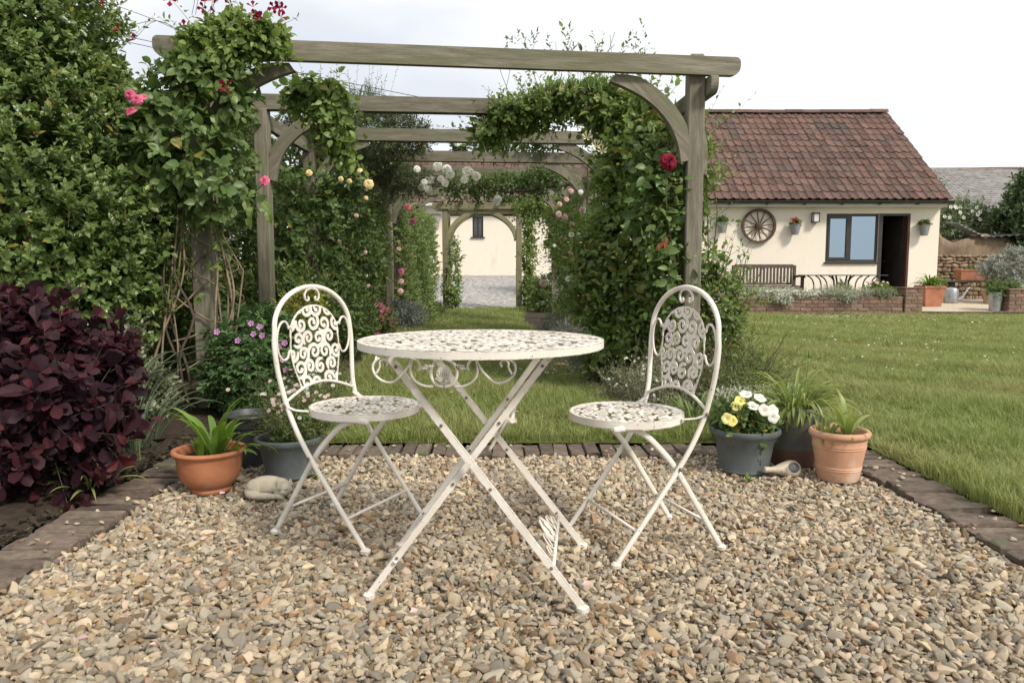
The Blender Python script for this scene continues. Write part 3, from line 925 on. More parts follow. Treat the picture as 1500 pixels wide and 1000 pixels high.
# ---- brick edging of the patio: pavers laid side by side, each its own object
def pave_mesh(seed):
    g = G().box(-.108, .108, -.036, .036, -.06, .0, .005)
    V = np.array(g.V); r2 = np.random.default_rng(seed); V += r2.normal(0, .0038, V.shape)
    return mesh('brick', V, g.F, 'paver')
pav = [pave_mesh(s) for s in range(5)]
def edging(label, pts, rotz):
    e = thing('brick_edging', label, 'edging', (0, 0, 0)); del e['category']; e['kind'] = 'structure'
    for i, (x, y) in enumerate(pts):
        o = link('brick', pav[i % 5], e)
        o.location = (x + rng.normal(0, .004), y + rng.normal(0, .003), .015 + rng.normal(0, .004))
        o.rotation_euler = (rng.normal(0, .022), rng.normal(0, .022), rotz + rng.normal(0, .025) + (PI if rng.uniform() < .5 else 0))
        o.scale = (rng.uniform(.97, 1.02), rng.uniform(.90, .98), 1)
edging('dark weathered brick edging between smoke bush bed and gravel', [(-1.54, y) for y in np.arange(.35, 3.72, .0765)], 0)
edging('dark weathered brick edging between gravel and right lawn', [(1.685, y) for y in np.arange(.35, 3.72, .0765)], 0)
edging('dark weathered brick edging across the back of the gravel', [(x, 3.65) for x in np.arange(-1.36, 1.55, .0765)], PI / 2)
sheet('edging_bed', ([(-1.72, 0, -.008), (-1.42, 0, -.008), (-1.42, 3.53, -.008), (1.57, 3.53, -.008), (1.57, 0, -.008), (1.86, 0, -.008), (1.86, 3.82, -.008), (-1.72, 3.82, -.008)], [(0, 1, 2, 7), (2, 3, 6, 7), (3, 4, 5, 6)]), 'soil')

# windfall: a few small dry leaves and petals on the gravel
def windfall():
    lv = proto('dry_leaf', [(-.007, 0, 0), (0, -.014, .003), (.007, 0, .001), (0, .015, .004)], [(0, 1, 2, 3)], 'bark', False)
    pt = proto('petal', [(-.007, -.005, 0), (.007, -.006, .002), (.008, .006, 0), (-.006, .007, .003)], [(0, 1, 2, 3)], 'p_blush', False)
    gl = proto('green_bit', [(-.004, 0, 0), (0, -.012, .003), (.004, 0, .001), (0, .012, .004)], [(0, 1, 2, 3)], 'l_rose', False)
    m = 120; x = rng.uniform(-1.4, 1.55, m); y = 3.5 - 2.2 * rng.uniform(0, 1, m) ** 1.4
    scatter('windfall', np.column_stack([x, y, np.full(m, .018)]), np.column_stack([rng.normal(0, .4, m), rng.normal(0, .4, m), rng.uniform(0, 6, m)]), np.repeat(rng.uniform(.6, 1.4, (m, 1)), 3, 1), rng.integers(0, 3, m), [lv, pt, gl], 'tiny dry leaves and petals scattered on the gravel', 'leaf litter')
windfall()
# bark chips and clods on the left bed
def chips():
    cp = []
    for s in range(4):
        g = G().box(-.5, .5, -.3, .3, -.14, .14, .08); V = np.array(g.V) + np.random.default_rng(s).normal(0, .07, (len(g.V), 3))
        cp.append(proto('bark_chip', V, g.F, 'bark' if s % 2 else 'soil', False))
    m = 5200
    p = np.column_stack([-1.64 - 1.25 * rng.uniform(0, 1, m) ** 1.5, rng.uniform(1.6, 4.9, m), rng.uniform(.012, .036, m)])
    sz = rng.uniform(.008, .028, m)
    scatter('bark_mulch', p, rng.normal(0, .4, (m, 3)) + np.column_stack([np.zeros(m), np.zeros(m), rng.uniform(0, 6, m)]), np.column_stack([sz * 1.4, sz, sz]), rng.integers(0, 4, m), cp, 'dark bark mulch on the bed under the smoke bush', 'mulch')
    # stray pebbles kicked up on to the edging bricks
    m = 90; side = rng.integers(0, 3, m)
    x = np.where(side == 0, rng.uniform(-1.63, -1.44, m), np.where(side == 1, rng.uniform(1.59, 1.78, m), rng.uniform(-1.4, 1.5, m)))
    y = np.where(side == 2, rng.uniform(3.55, 3.72, m), rng.uniform(1.6, 3.6, m)); sz = rng.uniform(.006, .013, m)
    scatter('stray_pebbles', np.column_stack([x, y, np.full(m, .022)]), np.column_stack([rng.normal(0, .2, m), rng.normal(0, .2, m), rng.uniform(0, 6, m)]), np.column_stack([sz * 1.3, sz, sz * .6]), rng.integers(0, 12, m), peb, 'stray pebbles lying on the brick edging', 'pebbles')
chips()
# ================================================================ BUILDINGS
def wall_with_holes(x0, x1, z0, z1, holes, y, thick, reveal=None):
    """front wall at y facing -y with rectangular openings cut through"""
    xs = sorted({x0, x1, *[h[0] for h in holes], *[h[1] for h in holes]})
    zs = sorted({z0, z1, *[h[2] for h in holes], *[h[3] for h in holes]})
    V = []; F = []; idx = {}
    def vid(x, z, d):
        k = (x, z, d)
        if k not in idx: idx[k] = len(V); V.append((x, y + d, z))
        return idx[k]
    for i in range(len(xs) - 1):
        for j in range(len(zs) - 1):
            cx, cz = (xs[i] + xs[i + 1]) / 2, (zs[j] + zs[j + 1]) / 2
            if any(h[0] < cx < h[1] and h[2] < cz < h[3] for h in holes): continue
            F.append([vid(xs[i], zs[j], 0), vid(xs[i + 1], zs[j], 0), vid(xs[i + 1], zs[j + 1], 0), vid(xs[i], zs[j + 1], 0)])
            F.append([vid(xs[i], zs[j], thick), vid(xs[i], zs[j + 1], thick), vid(xs[i + 1], zs[j + 1], thick), vid(xs[i + 1], zs[j], thick)])
    for a, b_, c, d in holes:
        for p, q in (((a, c), (a, d)), ((a, d), (b_, d)), ((b_, d), (b_, c)), ((b_, c), (a, c))):
            F.append([vid(*p, 0), vid(*q, 0), vid(*q, thick), vid(*p, thick)])
    return V, F

def pantile(w, ln, seed):
    """single-lap tile: a roll and a pan, with a thick lower lip. x across, y up the slope"""
    V = []; F = []; n = 8
    r2 = np.random.default_rng(seed)
    prof = [(-.5, .009), (-.42, .025), (-.30, .035), (-.18, .025), (-.10, .008), (.06, .0), (.26, .0), (.42, .008), (.52, .016)]
    for (yy, dz) in ((0, 0.024), (ln * 1.18, 0.002)):
        for px, pz in prof: V.append((px * w, yy, pz + dz))
    for px, pz in prof: V.append((px * w, 0, pz + .024 - .017))
    m = len(prof)
    for i in range(m - 1):
        F.append((i, i + 1, m + i + 1, m + i)); F.append((2 * m + i, 2 * m + i + 1, i + 1, i))
    V = np.array(V); V += r2.normal(0, .0025, V.shape)
    return V, F

def tiled_slope(roof, x0, x1, eave, ridge, w, rows, mat, maxobj, order='low'):
    """eave, ridge: (y, z). tiles are children of the roof"""
    dy, dz = ridge[0] - eave[0], ridge[1] - eave[1]
    sl = math.hypot(dy, dz); ang = math.atan2(dz, abs(dy)); sgn = 1 if dy > 0 else -1
    ln = sl / rows; cols = int(round((x1 - x0) / w)); w = (x1 - x0) / cols
    M = Matrix.Rotation(ang, 3, 'X') if sgn > 0 else Matrix.Rotation(PI, 3, 'Z') @ Matrix.Rotation(ang, 3, 'X')
    vs = [pantile(w, ln, s) for s in range(4)]
    dat = []
    for V, F in vs: dat.append(mesh('tile', [tuple(M @ Vector(v)) for v in V], F, mat, False))
    VV = []; FF = []; rv = []; n = 0
    off = Vector(roof.parent.location) if roof.parent else Vector((0, 0, 0))
    for r in range(rows):
        for c in range(cols - 1, -1, -1):
            t = r * ln / sl
            p = Vector((x0 + (c + .5) * w, eave[0] + dy * t, eave[1] + dz * t)) + Vector((rng.normal(0, .004), 0, rng.normal(0, .004)))
            k = int(rng.integers(0, 4))
            if n < maxobj:
                o = link('tile', dat[k], roof, p - off); n += 1
                o.rotation_euler = (rng.normal(0, .012), rng.normal(0, .012), rng.normal(0, .01))
            else:
                b = len(VV); q = p - off; rr = rng.uniform()
                for v in vs[k][0]: VV.append(tuple(M @ Vector(v) + q)); rv.append(rr)
                FF += [tuple(i + b for i in f) for f in vs[k][1]]
    if VV:
        o = link('tiles', mesh('tiles', VV, FF, mat, False, {'rv': rv}), roof); o['kind'] = 'stuff'

# ---- cream outbuilding on the terrace
HX0, HX1, HY, HZ0, HZ1 = 2.6, 9.84, 17.2, .12, 2.53
house = thing('cottage', 'cream rendered outbuilding with red tiled roof behind the terrace', 'building', (6.2, HY, .12))
W = (7.236, 8.449, 1.12, 2.228); D = (8.50, 9.15, .14, 2.228)
V, F = wall_with_holes(HX0, HX1, HZ0, HZ1, [W, D], HY, .28)
b = len(V)
V += [(HX0, HY, HZ0), (HX0, 23, HZ0), (HX0, 23, HZ1), (HX0, HY, HZ1), (HX1, HY, HZ0), (HX1, 23, HZ0), (HX1, 23, HZ1), (HX1, HY, HZ1), (HX0, 20.1, 4.98), (HX1, 20.1, 4.98)]
F += [(b, b + 3, b + 8, b + 2, b + 1), (b + 4, b + 5, b + 6, b + 9, b + 7), (b + 1, b + 2, b + 6, b + 5)]
mk('wall', V, F, 'render_cream', house, world=True)
# dark room behind the doorway
g = G(); x0, x1, y0, y1, z0, z1 = 6.9, 9.6, HY + .29, HY + 3.6, .15, 2.45
V = [(x0, y0, z0), (x1, y0, z0), (x1, y1, z0), (x0, y1, z0), (x0, y0, z1), (x1, y0, z1), (x1, y1, z1), (x0, y1, z1)]
mk('interior', V, [(0, 1, 2, 3), (7, 6, 5, 4), (3, 2, 6, 7), (0, 3, 7, 4), (1, 5, 6, 2)], 'dark_room', house, world=True)
EV, RG = (16.93, 2.52), (20.1, 5.08)
g = G()
V = [(HX0, EV[0] + .02, EV[1] - .03), (HX1 + .06, EV[0] + .02, EV[1] - .03), (HX1 + .06, RG[0], RG[1] - .03), (HX0, RG[0], RG[1] - .03), (HX0, 23.25, EV[1] - .03), (HX1 + .06, 23.25, EV[1] - .03)]
V2 = [(a, b_, c - .05) for a, b_, c in V]
g.add(V + V2, [(0, 1, 2, 3), (3, 2, 5, 4), (7, 6, 9, 8), (8, 9, 10, 11), (0, 6, 7, 1), (1, 7, 8, 2), (2, 8, 11, 5), (4, 5, 11, 10), (0, 3, 9, 6), (3, 4, 10, 9)])
roof = g.obj('roof', 'roof_board', house, world=True)
tiled_slope(roof, 4.0, HX1 + .11, EV, RG, .195, 14, 'roof_tile', 300)
# ridge tiles
for i in range(14):
    xa = HX1 + .10 - .45 * (i + 1); gg = G()
    pr = [(math.cos(a) * .12, math.sin(a) * .10) for a in np.linspace(0, PI, 9)] + [(math.cos(a) * .10, math.sin(a) * .08) for a in np.linspace(PI, 0, 9)]
    gg.prism(pr, 0, .447, lambda a, b_, d: (d, a, b_))
    link('ridge_tile', mesh('ridge_tile', gg.V, gg.F, 'roof_tile'), roof, Vector((xa, RG[0], RG[1] + .005 + rng.normal(0, .006))) - Vector(house.location))
g = G().prism([(math.cos(a) * .055, math.sin(a) * .055) for a in np.linspace(PI, 2 * PI, 9)] + [(math.cos(a) * .048, math.sin(a) * .048 + .004) for a in np.linspace(2 * PI, PI, 9)], HX0, HX1 + .10, lambda a, b_, d: (d, EV[0] - .045 + a, EV[1] - .035 + b_))
g.box(HX1 + .10, HX1 + .106, EV[0] - .10, EV[0] + .01, EV[1] - .09, EV[1] - .035)
g.obj('gutter', 'gutter', house, world=True)
for x in np.arange(3.2, 9.8, .85):
    G().box(x, x + .03, EV[0] - .075, EV[0] + .06, EV[1] - .115, EV[1] - .094).obj('gutter_bracket', 'gutter', house, world=True)
G().box(HX0, HX1 + .03, HY - .22, HY - .19, EV[1] - .15, EV[1] - .055).box(HX0, HX1 + .03, HY - .189, HY - .003, EV[1] - .15, EV[1] - .13).obj('fascia', 'fascia', house, world=True)
G().box(7.16, 9.24, HY - .018, HY - .002, 2.232, 2.252).obj('lintel_drip', 'render_cream', house, world=True)
# window
win = G().box(W[0], W[1], HY + .04, HY + .10, W[3] - .06, W[3]).box(W[0], W[1], HY + .04, HY + .10, W[2], W[2] + .06) \
    .box(W[0], W[0] + .06, HY + .041, HY + .099, W[2] + .06, W[3] - .06).box(W[1] - .05, W[1], HY + .041, HY + .099, W[2] + .06, W[3] - .06) \
    .obj('window', 'frame_dark', house, world=True)
hl = Vector(house.location)
mx = 7.80
ol = lambda gg, nm, mt: mk(nm, np.array(gg.V) - np.array(hl), gg.F, mt, win)
ol(G().box(mx - .035, mx + .035, HY + .035, HY + .095, W[2] + .06, W[3] - .06), 'mullion', 'frame_dark')
ol(G().box(W[0] + .06, W[0] + .105, HY + .03, HY + .085, W[2] + .06, W[3] - .06).box(mx - .08, mx - .036, HY + .03, HY + .085, W[2] + .06, W[3] - .06)
   .box(W[0] + .105, mx - .08, HY + .031, HY + .084, W[3] - .11, W[3] - .06).box(W[0] + .105, mx - .08, HY + .031, HY + .084, W[2] + .06, W[2] + .11), 'casement', 'frame_dark')
ol(G().box(W[0] + .105, mx - .08, HY + .06, HY + .066, W[2] + .11, W[3] - .11), 'pane', 'window_glass')
ol(G().box(mx + .035, W[1] - .05, HY + .06, HY + .066, W[2] + .06, W[3] - .06), 'pane', 'window_glass')
ol(G().box(W[0] - .03, W[1] + .01, HY - .05, HY + .03, W[2] - .04, W[2] - .001, .006), 'sill', 'frame_dark')
# door opening
G().box(D[0] - .05, D[0] + .03, HY - .012, HY + .1, D[2], D[3] + .02).box(D[0] + .03, D[1] - .04, HY - .010, HY + .1, D[3] - .05, D[3] + .018) \
    .obj('door_post', 'frame_dark', house, world=True)
G().box(D[1] - .04, D[1] + .012, HY - .012, HY + .12, D[2], D[3] + .018).obj('door_frame', 'door_frame', house, world=True)
G().box(D[0] + .04, D[1] - .045, HY + .05, HY + .2, D[2], D[2] + .05).obj('threshold', 'clay_buff', house, world=True)
dp = G().box(D[1] - .09, D[1] - .042, HY + .125, HY + .95, D[2] + .03, D[3] - .06)
dd = dp.obj('door', 'dark_room', house, world=True)
g = G()
g.tube([(D[1] - .10, HY + .86, 1.15), (D[1] - .15, HY + .86, 1.15), (D[1] - .15, HY + .75, 1.15)], .010, 6)
mk('handle', np.array(g.V) - np.array(hl), g.F, 'galvanised', dd)
t = thing('barrel', 'dark wooden barrel standing just inside the open doorway', 'barrel', (8.62, HY + .75, .152))
prof = [(.20 + .05 * math.sin(PI * k / 8), .75 * k / 8) for k in range(9)]
shade_auto(G().lathe([(.0, 0)] + prof + [(.19, .75), (.19, .72), (0, .72)], 20).obj('body', 'barrel', t))
for z in (.10, .28, .47, .65): G().lathe([(.206 + .05 * math.sin(PI * z / .75), z - .018), (.210 + .05 * math.sin(PI * z / .75), z - .018), (.210 + .05 * math.sin(PI * z / .75), z + .018), (.206 + .05 * math.sin(PI * z / .75), z + .018)], 20).obj('hoop', 'dark_metal', t)

# ---- far house at the end of the drive
fh = thing('house', 'far cream house with small dark window beyond the garden arch', 'building', (-2, 30, .74))
V, F = wall_with_holes(-9, 5, .5, 3.66, [(-1.588, -1.153, 2.294, 3.109)], 30, .3)
b = len(V)
V += [(-9, 30, .5), (-9, 37, .5), (-9, 37, 3.66), (-9, 30, 3.66), (5, 30, .5), (5, 37, .5), (5, 37, 3.66), (5, 30, 3.66), (-9, 33.5, 5.75), (5, 33.5, 5.75)]
F += [(b, b + 3, b + 8, b + 2, b + 1), (b + 4, b + 5, b + 6, b + 9, b + 7), (b + 1, b + 2, b + 6, b + 5)]
mk('wall', V, F, 'render_cream', fh, world=True)
r2 = G(); V = [(-9.1, 29.7, 3.62), (5.1, 29.7, 3.62), (5.1, 33.5, 5.87), (-9.1, 33.5, 5.87), (-9.1, 37.3, 3.62), (5.1, 37.3, 3.62)]
r2.add(V + [(a, b_, c - .06) for a, b_, c in V], [(0, 1, 2, 3), (3, 2, 5, 4), (7, 6, 9, 8), (8, 9, 10, 11), (0, 6, 7, 1), (1, 7, 8, 2), (2, 8, 11, 5), (4, 5, 11, 10), (0, 3, 9, 6), (3, 4, 10, 9)])
froof = r2.obj('roof', 'roof_board', fh, world=True)
tiled_slope(froof, -5.5, 3.0, (29.66, 3.63), (33.5, 5.9), .30, 12, 'roof_tile', 84)
G().box(-9.1, 5.1, 29.60, 29.66, 3.50, 3.61).obj('gutter', 'fascia', fh, world=True)
fw = G().box(-1.588, -1.153, 30.06, 30.12, 3.04, 3.109).box(-1.588, -1.153, 30.06, 30.12, 2.294, 2.36).box(-1.588, -1.52, 30.061, 30.119, 2.36, 3.04).box(-1.22, -1.153, 30.061, 30.119, 2.36, 3.04) \
    .box(-1.40, -1.34, 30.061, 30.119, 2.36, 3.04).obj('window', 'frame_dark', fh, world=True)
fl_ = np.array(fh.location)
mk('pane', np.array(G().box(-1.52, -1.40, 30.085, 30.09, 2.36, 3.04).V) - fl_, G().box(0, 1, 0, 1, 0, 1).F, 'mirror_dark', fw)
mk('pane', np.array(G().box(-1.34, -1.22, 30.085, 30.09, 2.36, 3.04).V) - fl_, G().box(0, 1, 0, 1, 0, 1).F, 'mirror_dark', fw)
mk('sill', np.array(G().box(-1.65, -1.09, 29.93, 30.05, 2.24, 2.29).V) - fl_, G().box(0, 1, 0, 1, 0, 1).F, 'frame_dark', fw)
# lean-to porch with a little tiled roof, half hidden by the arch post
pt = G().box(-4.6, -3.0, 28.9, 29.99, .68, 2.6)
po = thing('porch', 'small cream lean-to with grey tiled roof against the far house', 'porch', (-3.8, 29.4, .70))
pt.obj('wall', 'render_cream', po, world=True)
V = [(-4.75, 28.7, 2.55), (-2.85, 28.7, 2.55), (-2.85, 29.98, 3.2), (-4.75, 29.98, 3.2)]
G().add(V + [(a, b_, c - .07) for a, b_, c in V], [(0, 1, 2, 3), (7, 6, 5, 4), (0, 4, 5, 1), (1, 5, 6, 2), (2, 6, 7, 3), (3, 7, 4, 0)]).obj('roof', 'slate_tile', po, world=True)
# brick chimney over the far roof
ch = G().box(-4.25, -3.85, 33.2, 33.8, 5.3, 6.85).box(-4.29, -3.81, 33.15, 33.85, 6.85, 6.95)
ch.obj('chimney', 'clay_buff', fh, world=True)

# ---- barn roof far right
bn = thing('barn', 'distant barn with long grey tiled roof behind the stone wall', 'building', (22, 34, .3))
G().box(17, 32, 34.2, 42, .0, 3.7).obj('wall', 'cob', bn, world=True)
V = []; F = []; rv = []
rows = 22; e0, e1 = Vector((16.7, 33.8, 3.7)), Vector((16.7, 38.2, 6.10))
colw = .42; cols = 36
for r in range(rows):
    for c in range(cols):
        t0, t1 = r / rows, (r + 1.15) / rows
        sag = -.05 * math.sin(c * .35) * math.sin(r / rows * 2.5)
        x0 = 16.7 + (c + .5 * (r % 2)) * colw; x1 = x0 + colw * .97
        a = e0.lerp(e1, t0); q = e0.lerp(e1, min(t1, 1.02)); b = len(V); j = rng.normal(0, .006)
        V += [(x0, a.y, a.z + .05 + sag + j), (x1, a.y, a.z + .05 + sag + j), (x1, q.y, q.z + .02 + sag), (x0, q.y, q.z + .02 + sag), (x0, a.y, a.z + .01 + sag), (x1, a.y, a.z + .01 + sag)]
        F += [(b, b + 1, b + 2, b + 3), (b + 4, b + 5, b + 1, b)]; rv += [rng.uniform()] * 6
rb = mk('roof', [(16.7, 33.85, 3.5), (32, 33.85, 3.5), (32, 38.2, 5.95), (16.7, 38.2, 5.95), (32, 42.4, 3.5), (16.7, 42.4, 3.5)], [(0, 1, 2, 3), (3, 2, 4, 5)], 'roof_board', bn, world=True)
o = link('tiles', mesh('tiles', np.array(V) - np.array(bn.location), F, 'slate_tile', False, {'rv': rv}), rb); o['kind'] = 'stuff'
g = G().tube([(x, 38.2, 6.09 + .02 * math.sin(x * .8)) for x in np.linspace(16.7, 32, 30)], .08, 8)
mk('ridge', np.array(g.V) - np.array(bn.location), g.F, 'roof_tile', rb)

# ---- stone wall, broken cob wall, tin sheets
sw = thing('stone_wall', 'rough brown field stone wall beside the cottage', 'wall', (11.4, 19.2, .17))
G().box(9.9, 14.6, 19.32, 19.75, .1, 1.28).obj('core', 'mortar', sw, world=True)
def rock_mesh(seed):
    import bmesh
    r2 = np.random.default_rng(seed); bm = bmesh.new(); bmesh.ops.create_icosphere(bm, subdivisions=2, radius=.5)
    for v in bm.verts:
        p = v.co; m_ = max(abs(p.x), abs(p.y), abs(p.z)); v.co = p.lerp(p * (.5 / m_) * .98, .80) + Vector(r2.normal(0, .035, 3))
    V = [tuple(v.co) for v in bm.verts]; F = [tuple(w.index for w in f.verts) for f in bm.faces]; bm.free()
    return mesh('stone', V, F, 'field_stone', True)
rocks = [rock_mesh(s) for s in range(7)]
z = .16; row = 0
while z < 1.27:
    h = rng.uniform(.07, .12); x = 9.86 + rng.uniform(-.1, .1)
    while x < 14.4:
        w = rng.uniform(.08, .24)
        o = link('stone', rocks[int(rng.integers(0, 7))], sw)
        o.location = Vector((x + w / 2, 19.31 + rng.normal(0, .018), z + h / 2)) - Vector(sw.location)
        o.scale = (w * 1.05, rng.uniform(.12, .2), h * 1.06); o.rotation_euler = (rng.normal(0, .1), rng.normal(0, .16), rng.normal(0, .15))
        x += w
    z += h
cb = thing('cob_wall', 'crumbling brown earth wall above the stone wall', 'wall', (11.3, 19.9, .2))
V = []; F = []; nx, nz = 26, 9
for d in (0, .55):
    for i in range(nx):
        x = 9.6 + 3.9 * i / (nx - 1)
        top = 2.12 - .10 * math.sin(i * .55) + .10 * math.sin(i * 1.7) * .5 - (.28 if i > 11 else 0) - .03 * i / 10
        for j in range(nz):
            zz = .2 + (top - .2) * j / (nz - 1)
            V.append((x, 19.9 + d + rng.normal(0, .03) - .08 * math.sin(i * .5) * (j / nz), zz))
for i in range(nx - 1):
    for j in range(nz - 1):
        a = i * nz + j; F.append((a, a + nz, a + nz + 1, a + 1)); a += nx * nz; F.append((a, a + 1, a + nz + 1, a + nz))
    a = i * nz + nz - 1; F.append((a, a + nz, a + nz + nx * nz, a + nx * nz))
for i in (0, nx - 1):
    for j in range(nz - 1): a = i * nz + j; F.append((a, a + 1, a + 1 + nx * nz, a + nx * nz))
mk('wall', V, F, 'cob', cb, smooth=True, world=True)
def tin(name, label, c, sx, sy, rot, mat):
    V = []; F = []; n = 25
    for j, y in enumerate((-.5, .5)):
        for i in range(n): V.append(((i / (n - 1) - .5) * sx, y * sy, .02 * math.cos(i * PI / 2)))
    F = [(i, i + 1, n + i + 1, n + i) for i in range(n - 1)]
    o = mk(name, V, F, mat, smooth=True); o.location = c; o.rotation_euler = rot
    md = o.modifiers.new('thickness', 'SOLIDIFY'); md.thickness = .006
    return tag(o, label, 'roof sheet')
tin('corrugated_sheet', 'pale corrugated tin sheet sloping off the broken earth wall', (12.15, 20.05, 2.04), .8, .6, (R(8), R(24), .1), 'tin')
tin('corrugated_sheet', 'dark corrugated sheet lying along the broken earth wall top', (13.05, 20.05, 1.88), 1.2, .7, (R(6), R(-4), -.05), 'dark_metal')

# ---- retaining wall, step and piers in brick
bk = []
for s in range(5):
    g = G().box(-.107, .107, -.05, .05, -.032, .032, .005); V = np.array(g.V) + np.random.default_rng(s).normal(0, .002, (len(g.V), 3))
    bk.append(mesh('brick', V, g.F, 'brick'))
def brick_wall(name, label, x0, x1, y, z0, courses, depth=.20, cap=None, ret=False):
    w = thing(name, label, 'wall', ((x0 + x1) / 2, y + depth / 2, z0))
    G().box(x0 + .01, x1 - .01, y + .012, y + depth, z0, z0 + courses * .073 - .004).obj('mortar', 'mortar', w, world=True)
    for c in range(courses):
        x = x0 - (.1125 if c % 2 else 0)
        while x < x1 - .02:
            a, b_ = max(x, x0), min(x + .215, x1)
            if b_ - a > .04:
                o = link('brick', bk[int(rng.integers(0, 5))], w)
                o.location = Vector(((a + b_) / 2, y + .05 + rng.normal(0, .003), z0 + .035 + c * .073)) - Vector(w.location)
                o.scale = ((b_ - a) / .214, 1, 1); o.rotation_euler = (0, 0, rng.normal(0, .01))
            x += .225
    return w
brick_wall('retaining_wall', 'long low brown brick retaining wall carrying white flowering plants', 4.35, 7.725, 14.6, -.02, 6)
for nm, xa, y, z0, c in (('square brown brick pier at the end of the retaining wall', 7.74, 14.56, -.02, 8), ('brown brick pier beside the grey bucket on the terrace', 9.93, 14.78, .095, 6)):
    w = thing('brick_pier', nm, 'pier', (xa + .17, y + .17, z0))
    G().box(xa + .012, xa + .328, y + .012, y + .328, z0, z0 + c * .073 - .004).obj('mortar', 'mortar', w, world=True)
    for k in range(c):
        lay = [((.107 + .0, .05), 0), ((.29, .107), 1), ((.233, .29), 0), ((.05, .233), 1)] if k % 2 else [((.233, .05), 0), ((.05, .107), 1), ((.107, .29), 0), ((.29, .233), 1)]
        for (dx, dy), rt in lay:
            o = link('brick', bk[int(rng.integers(0, 5))], w); o.location = Vector((xa + dx, y + dy, z0 + .035 + k * .073)) - Vector(w.location); o.rotation_euler = (0, 0, rt * PI / 2)
    G().box(xa - .012, xa + .352, y - .012, y + .352, z0 + c * .073, z0 + c * .073 + .03, .006).obj('cap', 'brick', w, world=True)
brick_wall('step_wall', 'single low brick step edging the gravel terrace', 8.10, 12.6, 14.6, -.05, 2, .14)
cp = thing('step_coping', 'thin dark tile coping along the terrace step', 'coping', (10.3, 14.66, .10))
for i in range(15):
    G().box(8.1 + .3 * i + .003, 8.1 + .3 * i + .297, 14.57, 14.74, .100 - .003, .116 + rng.normal(0, .002), .004).obj('tile', 'paver', cp, world=True)

# ================================================================ TERRACE THINGS
# bench against the wall
bn = thing('garden_bench', 'grey brown slatted wooden bench against the cream wall', 'bench', (5.68, 16.55, .165))
bw = .72
for x in (-bw, bw - .06):
    G().box(x, x + .06, -.30, -.24, 0, .62, .004).obj('leg', 'bench_wood', bn); G().box(x, x + .06, .18, .24, 0, .88, .004).obj('leg', 'bench_wood', bn)
    G().prism([(-.36, .60), (-.34, .64), (-.2, .665), (.1, .655), (.18, .64), (.18, .60), (0, .615), (-.2, .62)], x - .008, x + .068, lambda a, b_, d: (d, a, b_)).obj('armrest', 'bench_wood', bn)
G().box(-bw + .06, bw - .06, .185, .225, .82, .90, .004).obj('back_rail', 'bench_wood', bn)
G().box(-bw + .06, bw - .06, .185, .225, .44, .49, .004).obj('back_rail', 'bench_wood', bn)
for i in range(17):
    x = -bw + .09 + i * .0765; G().box(x, x + .045, .195, .215, .49, .82).obj('back_slat', 'bench_wood', bn)
for i in range(6): G().box(-bw + .03, bw - .03, -.29 + i * .08, -.225 + i * .08, .405, .43, .003).obj('seat_slat', 'bench_wood', bn)
G().box(-bw + .06, bw - .06, -.285, -.255, .33, .40).obj('apron', 'bench_wood', bn)
# long table with curved iron legs
tt = thing('terrace_table', 'long glass topped garden table with curved dark iron legs', 'table', (7.02, 15.8, .14))
G().box(-.78, .78, -.42, .42, .675, .695, .006).obj('tabletop', 'dark_metal', tt)
for y in (-.34, .34):
    for x0, x1 in ((-.60, -.46), (-.42, -.30), (.42, .30), (.60, .46)):
        G().tube(bez((x0, y, .672), (x1 + (x1 - x0) * .6, y, .60), (x1, y, .30), (x1 * 1.05, y, 0.0), 10), .014, 6).obj('leg', 'dark_metal', tt, smooth=True)
for x in (-.20, -.12, .12, .20):
    G().tube(bez((x, .02, .672), (x * .55, .02, .55), (x * .7, .02, .25), (x * 1.6, .02, 0.0), 10), .018, 6).obj('support', 'dark_metal', tt, smooth=True)
# wagon wheel
ww = thing('wagon_wheel', 'brown wooden wagon wheel hung on the cream wall', 'wheel', (5.66, HY - .065, 1.943))
g = G().lathe([(.34, -.03), (.395, -.03), (.395, .03), (.34, .03), (.34, -.03)], 40, axis='y'); shade_auto(g.obj('rim', 'wheel_wood', ww))
shade_auto(G().lathe([(0, -.06), (.035, -.06), (.04, -.045), (.075, -.035), (.085, 0), (.075, .035), (0, .04)], 20, axis='y').obj('hub', 'wheel_wood', ww))
for k in range(12):
    a = 2 * PI * k / 12 + .12; c, s = math.cos(a), math.sin(a)
    G().tube([(c * .06, 0, s * .06), (c * .2, 0, s * .2), (c * .35, 0, s * .35)], [.016, .013, .011], 6).obj('spoke', 'wheel_wood', ww, smooth=True)
# lantern
wl_ = thing('wall_lantern', 'small dark metal box lantern on the cream wall', 'lantern', (6.948, HY - .09, 2.02))
g = G().box(-.075, .075, -.075, .075, .20, .225).box(-.075, .075, -.075, .075, 0, .02).box(-.03, .03, .076, .088, .06, .17)
for x in (-.07, .058):
    for y in (-.07, .058): g.box(x, x + .012, y, y + .012, .02, .20)
g.obj('frame', 'dark_metal', wl_); G().box(-.056, .056, -.056, .056, .022, .198).obj('pane', 'fascia', wl_)
# galvanised half pots on the wall
pots = []
for i, (x, z, lb) in enumerate(((4.801, 1.78, 'zinc wall pot with sparse greenery left of the wagon wheel'), (6.47, 1.74, 'zinc wall pot with red geranium between wheel and lantern'), (9.418, 1.72, 'zinc wall pot with sparse greenery beside the open doorway'))):
    p = thing('wall_pot', lb, 'plant pot', (x, HY - .145, z), group='zinc pots on the cream wall')
    shade_auto(G().lathe([(0, 0), (.075, 0), (.118, .215), (.125, .22), (.125, .235), (.112, .235), (.10, .19), (0, .19)], 20).obj('body', 'zinc_pot', p))
    G().box(-.02, .02, .10, .143, .19, .215).obj('bracket', 'dark_metal', p)
    pots.append((x, HY - .145, z + .19))
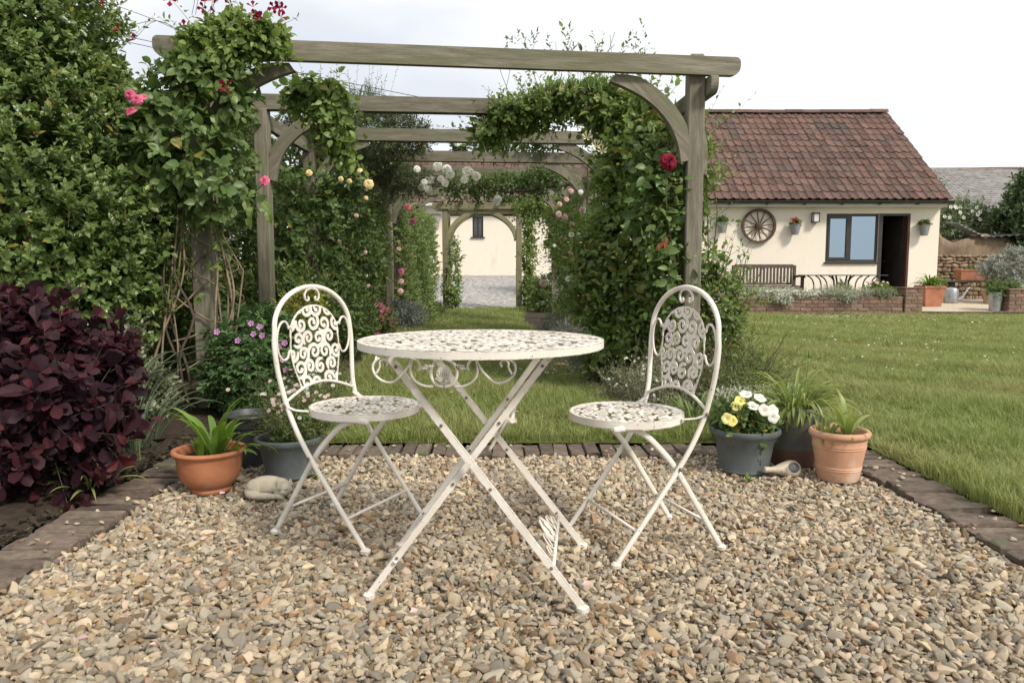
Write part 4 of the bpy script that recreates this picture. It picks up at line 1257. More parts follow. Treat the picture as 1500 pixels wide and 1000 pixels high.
# square terracotta planter with a fern, by the pier
fp = thing('square_planter', 'square red terracotta planter at the cottage corner', 'planter', (9.16, 16.25, .145))
g = G().prism([(-1, -1), (1, -1), (1, 1), (-1, 1)], 0, 1, lambda a, b_, d: (a * (.17 + .05 * d), b_ * (.17 + .05 * d), d * .40))
g.obj('body', 'terracotta_plain', fp); G().box(-.235, .235, -.235, .235, .40, .45, .006).obj('rim', 'terracotta_plain', fp); G().box(-.2, .2, -.2, .2, .4505, .456).obj('compost', 'compost', fp)
# watering can
wc = thing('watering_can', 'galvanised metal watering can on the terrace by the stone wall', 'watering can', (10.17, 17.15, .178))
shade_auto(G().lathe([(0, 0), (.15, 0), (.155, .01), (.15, .30), (.135, .33), (.06, .36), (0, .365)], 24).obj('body', 'galvanised', wc))
G().tube(bez((.145, 0, .07), (.30, 0, .10), (.33, 0, .30), (.42, 0, .36), 10), list(np.linspace(.03, .02, 10)), 8).obj('spout', 'galvanised', wc, smooth=True)
G().tube(bez((-.145, 0, .08), (-.30, 0, .12), (-.28, 0, .38), (-.08, 0, .345), 10), .010, 6).obj('handle', 'galvanised', wc, smooth=True)
# clay pot
cpz = thing('clay_pot', 'buff clay flower pot between watering can and silver bush', 'plant pot', (10.95, 16.9, .172))
shade_auto(G().lathe([(0, 0), (.15, 0), (.20, .29), (.225, .29), (.23, .35), (.20, .35), (.19, .31), (0, .31)], 24).obj('body', 'clay_buff', cpz)); 
# plank shelf with trough
sh = thing('plank_shelf', 'low dark wooden plank shelf in front of the stone wall', 'shelf', (11.3, 18.2, .185))
G().box(-.75, .75, -.16, .16, .46, .51, .005).obj('plank', 'bench_wood', sh)
for x in (-.62, .5): G().box(x, x + .12, -.13, .13, 0, .459).obj('support', 'dark_room', sh)
sh2 = thing('plank_shelf', 'short dark wooden plank stand behind the watering can', 'shelf', (9.98, 18.0, .185))
G().box(-.32, .42, -.14, .14, .27, .32, .005).obj('plank', 'bench_wood', sh2)
for x in (-.28, .28): G().box(x, x + .1, -.12, .12, 0, .269).obj('support', 'dark_room', sh2)
tr = thing('trough', 'red terracotta trough on the plank shelf', 'planter', (11.45, 18.2, .696))
G().prism([(-1, -1), (1, -1), (1, 1), (-1, 1)], 0, 1, lambda a, b_, d: (a * (.50 + .03 * d), b_ * (.12 + .02 * d), d * .22)).obj('body', 'terracotta_plain', tr)
G().box(-.55, .55, -.155, .155, .22, .26, .006).obj('rim', 'terracotta_plain', tr)
# grey bucket by the pier
gb = thing('bucket', 'pale grey metal bucket standing beside the brick pier', 'bucket', (9.78, 14.98, .112))
shade_auto(G().lathe([(0, 0), (.10, 0), (.135, .36), (.142, .365), (.142, .375), (.13, .375), (.12, .33), (0, .33)], 22).obj('body', 'galvanised', gb))

# ================================================================ PERGOLA AND ARCH
def timber(name, p0, p1, w, h, parent, mat='timber', up=(0, 0, 1), c=.008, round_=0.0, top=None):
    """squared timber from p0 to p1, grain along local z. h is measured along 'up'"""
    p0, p1 = Vector(p0), Vector(p1); z = (p1 - p0).normalized(); ln = (p1 - p0).length
    u = Vector(up); u = (u - z * u.dot(z)).normalized(); x = u.cross(z)
    M = Matrix.Identity(4)
    for r in range(3): M[r][0] = x[r]; M[r][1] = u[r]; M[r][2] = z[r]; M[r][3] = p0[r] - parent.location[r]
    g = G()
    if round_:
        hh = h / 2; k = [(R(a), ) for a in range(0, 91, 18)]
        poly = [(0 + round_ * (1 - math.cos(R(a))) * 1.0, -hh + round_ * (1 - math.sin(R(a)))) for a in range(0, 91, 18)]
        poly += [(ln - round_ * (1 - math.sin(R(a))), -hh + round_ * (1 - math.cos(R(a)))) for a in range(0, 91, 18)]
        poly += [(ln - .03 * (1 - math.cos(R(a))), hh - .03 * (1 - math.sin(R(a)))) for a in range(0, 91, 30)]
        poly += [(.03 * (1 - math.sin(R(a))), hh - .03 * (1 - math.cos(R(a)))) for a in range(0, 91, 30)]
        for a, b_, cc in ((-w / 2, w / 2, 0),): g.prism(poly, a, b_, lambda q, s, d: (d, s, q))
    else:
        n = max(2, int(ln / .5)); V = []; F = []
        oc = [(w / 2 - c, h / 2), (-w / 2 + c, h / 2), (-w / 2, h / 2 - c), (-w / 2, -h / 2 + c), (-w / 2 + c, -h / 2), (w / 2 - c, -h / 2), (w / 2, -h / 2 + c), (w / 2, h / 2 - c)]
        zs = list(np.linspace(0, ln, n + 1)); 
        rings = [(zz, 1.0) for zz in zs]
        if top: rings[-1] = (ln - top, 1.0); rings.append((ln, .72))
        for zz, s in rings:
            dx, dy = rng.normal(0, .0012, 2)
            for a, b_ in oc: V.append((a * s + dx, b_ * s + dy, zz))
        for i in range(len(rings) - 1):
            for k in range(8): F.append((i * 8 + k, i * 8 + (k + 1) % 8, (i + 1) * 8 + (k + 1) % 8, (i + 1) * 8 + k))
        F.append(tuple(range(8))[::-1]); F.append(tuple((len(rings) - 1) * 8 + k for k in range(8)))
        g.add(V, F)
    return g.obj(name, mat, parent, mat4=M)

def brace(parent, corner, hdir, reach, drop, w, t, mat='timber', name='brace', ctrl=(.16, .20)):
    """curved knee brace under a beam: corner = inside corner of post and beam, hdir = unit vector along the beam"""
    c = Vector(corner); hd = Vector(hdir).normalized()
    P = bez((0, -drop, 0), (ctrl[0] * .15, -drop * .48, 0), (reach * .42, -ctrl[1] * .45, 0), (reach, 0, 0), 12)
    L1 = []; L2 = []
    for i, p in enumerate(P):
        tg = (P[min(i + 1, 11)] - P[max(i - 1, 0)]).normalized(); nn = Vector((-tg.y, tg.x, 0))
        L1.append((p.x + nn.x * w * .5, p.y + nn.y * w * .5)); L2.append((p.x - nn.x * w * .5, p.y - nn.y * w * .5))
    cl = lambda q: (max(q[0], .0), min(q[1], -.002))
    poly = [cl(q) for q in L1] + [cl(q) for q in L2[::-1]]
    side = Vector((-hd.y, hd.x, 0))
    # build along local z = slope so that the grain follows
    zl = (hd * reach + Vector((0, 0, drop))).normalized(); xl = side; yl = zl.cross(xl)
    M = Matrix.Identity(4)
    for r in range(3): M[r][0] = xl[r]; M[r][1] = yl[r]; M[r][2] = zl[r]; M[r][3] = c[r] - parent.location[r]
    Mi = M.to_3x3().inverted()
    g = G().prism(poly, -t / 2, t / 2, lambda a, b_, d: tuple(Mi @ (hd * a + Vector((0, 0, b_)) + side * d)))
    return g.obj(name, mat, parent, mat4=M)

pg = thing('pergola', 'weathered timber pergola with cross beams over the grass path', 'pergola', (-.4, 8.5, LZ))
YL = [4.66, 6.02, 7.36, 8.68, 10.0, 11.3, 12.6]
XL = [-1.93, -1.99, -1.98, -1.93, -1.89, -1.86, -1.82]
XR = [1.22, 1.12, 1.04, .95, .88, .80, .74]
ZB = 2.215
for i in range(7):
    yl = YL[i]; yr = yl + (.40 if i == 0 else .27)
    l_, r_ = Vector((XL[i], yl, 0)), Vector((XR[i], yr, 0)); hd = (r_ - l_).normalized(); sd = Vector((-hd.y, hd.x, 0))
    pw = .112 if i == 0 else .108
    timber('post', l_ + Vector((0, 0, -.05)), l_ + Vector((0, 0, ZB + .005 if i == 0 else ZB - .035)), pw, pw, pg, up=(0, 1, 0))
    timber('post', r_ + Vector((0, 0, -.05)), r_ + Vector((0, 0, ZB + .112 if i == 0 else ZB - .035)), pw, pw, pg, up=(0, 1, 0), top=.03 if i == 0 else None)
    ov0, ov1 = (.22, .27) if i == 0 else (.10, .10)
    off = -sd * (.076 if i == 0 else .0) 
    a, b_ = l_ - hd * ov0, r_ + hd * ov1
    zc = ZB + (.018 if i == 0 else .015)
    timber('cross_beam', a + off + Vector((0, 0, zc + .005)), b_ + off + Vector((0, 0, zc + .005 + (.0 if i else .0))), .048 if i == 0 else .10, .118, pg, round_=.06)
    if i != 2 or True:
        brace(pg, l_ + hd * (pw / 2) + off * .3 + Vector((0, 0, zc - .055)), hd, .52, .55, .10, .055)
        brace(pg, r_ - hd * (pw / 2) + off * .3 + Vector((0, 0, zc - .055)), -hd, .52, .55, .10, .055)
# side rails along the posts
for X, yo, nm in ((XL, 0, 'l'), (XR, .27, 'r')):
    y0, y1 = YL[0] + (.40 if nm == 'r' else 0) - .16, YL[-1] + yo + .25
    dx = .0
    sx = (.0625 + .027) * (1 if nm == 'r' else -1)
    a = Vector((X[0] + sx, y0, ZB - .105)); b_ = Vector((X[-1] + sx, y1, ZB - .105))
    timber('side_rail', a, b_, .05, .115, pg, round_=.06)
rr = Vector((XR[0] + .085, YL[0] + .40 + .0625, ZB - .166)); brace(pg, rr, (-.06, 1, 0), .50, .50, .11, .05)
rl = Vector((XL[0] - .085, YL[0] + .0625, ZB - .166)); brace(pg, rl, (-.02, 1, 0), .50, .50, .11, .05)

ar = thing('garden_arch', 'pale timber garden arch framing the far driveway', 'arch', (-.66, 16.6, LZ))
AX0, AX1, AY = -1.47, .155, 16.45
for dy in (0, .62):
    for x in (AX0, AX1): timber('post', (x, AY + dy, -.05), (x, AY + dy, 2.42), .125, .10, ar, 'timber_green', up=(0, 1, 0), top=.02)
    timber('cross_beam', (AX0 - .28, AY + dy - .075, 2.33), (AX1 + .28, AY + dy - .075, 2.33), .045, .13, ar, 'timber_green', round_=.05)
    brace(ar, (AX0 + .0625, AY + dy, 2.262), (1, 0, 0), .76, .66, .09, .06, 'timber_green')
    brace(ar, (AX1 - .0625, AY + dy, 2.262), (-1, 0, 0), .76, .66, .09, .06, 'timber_green')
    timber('tie_beam', (AX0 + .0625, AY + dy, 2.205), (AX1 - .0625, AY + dy, 2.205), .05, .09, ar, 'timber_green')
for x in np.linspace(AX0 - .03, AX1 + .03, 5):
    timber('rafter', (x, AY - .28, 2.45), (x, AY + .92, 2.45), .045, .12, ar, 'timber_green', round_=.06)

# overhead cables far off
for dz, lb in ((0, 'upper thin overhead cable crossing the grey sky'), (-.28, 'lower thin overhead cable crossing the grey sky')):
    o = G().tube([(x, 40, 12.9 + dz - .21 * (x + 19) + .0006 * (x + 19) ** 2) for x in np.linspace(-60, 20, 30)], .018, 5).obj('overhead_cable', 'cable')
    tag(o, lb, 'cable')
# ================================================================ BISTRO SET
def fretwork(sd, spirals, x0, x1, y0, y1, h, rim=.006, wmul=1.0):
    """flat sheet cut into scrolls: sd(X, Y) signed distance of the outline, spirals = (cx, cy, radius, turn, start angle, half width)"""
    xs = np.arange(x0 - h, x1 + 2 * h, h); ys = np.arange(y0 - h, y1 + 2 * h, h)
    X, Y = np.meshgrid(xs, ys); f = np.full(X.shape, 1.0)
    for cx, cy, r, turn, a0, hw in spirals:
        th = np.linspace(0, 1, 56)
        rr = r * (1 - .74 * th ** .9); an = a0 + turn * 2 * PI * 1.12 * th
        # tail sweeping out to meet the next scroll
        tt = np.linspace(-.10, 0, 6)[:-1]
        rr = np.concatenate([r * (1 - tt * .75), rr]); an = np.concatenate([a0 + turn * 2 * PI * tt * .9, an])
        w = hw * np.concatenate([np.linspace(.75, 1, len(tt)), 1.12 - .42 * th]); w[-4:] = hw * 1.15
        px, py = cx + rr * np.cos(an), cy + rr * np.sin(an)
        m = r * 1.25 + hw * 2
        i0, i1 = np.searchsorted(xs, cx - m), np.searchsorted(xs, cx + m); j0, j1 = np.searchsorted(ys, cy - m), np.searchsorted(ys, cy + m)
        sx, sy = X[j0:j1, i0:i1], Y[j0:j1, i0:i1]
        if sx.size == 0: continue
        d = np.sqrt((sx[..., None] - px) ** 2 + (sy[..., None] - py) ** 2) - w
        f[j0:j1, i0:i1] = np.minimum(f[j0:j1, i0:i1], d.min(-1))
    s = sd(X, Y)
    f = np.minimum(f, np.abs(s + rim * .5) - rim * .5); f = np.maximum(f, s)
    f = np.where(np.abs(f) < h * .02, h * .02, f)
    V = []; F = []; idx = {}
    def corner(j, i):
        k = (j, i)
        if k not in idx: idx[k] = len(V); V.append((xs[i], ys[j]))
        return idx[k]
    def cross(j, i, j2, i2):
        if (j2, i2) < (j, i): j, i, j2, i2 = j2, i2, j, i
        k = (j, i, j2, i2)
        if k not in idx:
            t = f[j, i] / (f[j, i] - f[j2, i2]); idx[k] = len(V)
            V.append((xs[i] + (xs[i2] - xs[i]) * t, ys[j] + (ys[j2] - ys[j]) * t))
        return idx[k]
    neg = f < 0
    act = neg[:-1, :-1] | neg[1:, :-1] | neg[:-1, 1:] | neg[1:, 1:]
    for j, i in zip(*np.nonzero(act)):
        cs = ((j, i), (j, i + 1), (j + 1, i + 1), (j + 1, i)); poly = []
        for k in range(4):
            a, b_ = cs[k], cs[(k + 1) % 4]
            if neg[a]: poly.append(corner(*a))
            if neg[a] != neg[b_]: poly.append(cross(*a, *b_))
        if len(poly) > 2: F.append(tuple(poly))
    return np.array(V), F

def sheet_solid(V2, F, t, place):
    """thickness t; place(x, y, d) -> xyz"""
    n = len(V2); V = [place(x, y, t / 2) for x, y in V2] + [place(x, y, -t / 2) for x, y in V2]
    E_ = {}
    for f in F:
        for a, b_ in zip(f, f[1:] + f[:1]):
            E_[(a, b_)] = 1
    FF = [f for f in F] + [tuple(i + n for i in f[::-1]) for f in F]
    for (a, b_) in E_:
        if (b_, a) not in E_: FF.append((b_, a, a + n, b_ + n))
    return V, FF

def spiral_field(cx0, cx1, cy0, cy1, pitch, hw, seed, jit=.10):
    r2 = np.random.default_rng(seed); S = []; j = 0
    y = cy0
    while y <= cy1 + 1e-6:
        x = cx0 + (pitch * .5 if j % 2 else 0); i = 0
        while x <= cx1 + 1e-6:
            turn = 1 if (i + j) % 2 else -1
            S.append((x + r2.normal(0, pitch * jit * .4), y + r2.normal(0, pitch * jit * .4), pitch * (.475 + r2.uniform(-.05, .05)), turn, r2.choice([0, .5, 1, 1.5]) * PI + r2.normal(0, .4), hw))
            x += pitch; i += 1
        y += pitch * .87; j += 1
    return S

def scroll(points, r, g, seg=6): g.tube(points, r, seg)

def spiral_pts(c, r0, r1, a0, a1, u, v, n=18):
    """spiral in the plane (u, v)"""
    c, u, v = Vector(c), Vector(u), Vector(v)
    return [c + u * (math.cos(a0 + (a1 - a0) * t) * (r0 + (r1 - r0) * t)) + v * (math.sin(a0 + (a1 - a0) * t) * (r0 + (r1 - r0) * t)) for t in np.linspace(0, 1, n)]

def disc_sheet(rad, pitch, hw, h, t, z, seed):
    sp = [s for s in spiral_field(-rad, rad, -rad, rad, pitch, hw, seed) if math.hypot(s[0], s[1]) < rad + pitch * .3]
    V2, F = fretwork(lambda X, Y: np.sqrt(X * X + Y * Y) - (rad - .001), sp, -rad, rad, -rad, rad, h, .010)
    return sheet_solid(V2, F, t, lambda x, y, d: (x, y, z + d))

def band(rad, z0, z1, t, seg=72):
    return G().lathe([(rad - t, z0), (rad, z0), (rad, z1), (rad - t, z1), (rad - t, z0)], seg)

# ---------------- chair. x forward, y across, z up, origin between the feet
def make_chair(label, loc, rotz):
    c = thing('bistro_chair', label, 'chair', loc, rotz, 'white metal folding bistro chairs')
    fx = .198
    X = lambda u: fx - u
    # back hoop and front legs are one bent bar: half profile from foot to crown
    side = [(0.0, 0.0, .178), (.105, .135, .178), (.216, .283, .178), (.268, .365, .179), (.302, .44, .182), (.318, .50, .187), (.328, .57, .197), (.334, .65, .203), (.336, .70, .198)]
    top = []
    for k in range(1, 8):
        a = PI / 2 * k / 8; top.append((.336 + .012 * math.sin(a), .70 + .145 * math.sin(a), .198 * math.cos(a)))
    half = [(X(u), y, z) for u, z, y in side] + [(X(u), y, z) for u, z, y in top]
    full = half + [(X(.348), 0, .845)] + [(x, -y, z) for x, y, z in half[::-1]]
    path = smooth_path(full, 4)
    g = G(); 
    g.tube(path, .0085, 10)
    shade_auto(g.obj('back_hoop', 'white_paint', c), 60)
    # seat legs: from under the seat front, bending down to the rear feet
    for s in (-1, 1):
        yy = s * .158
        p = smooth_path([(X(-.005), yy, .418), (X(.05), yy, .418), (X(.105), yy, .395), (X(.16), yy, .345), (X(.216), yy, .280), (X(.30), yy, .150), (X(.396), yy, 0.0)], 4)
        shade_auto(G().tube(p, .0095, 8, flat=.0045, up=(0, 1, 0)).obj('leg', 'white_paint', c), 50) if False else \
            G().tube(p, .0100, 8, flat=.0050).obj('leg', 'white_paint', c, smooth=True)
        # bolt where the bars cross, pivot at the seat
        G().lathe([(0, 0), (.006, 0), (.006, .006), (.003, .008), (0, .008)], 10, (X(.216), 0, .283), axis='y').obj('rivet', 'rivet', c).location = (0, s * .187 - (.008 if s < 0 else 0), 0)
        G().lathe([(0, 0), (.0065, 0), (.0065, .006), (.003, .008), (0, .008)], 10, (X(.306), 0, .452), axis='y').obj('rivet', 'rivet', c).location = (0, s * .191 - (.008 if s < 0 else 0), 0)
        for u, y2, nm in ((0, .178, 'front'), (.396, .158, 'rear')):
            G().lathe([(0, -.006), (.016, -.006), (.017, .004), (.010, .010), (0, .012)], 14, (X(u), s * y2, 0)).obj('foot_cap', 'white_paint', c, smooth=False)
        # strap from the seat rim to the hoop
        G().tube([(X(.24), s * .150, .432), (X(.28), s * .172, .437), (X(.306), s * .181, .448)], .003, 6, flat=.011).obj('seat_strap', 'white_paint', c)
    G().tube([(X(.075), .178, .096), (X(.075), -.178, .096)], .0052, 8).obj('stretcher', 'white_paint', c, smooth=True)
    G().tube([(X(.338), .158, .092), (X(.338), -.158, .092)], .0052, 8).obj('stretcher', 'white_paint', c, smooth=True)
    G().tube([(X(.03), .153, .410), (X(.03), -.153, .410)], .005, 8).obj('stretcher', 'white_paint', c, smooth=True)
    G().tube(smooth_path([(X(.02), .11, .415), (X(.06), .11, .400), (X(.22), .11, .400), (X(.25), .11, .415)], 4), .0035, 6).obj('seat_guide', 'white_paint', c, smooth=True)
    G().tube(smooth_path([(X(.02), -.11, .415), (X(.06), -.11, .400), (X(.22), -.11, .400), (X(.25), -.11, .415)], 4), .0035, 6).obj('seat_guide', 'white_paint', c, smooth=True)
    # seat
    V, F = disc_sheet(.184, .054, .0060, .0030, .003, .438, 5)
    seat = mk('seat', [(x + X(.125), y, z) for x, y, z in V], F, 'white_paint', c)
    b = band(.187, .417, .4405, .004); b.V = [(x + X(.125), y, z) for x, y, z in b.V]
    rim = b.obj('seat_rim', 'white_paint', seat); shade_auto(rim)
    # back panel: arched top, waisted foot
    def sd(Xg, Yg):
        t = np.clip((Yg - .0) / .17, 0, 1)
        hwid = .098 + .032 * np.sin(t * PI * .62) ** 1.3
        body = np.maximum(np.abs(Xg) - hwid, np.maximum(-Yg + .012 * np.cos(np.clip(Xg / .10, -1, 1) * PI / 2), Yg - .182))
        capd = np.sqrt((Xg / .129) ** 2 + ((Yg - .180) / .106) ** 2) * .1 - .1
        return np.minimum(body, np.where(Yg > .177, capd, 1))
    sp = spiral_field(-.124, .124, .018, .30, .058, .0064, 9, .12)
    V2, F = fretwork(sd, sp, -.142, .142, -.01, .31, .0019, .0060)
    z0 = .496
    bx = lambda zz: X(np.interp(zz, [.44, .5, .57, .65, .70, .845], [.302, .318, .328, .334, .336, .348]))
    V, F = sheet_solid(V2, F, .0028, lambda x, y, d: (bx(z0 + y) + d, x, z0 + y))
    mk('back_panel', V, F, 'white_paint', c)
    # hoop under the panel
    arc = [(bx(.464 + .046 * math.cos(t * PI / 2)), .184 * t, .464 + .046 * math.cos(t * PI / 2)) for t in np.linspace(-1, 1, 17)]
    G().tube(arc, .0052, 8).obj('lower_arc', 'white_paint', c, smooth=True)
    # scrolls at the crown and both sides
    xx = bx(.81)
    u, v = (0, 1, 0), (0, 0, 1)
    g = G()
    for s in (-1, 1):
        pts = spiral_pts((xx, s * .020, .8015), .010, .0035, PI if s < 0 else 0, (PI if s < 0 else 0) - s * 2.2 * PI * -1, u, v, 16)
        g.tube([(xx, 0, .838), (xx, s * .012, .8375), (xx, s * .028, .832), (xx, s * .038, .818), (xx, s * .036, .803), (xx, s * .027, .795), (xx, s * .018, .798), (xx, s * .016, .806), (xx, s * .021, .809)], .0042, 8)
    g.obj('crown_scroll', 'white_paint', c, smooth=True)
    for s in (-1, 1):
        g = G(); zc = .655; xs_ = bx(zc)
        pts = [(.118, .706), (.124, .712), (.131, .708), (.131, .699), (.136, .712), (.150, .727), (.168, .724), (.183, .702), (.189, .665), (.183, .628), (.168, .602), (.150, .598), (.137, .611), (.131, .625), (.130, .612), (.122, .609), (.117, .618)]
        pts = [(.119, .700), (.121, .709), (.129, .712), (.135, .706), (.136, .714), (.146, .728), (.163, .730), (.179, .714), (.189, .685), (.190, .655), (.184, .627), (.170, .606), (.153, .601), (.140, .609), (.135, .622), (.130, .630), (.121, .628), (.118, .620)]
        g.tube(smooth_path([(xs_ - .0, s * y, z) for y, z in pts], 3), .0040, 8)
        g.obj('side_scroll', 'white_paint', c, smooth=True)
    return c
make_chair('white scrolled metal bistro chair beside the sleeping cat ornament', (-.575, 2.555, .003), R(-25.3))
make_chair('white scrolled metal bistro chair beside the bowl of petunias', (.445, 2.43, .003), R(199.9))

# ---------------- table
tb = thing('bistro_table', 'round white metal bistro table with scrolled top and crossed legs', 'table', (-.09, 2.16, .003), R(-2.5))
TR = .357
V, F = disc_sheet(TR - .003, .062, .0070, .0040, .003, .699, 21)
top = mk('tabletop', V, F, 'white_paint', tb)
shade_auto(band(TR, .681, .7015, .005, 96).obj('rim', 'white_paint', top))
shade_auto(G().lathe([(.296, .690), (.302, .690), (.302, .697), (.296, .697), (.296, .690)], 72).obj('under_ring', 'white_paint', top))
def flatbar(name, p0, p1, w, t, y_axis=(0, 1, 0)):
    p0, p1 = Vector(p0), Vector(p1); z = (p1 - p0).normalized(); yv = Vector(y_axis); yv = (yv - z * yv.dot(z)).normalized(); xv = yv.cross(z)
    # channel section: flat face with two returned lips
    prof = [(-w / 2, -t / 2), (w / 2, -t / 2), (w / 2, t / 2), (w / 2 - .003, t / 2), (w / 2 - .003, -t / 2 + .003), (-w / 2 + .003, -t / 2 + .003), (-w / 2 + .003, t / 2), (-w / 2, t / 2)]
    g = G().prism(prof, 0, (p1 - p0).length, lambda a, b_, d: tuple(p0 + xv * a + yv * b_ + z * d))
    return g.obj(name, 'white_paint', tb)
LEGS = [((.290, -.232), (-.235, -.200), -.014), ((-.300, -.205), (.205, -.195), .014), ((.312, .200), (-.215, .200), .014), ((-.285, .205), (.205, .205), -.014)]
for (fx_, fy), (tx, ty), off in LEGS:
    flatbar('leg', (fx_, fy + off, .004), (tx, ty + off, .680), .0185, .013)
    G().lathe([(0, -.007), (.017, -.007), (.018, .006), (.012, .010), (0, .012)], 14, (fx_, fy + off, .0)).obj('foot_cap', 'white_paint', tb)
    for k, q in enumerate((.16, .47, .72, .95)):
        p = Vector((fx_, fy + off, .004)).lerp(Vector((tx, ty + off, .680)), q)
        G().lathe([(0, -.004), (.004, -.003), (.0045, 0), (0, 0)], 8, tuple(p + Vector((0, -.008, 0))), axis='y').obj('rivet', 'rivet', tb)
# frame rails under the top holding the legs
for x in (-.235, .205):
    G().tube([(x, -.235, .682), (x, .235, .682)], .006, 8).obj('top_rail', 'white_paint', tb, smooth=True)
for (a, b_) in ((0, 2), (1, 3)):
    pa = Vector((LEGS[a][0][0], LEGS[a][0][1], 0)).lerp(Vector((LEGS[a][1][0], LEGS[a][1][1], .68)), .15)
    pb = Vector((LEGS[b_][0][0], LEGS[b_][0][1], 0)).lerp(Vector((LEGS[b_][1][0], LEGS[b_][1][1], .68)), .15)
    G().tube([pa, pb], .0055, 8).obj('stretcher', 'white_paint', tb, smooth=True)
    # looped scrollwork standing on the stretcher, in the plane of the two legs
    up = (Vector((LEGS[a][1][0] - LEGS[a][0][0], 0, .68))).normalized(); ax = (pb - pa); ln = ax.length; ax.normalize()
    g = G(); mid = pa.lerp(pb, .5)
    for s in (-1, 1):
        for k, (o0, hh, ww) in enumerate(((.02, .068, .026), (.070, .056, .028), (.12, .036, .024))):
            base = mid + ax * (s * o0)
            g.tube(smooth_path([base, base + ax * (s * ww) + up * hh * .45, base + ax * (s * ww * .7) + up * hh * .9, base + up * hh + ax * (s * ww * .1), base - ax * (s * ww * .25) + up * hh * .7, base + ax * (s * .004) + up * .012], 5), .0024, 7)
    for s in (-1, 1):
        for k in range(2):
            base = mid + ax * (s * (.006 + .012 * k)) + up * .01
            g.tube(smooth_path([base, base + ax * (s * .018) + up * .03, base + ax * (s * .010) + up * .06, base + up * .072], 4), .0025, 6)
    g.obj('scroll_brace', 'white_paint', tb, smooth=True)
G().tube([(.20, .02, .30), (.20, .205, .30)], .004, 6)
# folding latch on the crossed bars
G().tube(smooth_path([(.035, -.170, .41), (.060, -.176, .455), (.085, -.176, .50), (.080, -.170, .525), (.062, -.170, .47)], 4), .0048, 7).obj('latch', 'white_paint', tb, smooth=True)
G().tube([(.098, -.224, .500), (.098, .18, .500)], .0055, 8).obj('latch_rod', 'white_paint', tb, smooth=True)
G().box(.088, .112, -.218, -.206, .495, .508, .002).obj('latch_plate', 'white_paint', tb)
# apron scrolls with medallion, hung at the front
yA = -.262
ap = G()
sp = smooth_path
cx = -.075
u, v = (1, 0, 0), (0, 0, 1)
def sc(pts, r=.0035): ap.tube(sp([(cx + x, yA, z) for x, z in pts], 5), r, 8)
for s in (-1, 1):
    sc([(s * .168, .674), (s * .182, .662), (s * .186, .645), (s * .176, .625), (s * .155, .612), (s * .132, .612), (s * .108, .632), (s * .090, .657), (s * .083, .674)])
    sc([(s * .150, .652), (s * .147, .664), (s * .156, .670), (s * .167, .664), (s * .168, .650), (s * .178, .632)], .0030)
    sc([(s * .083, .674), (s * .088, .650), (s * .084, .627), (s * .070, .610), (s * .048, .601), (s * .028, .600)])
    sc([(s * .083, .674), (s * .070, .668), (s * .062, .655), (s * .064, .642)], .0038)
    sc([(0, .600), (s * .018, .604), (s * .031, .620), (s * .034, .640), (s * .028, .657), (s * .014, .668), (0, .672)], .0045)
ap.obj('apron_scroll', 'white_paint', tb, smooth=True)
g = G().ball((cx, yA - .002, .632), (.021, .007, .026), 16, 10)
g.obj('medallion', 'white_paint', tb, smooth=True)
g = G()
for k in range(9):
    a = R(-78 + 156 * k / 8)
    g.tube([(cx, yA - .008, .614), (cx + math.sin(a) * .010, yA - .011, .614 + math.cos(a) * .014), (cx + math.sin(a) * .022, yA - .006, .616 + math.cos(a) * .032)], [.0018, .0030, .0022], 6)
g.obj('shell_ribs', 'white_paint', tb, smooth=True)
for s in (-1, 1):
    g = G()
    for k in range(4):
        a = R(20 + 34 * k)
        g.tube([(cx + s * .036, yA, .645), (cx + s * (.036 + .014 * math.cos(a)), yA - .004, .645 + .012 * math.sin(a)), (cx + s * (.036 + .027 * math.cos(a * .9)), yA - .002, .640 + .018 * math.sin(a))], [.003, .0045, .002], 6)
    g.obj('acanthus_leaf', 'white_paint', tb, smooth=True)
G().ball((cx, yA, .676), (.008, .006, .007), 10, 6).obj('finial', 'white_paint', tb, smooth=True)
for x in (cx - .178, cx + .178):
    G().tube([(x, yA, .668), (x, yA + .03, .686)], .004, 6).obj('bracket', 'white_paint', tb)

# ================================================================ POTS AND ORNAMENTS BY THE PATIO
def pot(name, label, loc, k_, prof, mat, seg=48, soil=None, rotz=0):
    t = thing(name, label, 'plant pot', loc, rotz); t.scale = (k_, k_, k_)
    shade_auto(G().lathe(prof, seg).obj('body', mat, t), 40)
    if soil:
        r_, z_ = soil; V = []; F = []; V.append((0, 0, z_ + .012))
        for j in range(1, 5):
            for k in range(24):
                a = 2 * PI * k / 24; V.append((r_ * j / 4 * math.cos(a), r_ * j / 4 * math.sin(a), z_ + rng.normal(0, .005) * (j < 4)))
        for k in range(24): F.append((0, 1 + k, 1 + (k + 1) % 24))
        for j in range(3):
            for k in range(24): a = 1 + j * 24 + k; b_ = 1 + j * 24 + (k + 1) % 24; F.append((a, a + 24, b_ + 24, b_))
        mk('compost', V, F, 'compost', t, smooth=True)
    return t
pot('terracotta_bowl', 'smooth orange terracotta bowl holding a strappy lily', (-1.245, 2.985, .004), .90,
    [(0, 0), (.088, 0), (.092, .010), (.088, .022), (.112, .040), (.132, .075), (.140, .120), (.143, .160), (.146, .172), (.160, .178), (.164, .186), (.160, .194), (.150, .197), (.138, .193), (.134, .180), (.132, .150), (0, .150)], 'terracotta', soil=(.131, .156))
pot('grey_pot', 'tall dark grey pot behind the terracotta bowl', (-1.225, 3.42, .004), .95,
    [(0, 0), (.075, 0), (.090, .12), (.098, .185), (.104, .188), (.106, .196), (.112, .232), (.128, .238), (.131, .246), (.127, .252), (.116, .252), (.110, .236), (.105, .222), (0, .222)], 'slate_pot_dark', soil=(.106, .224))
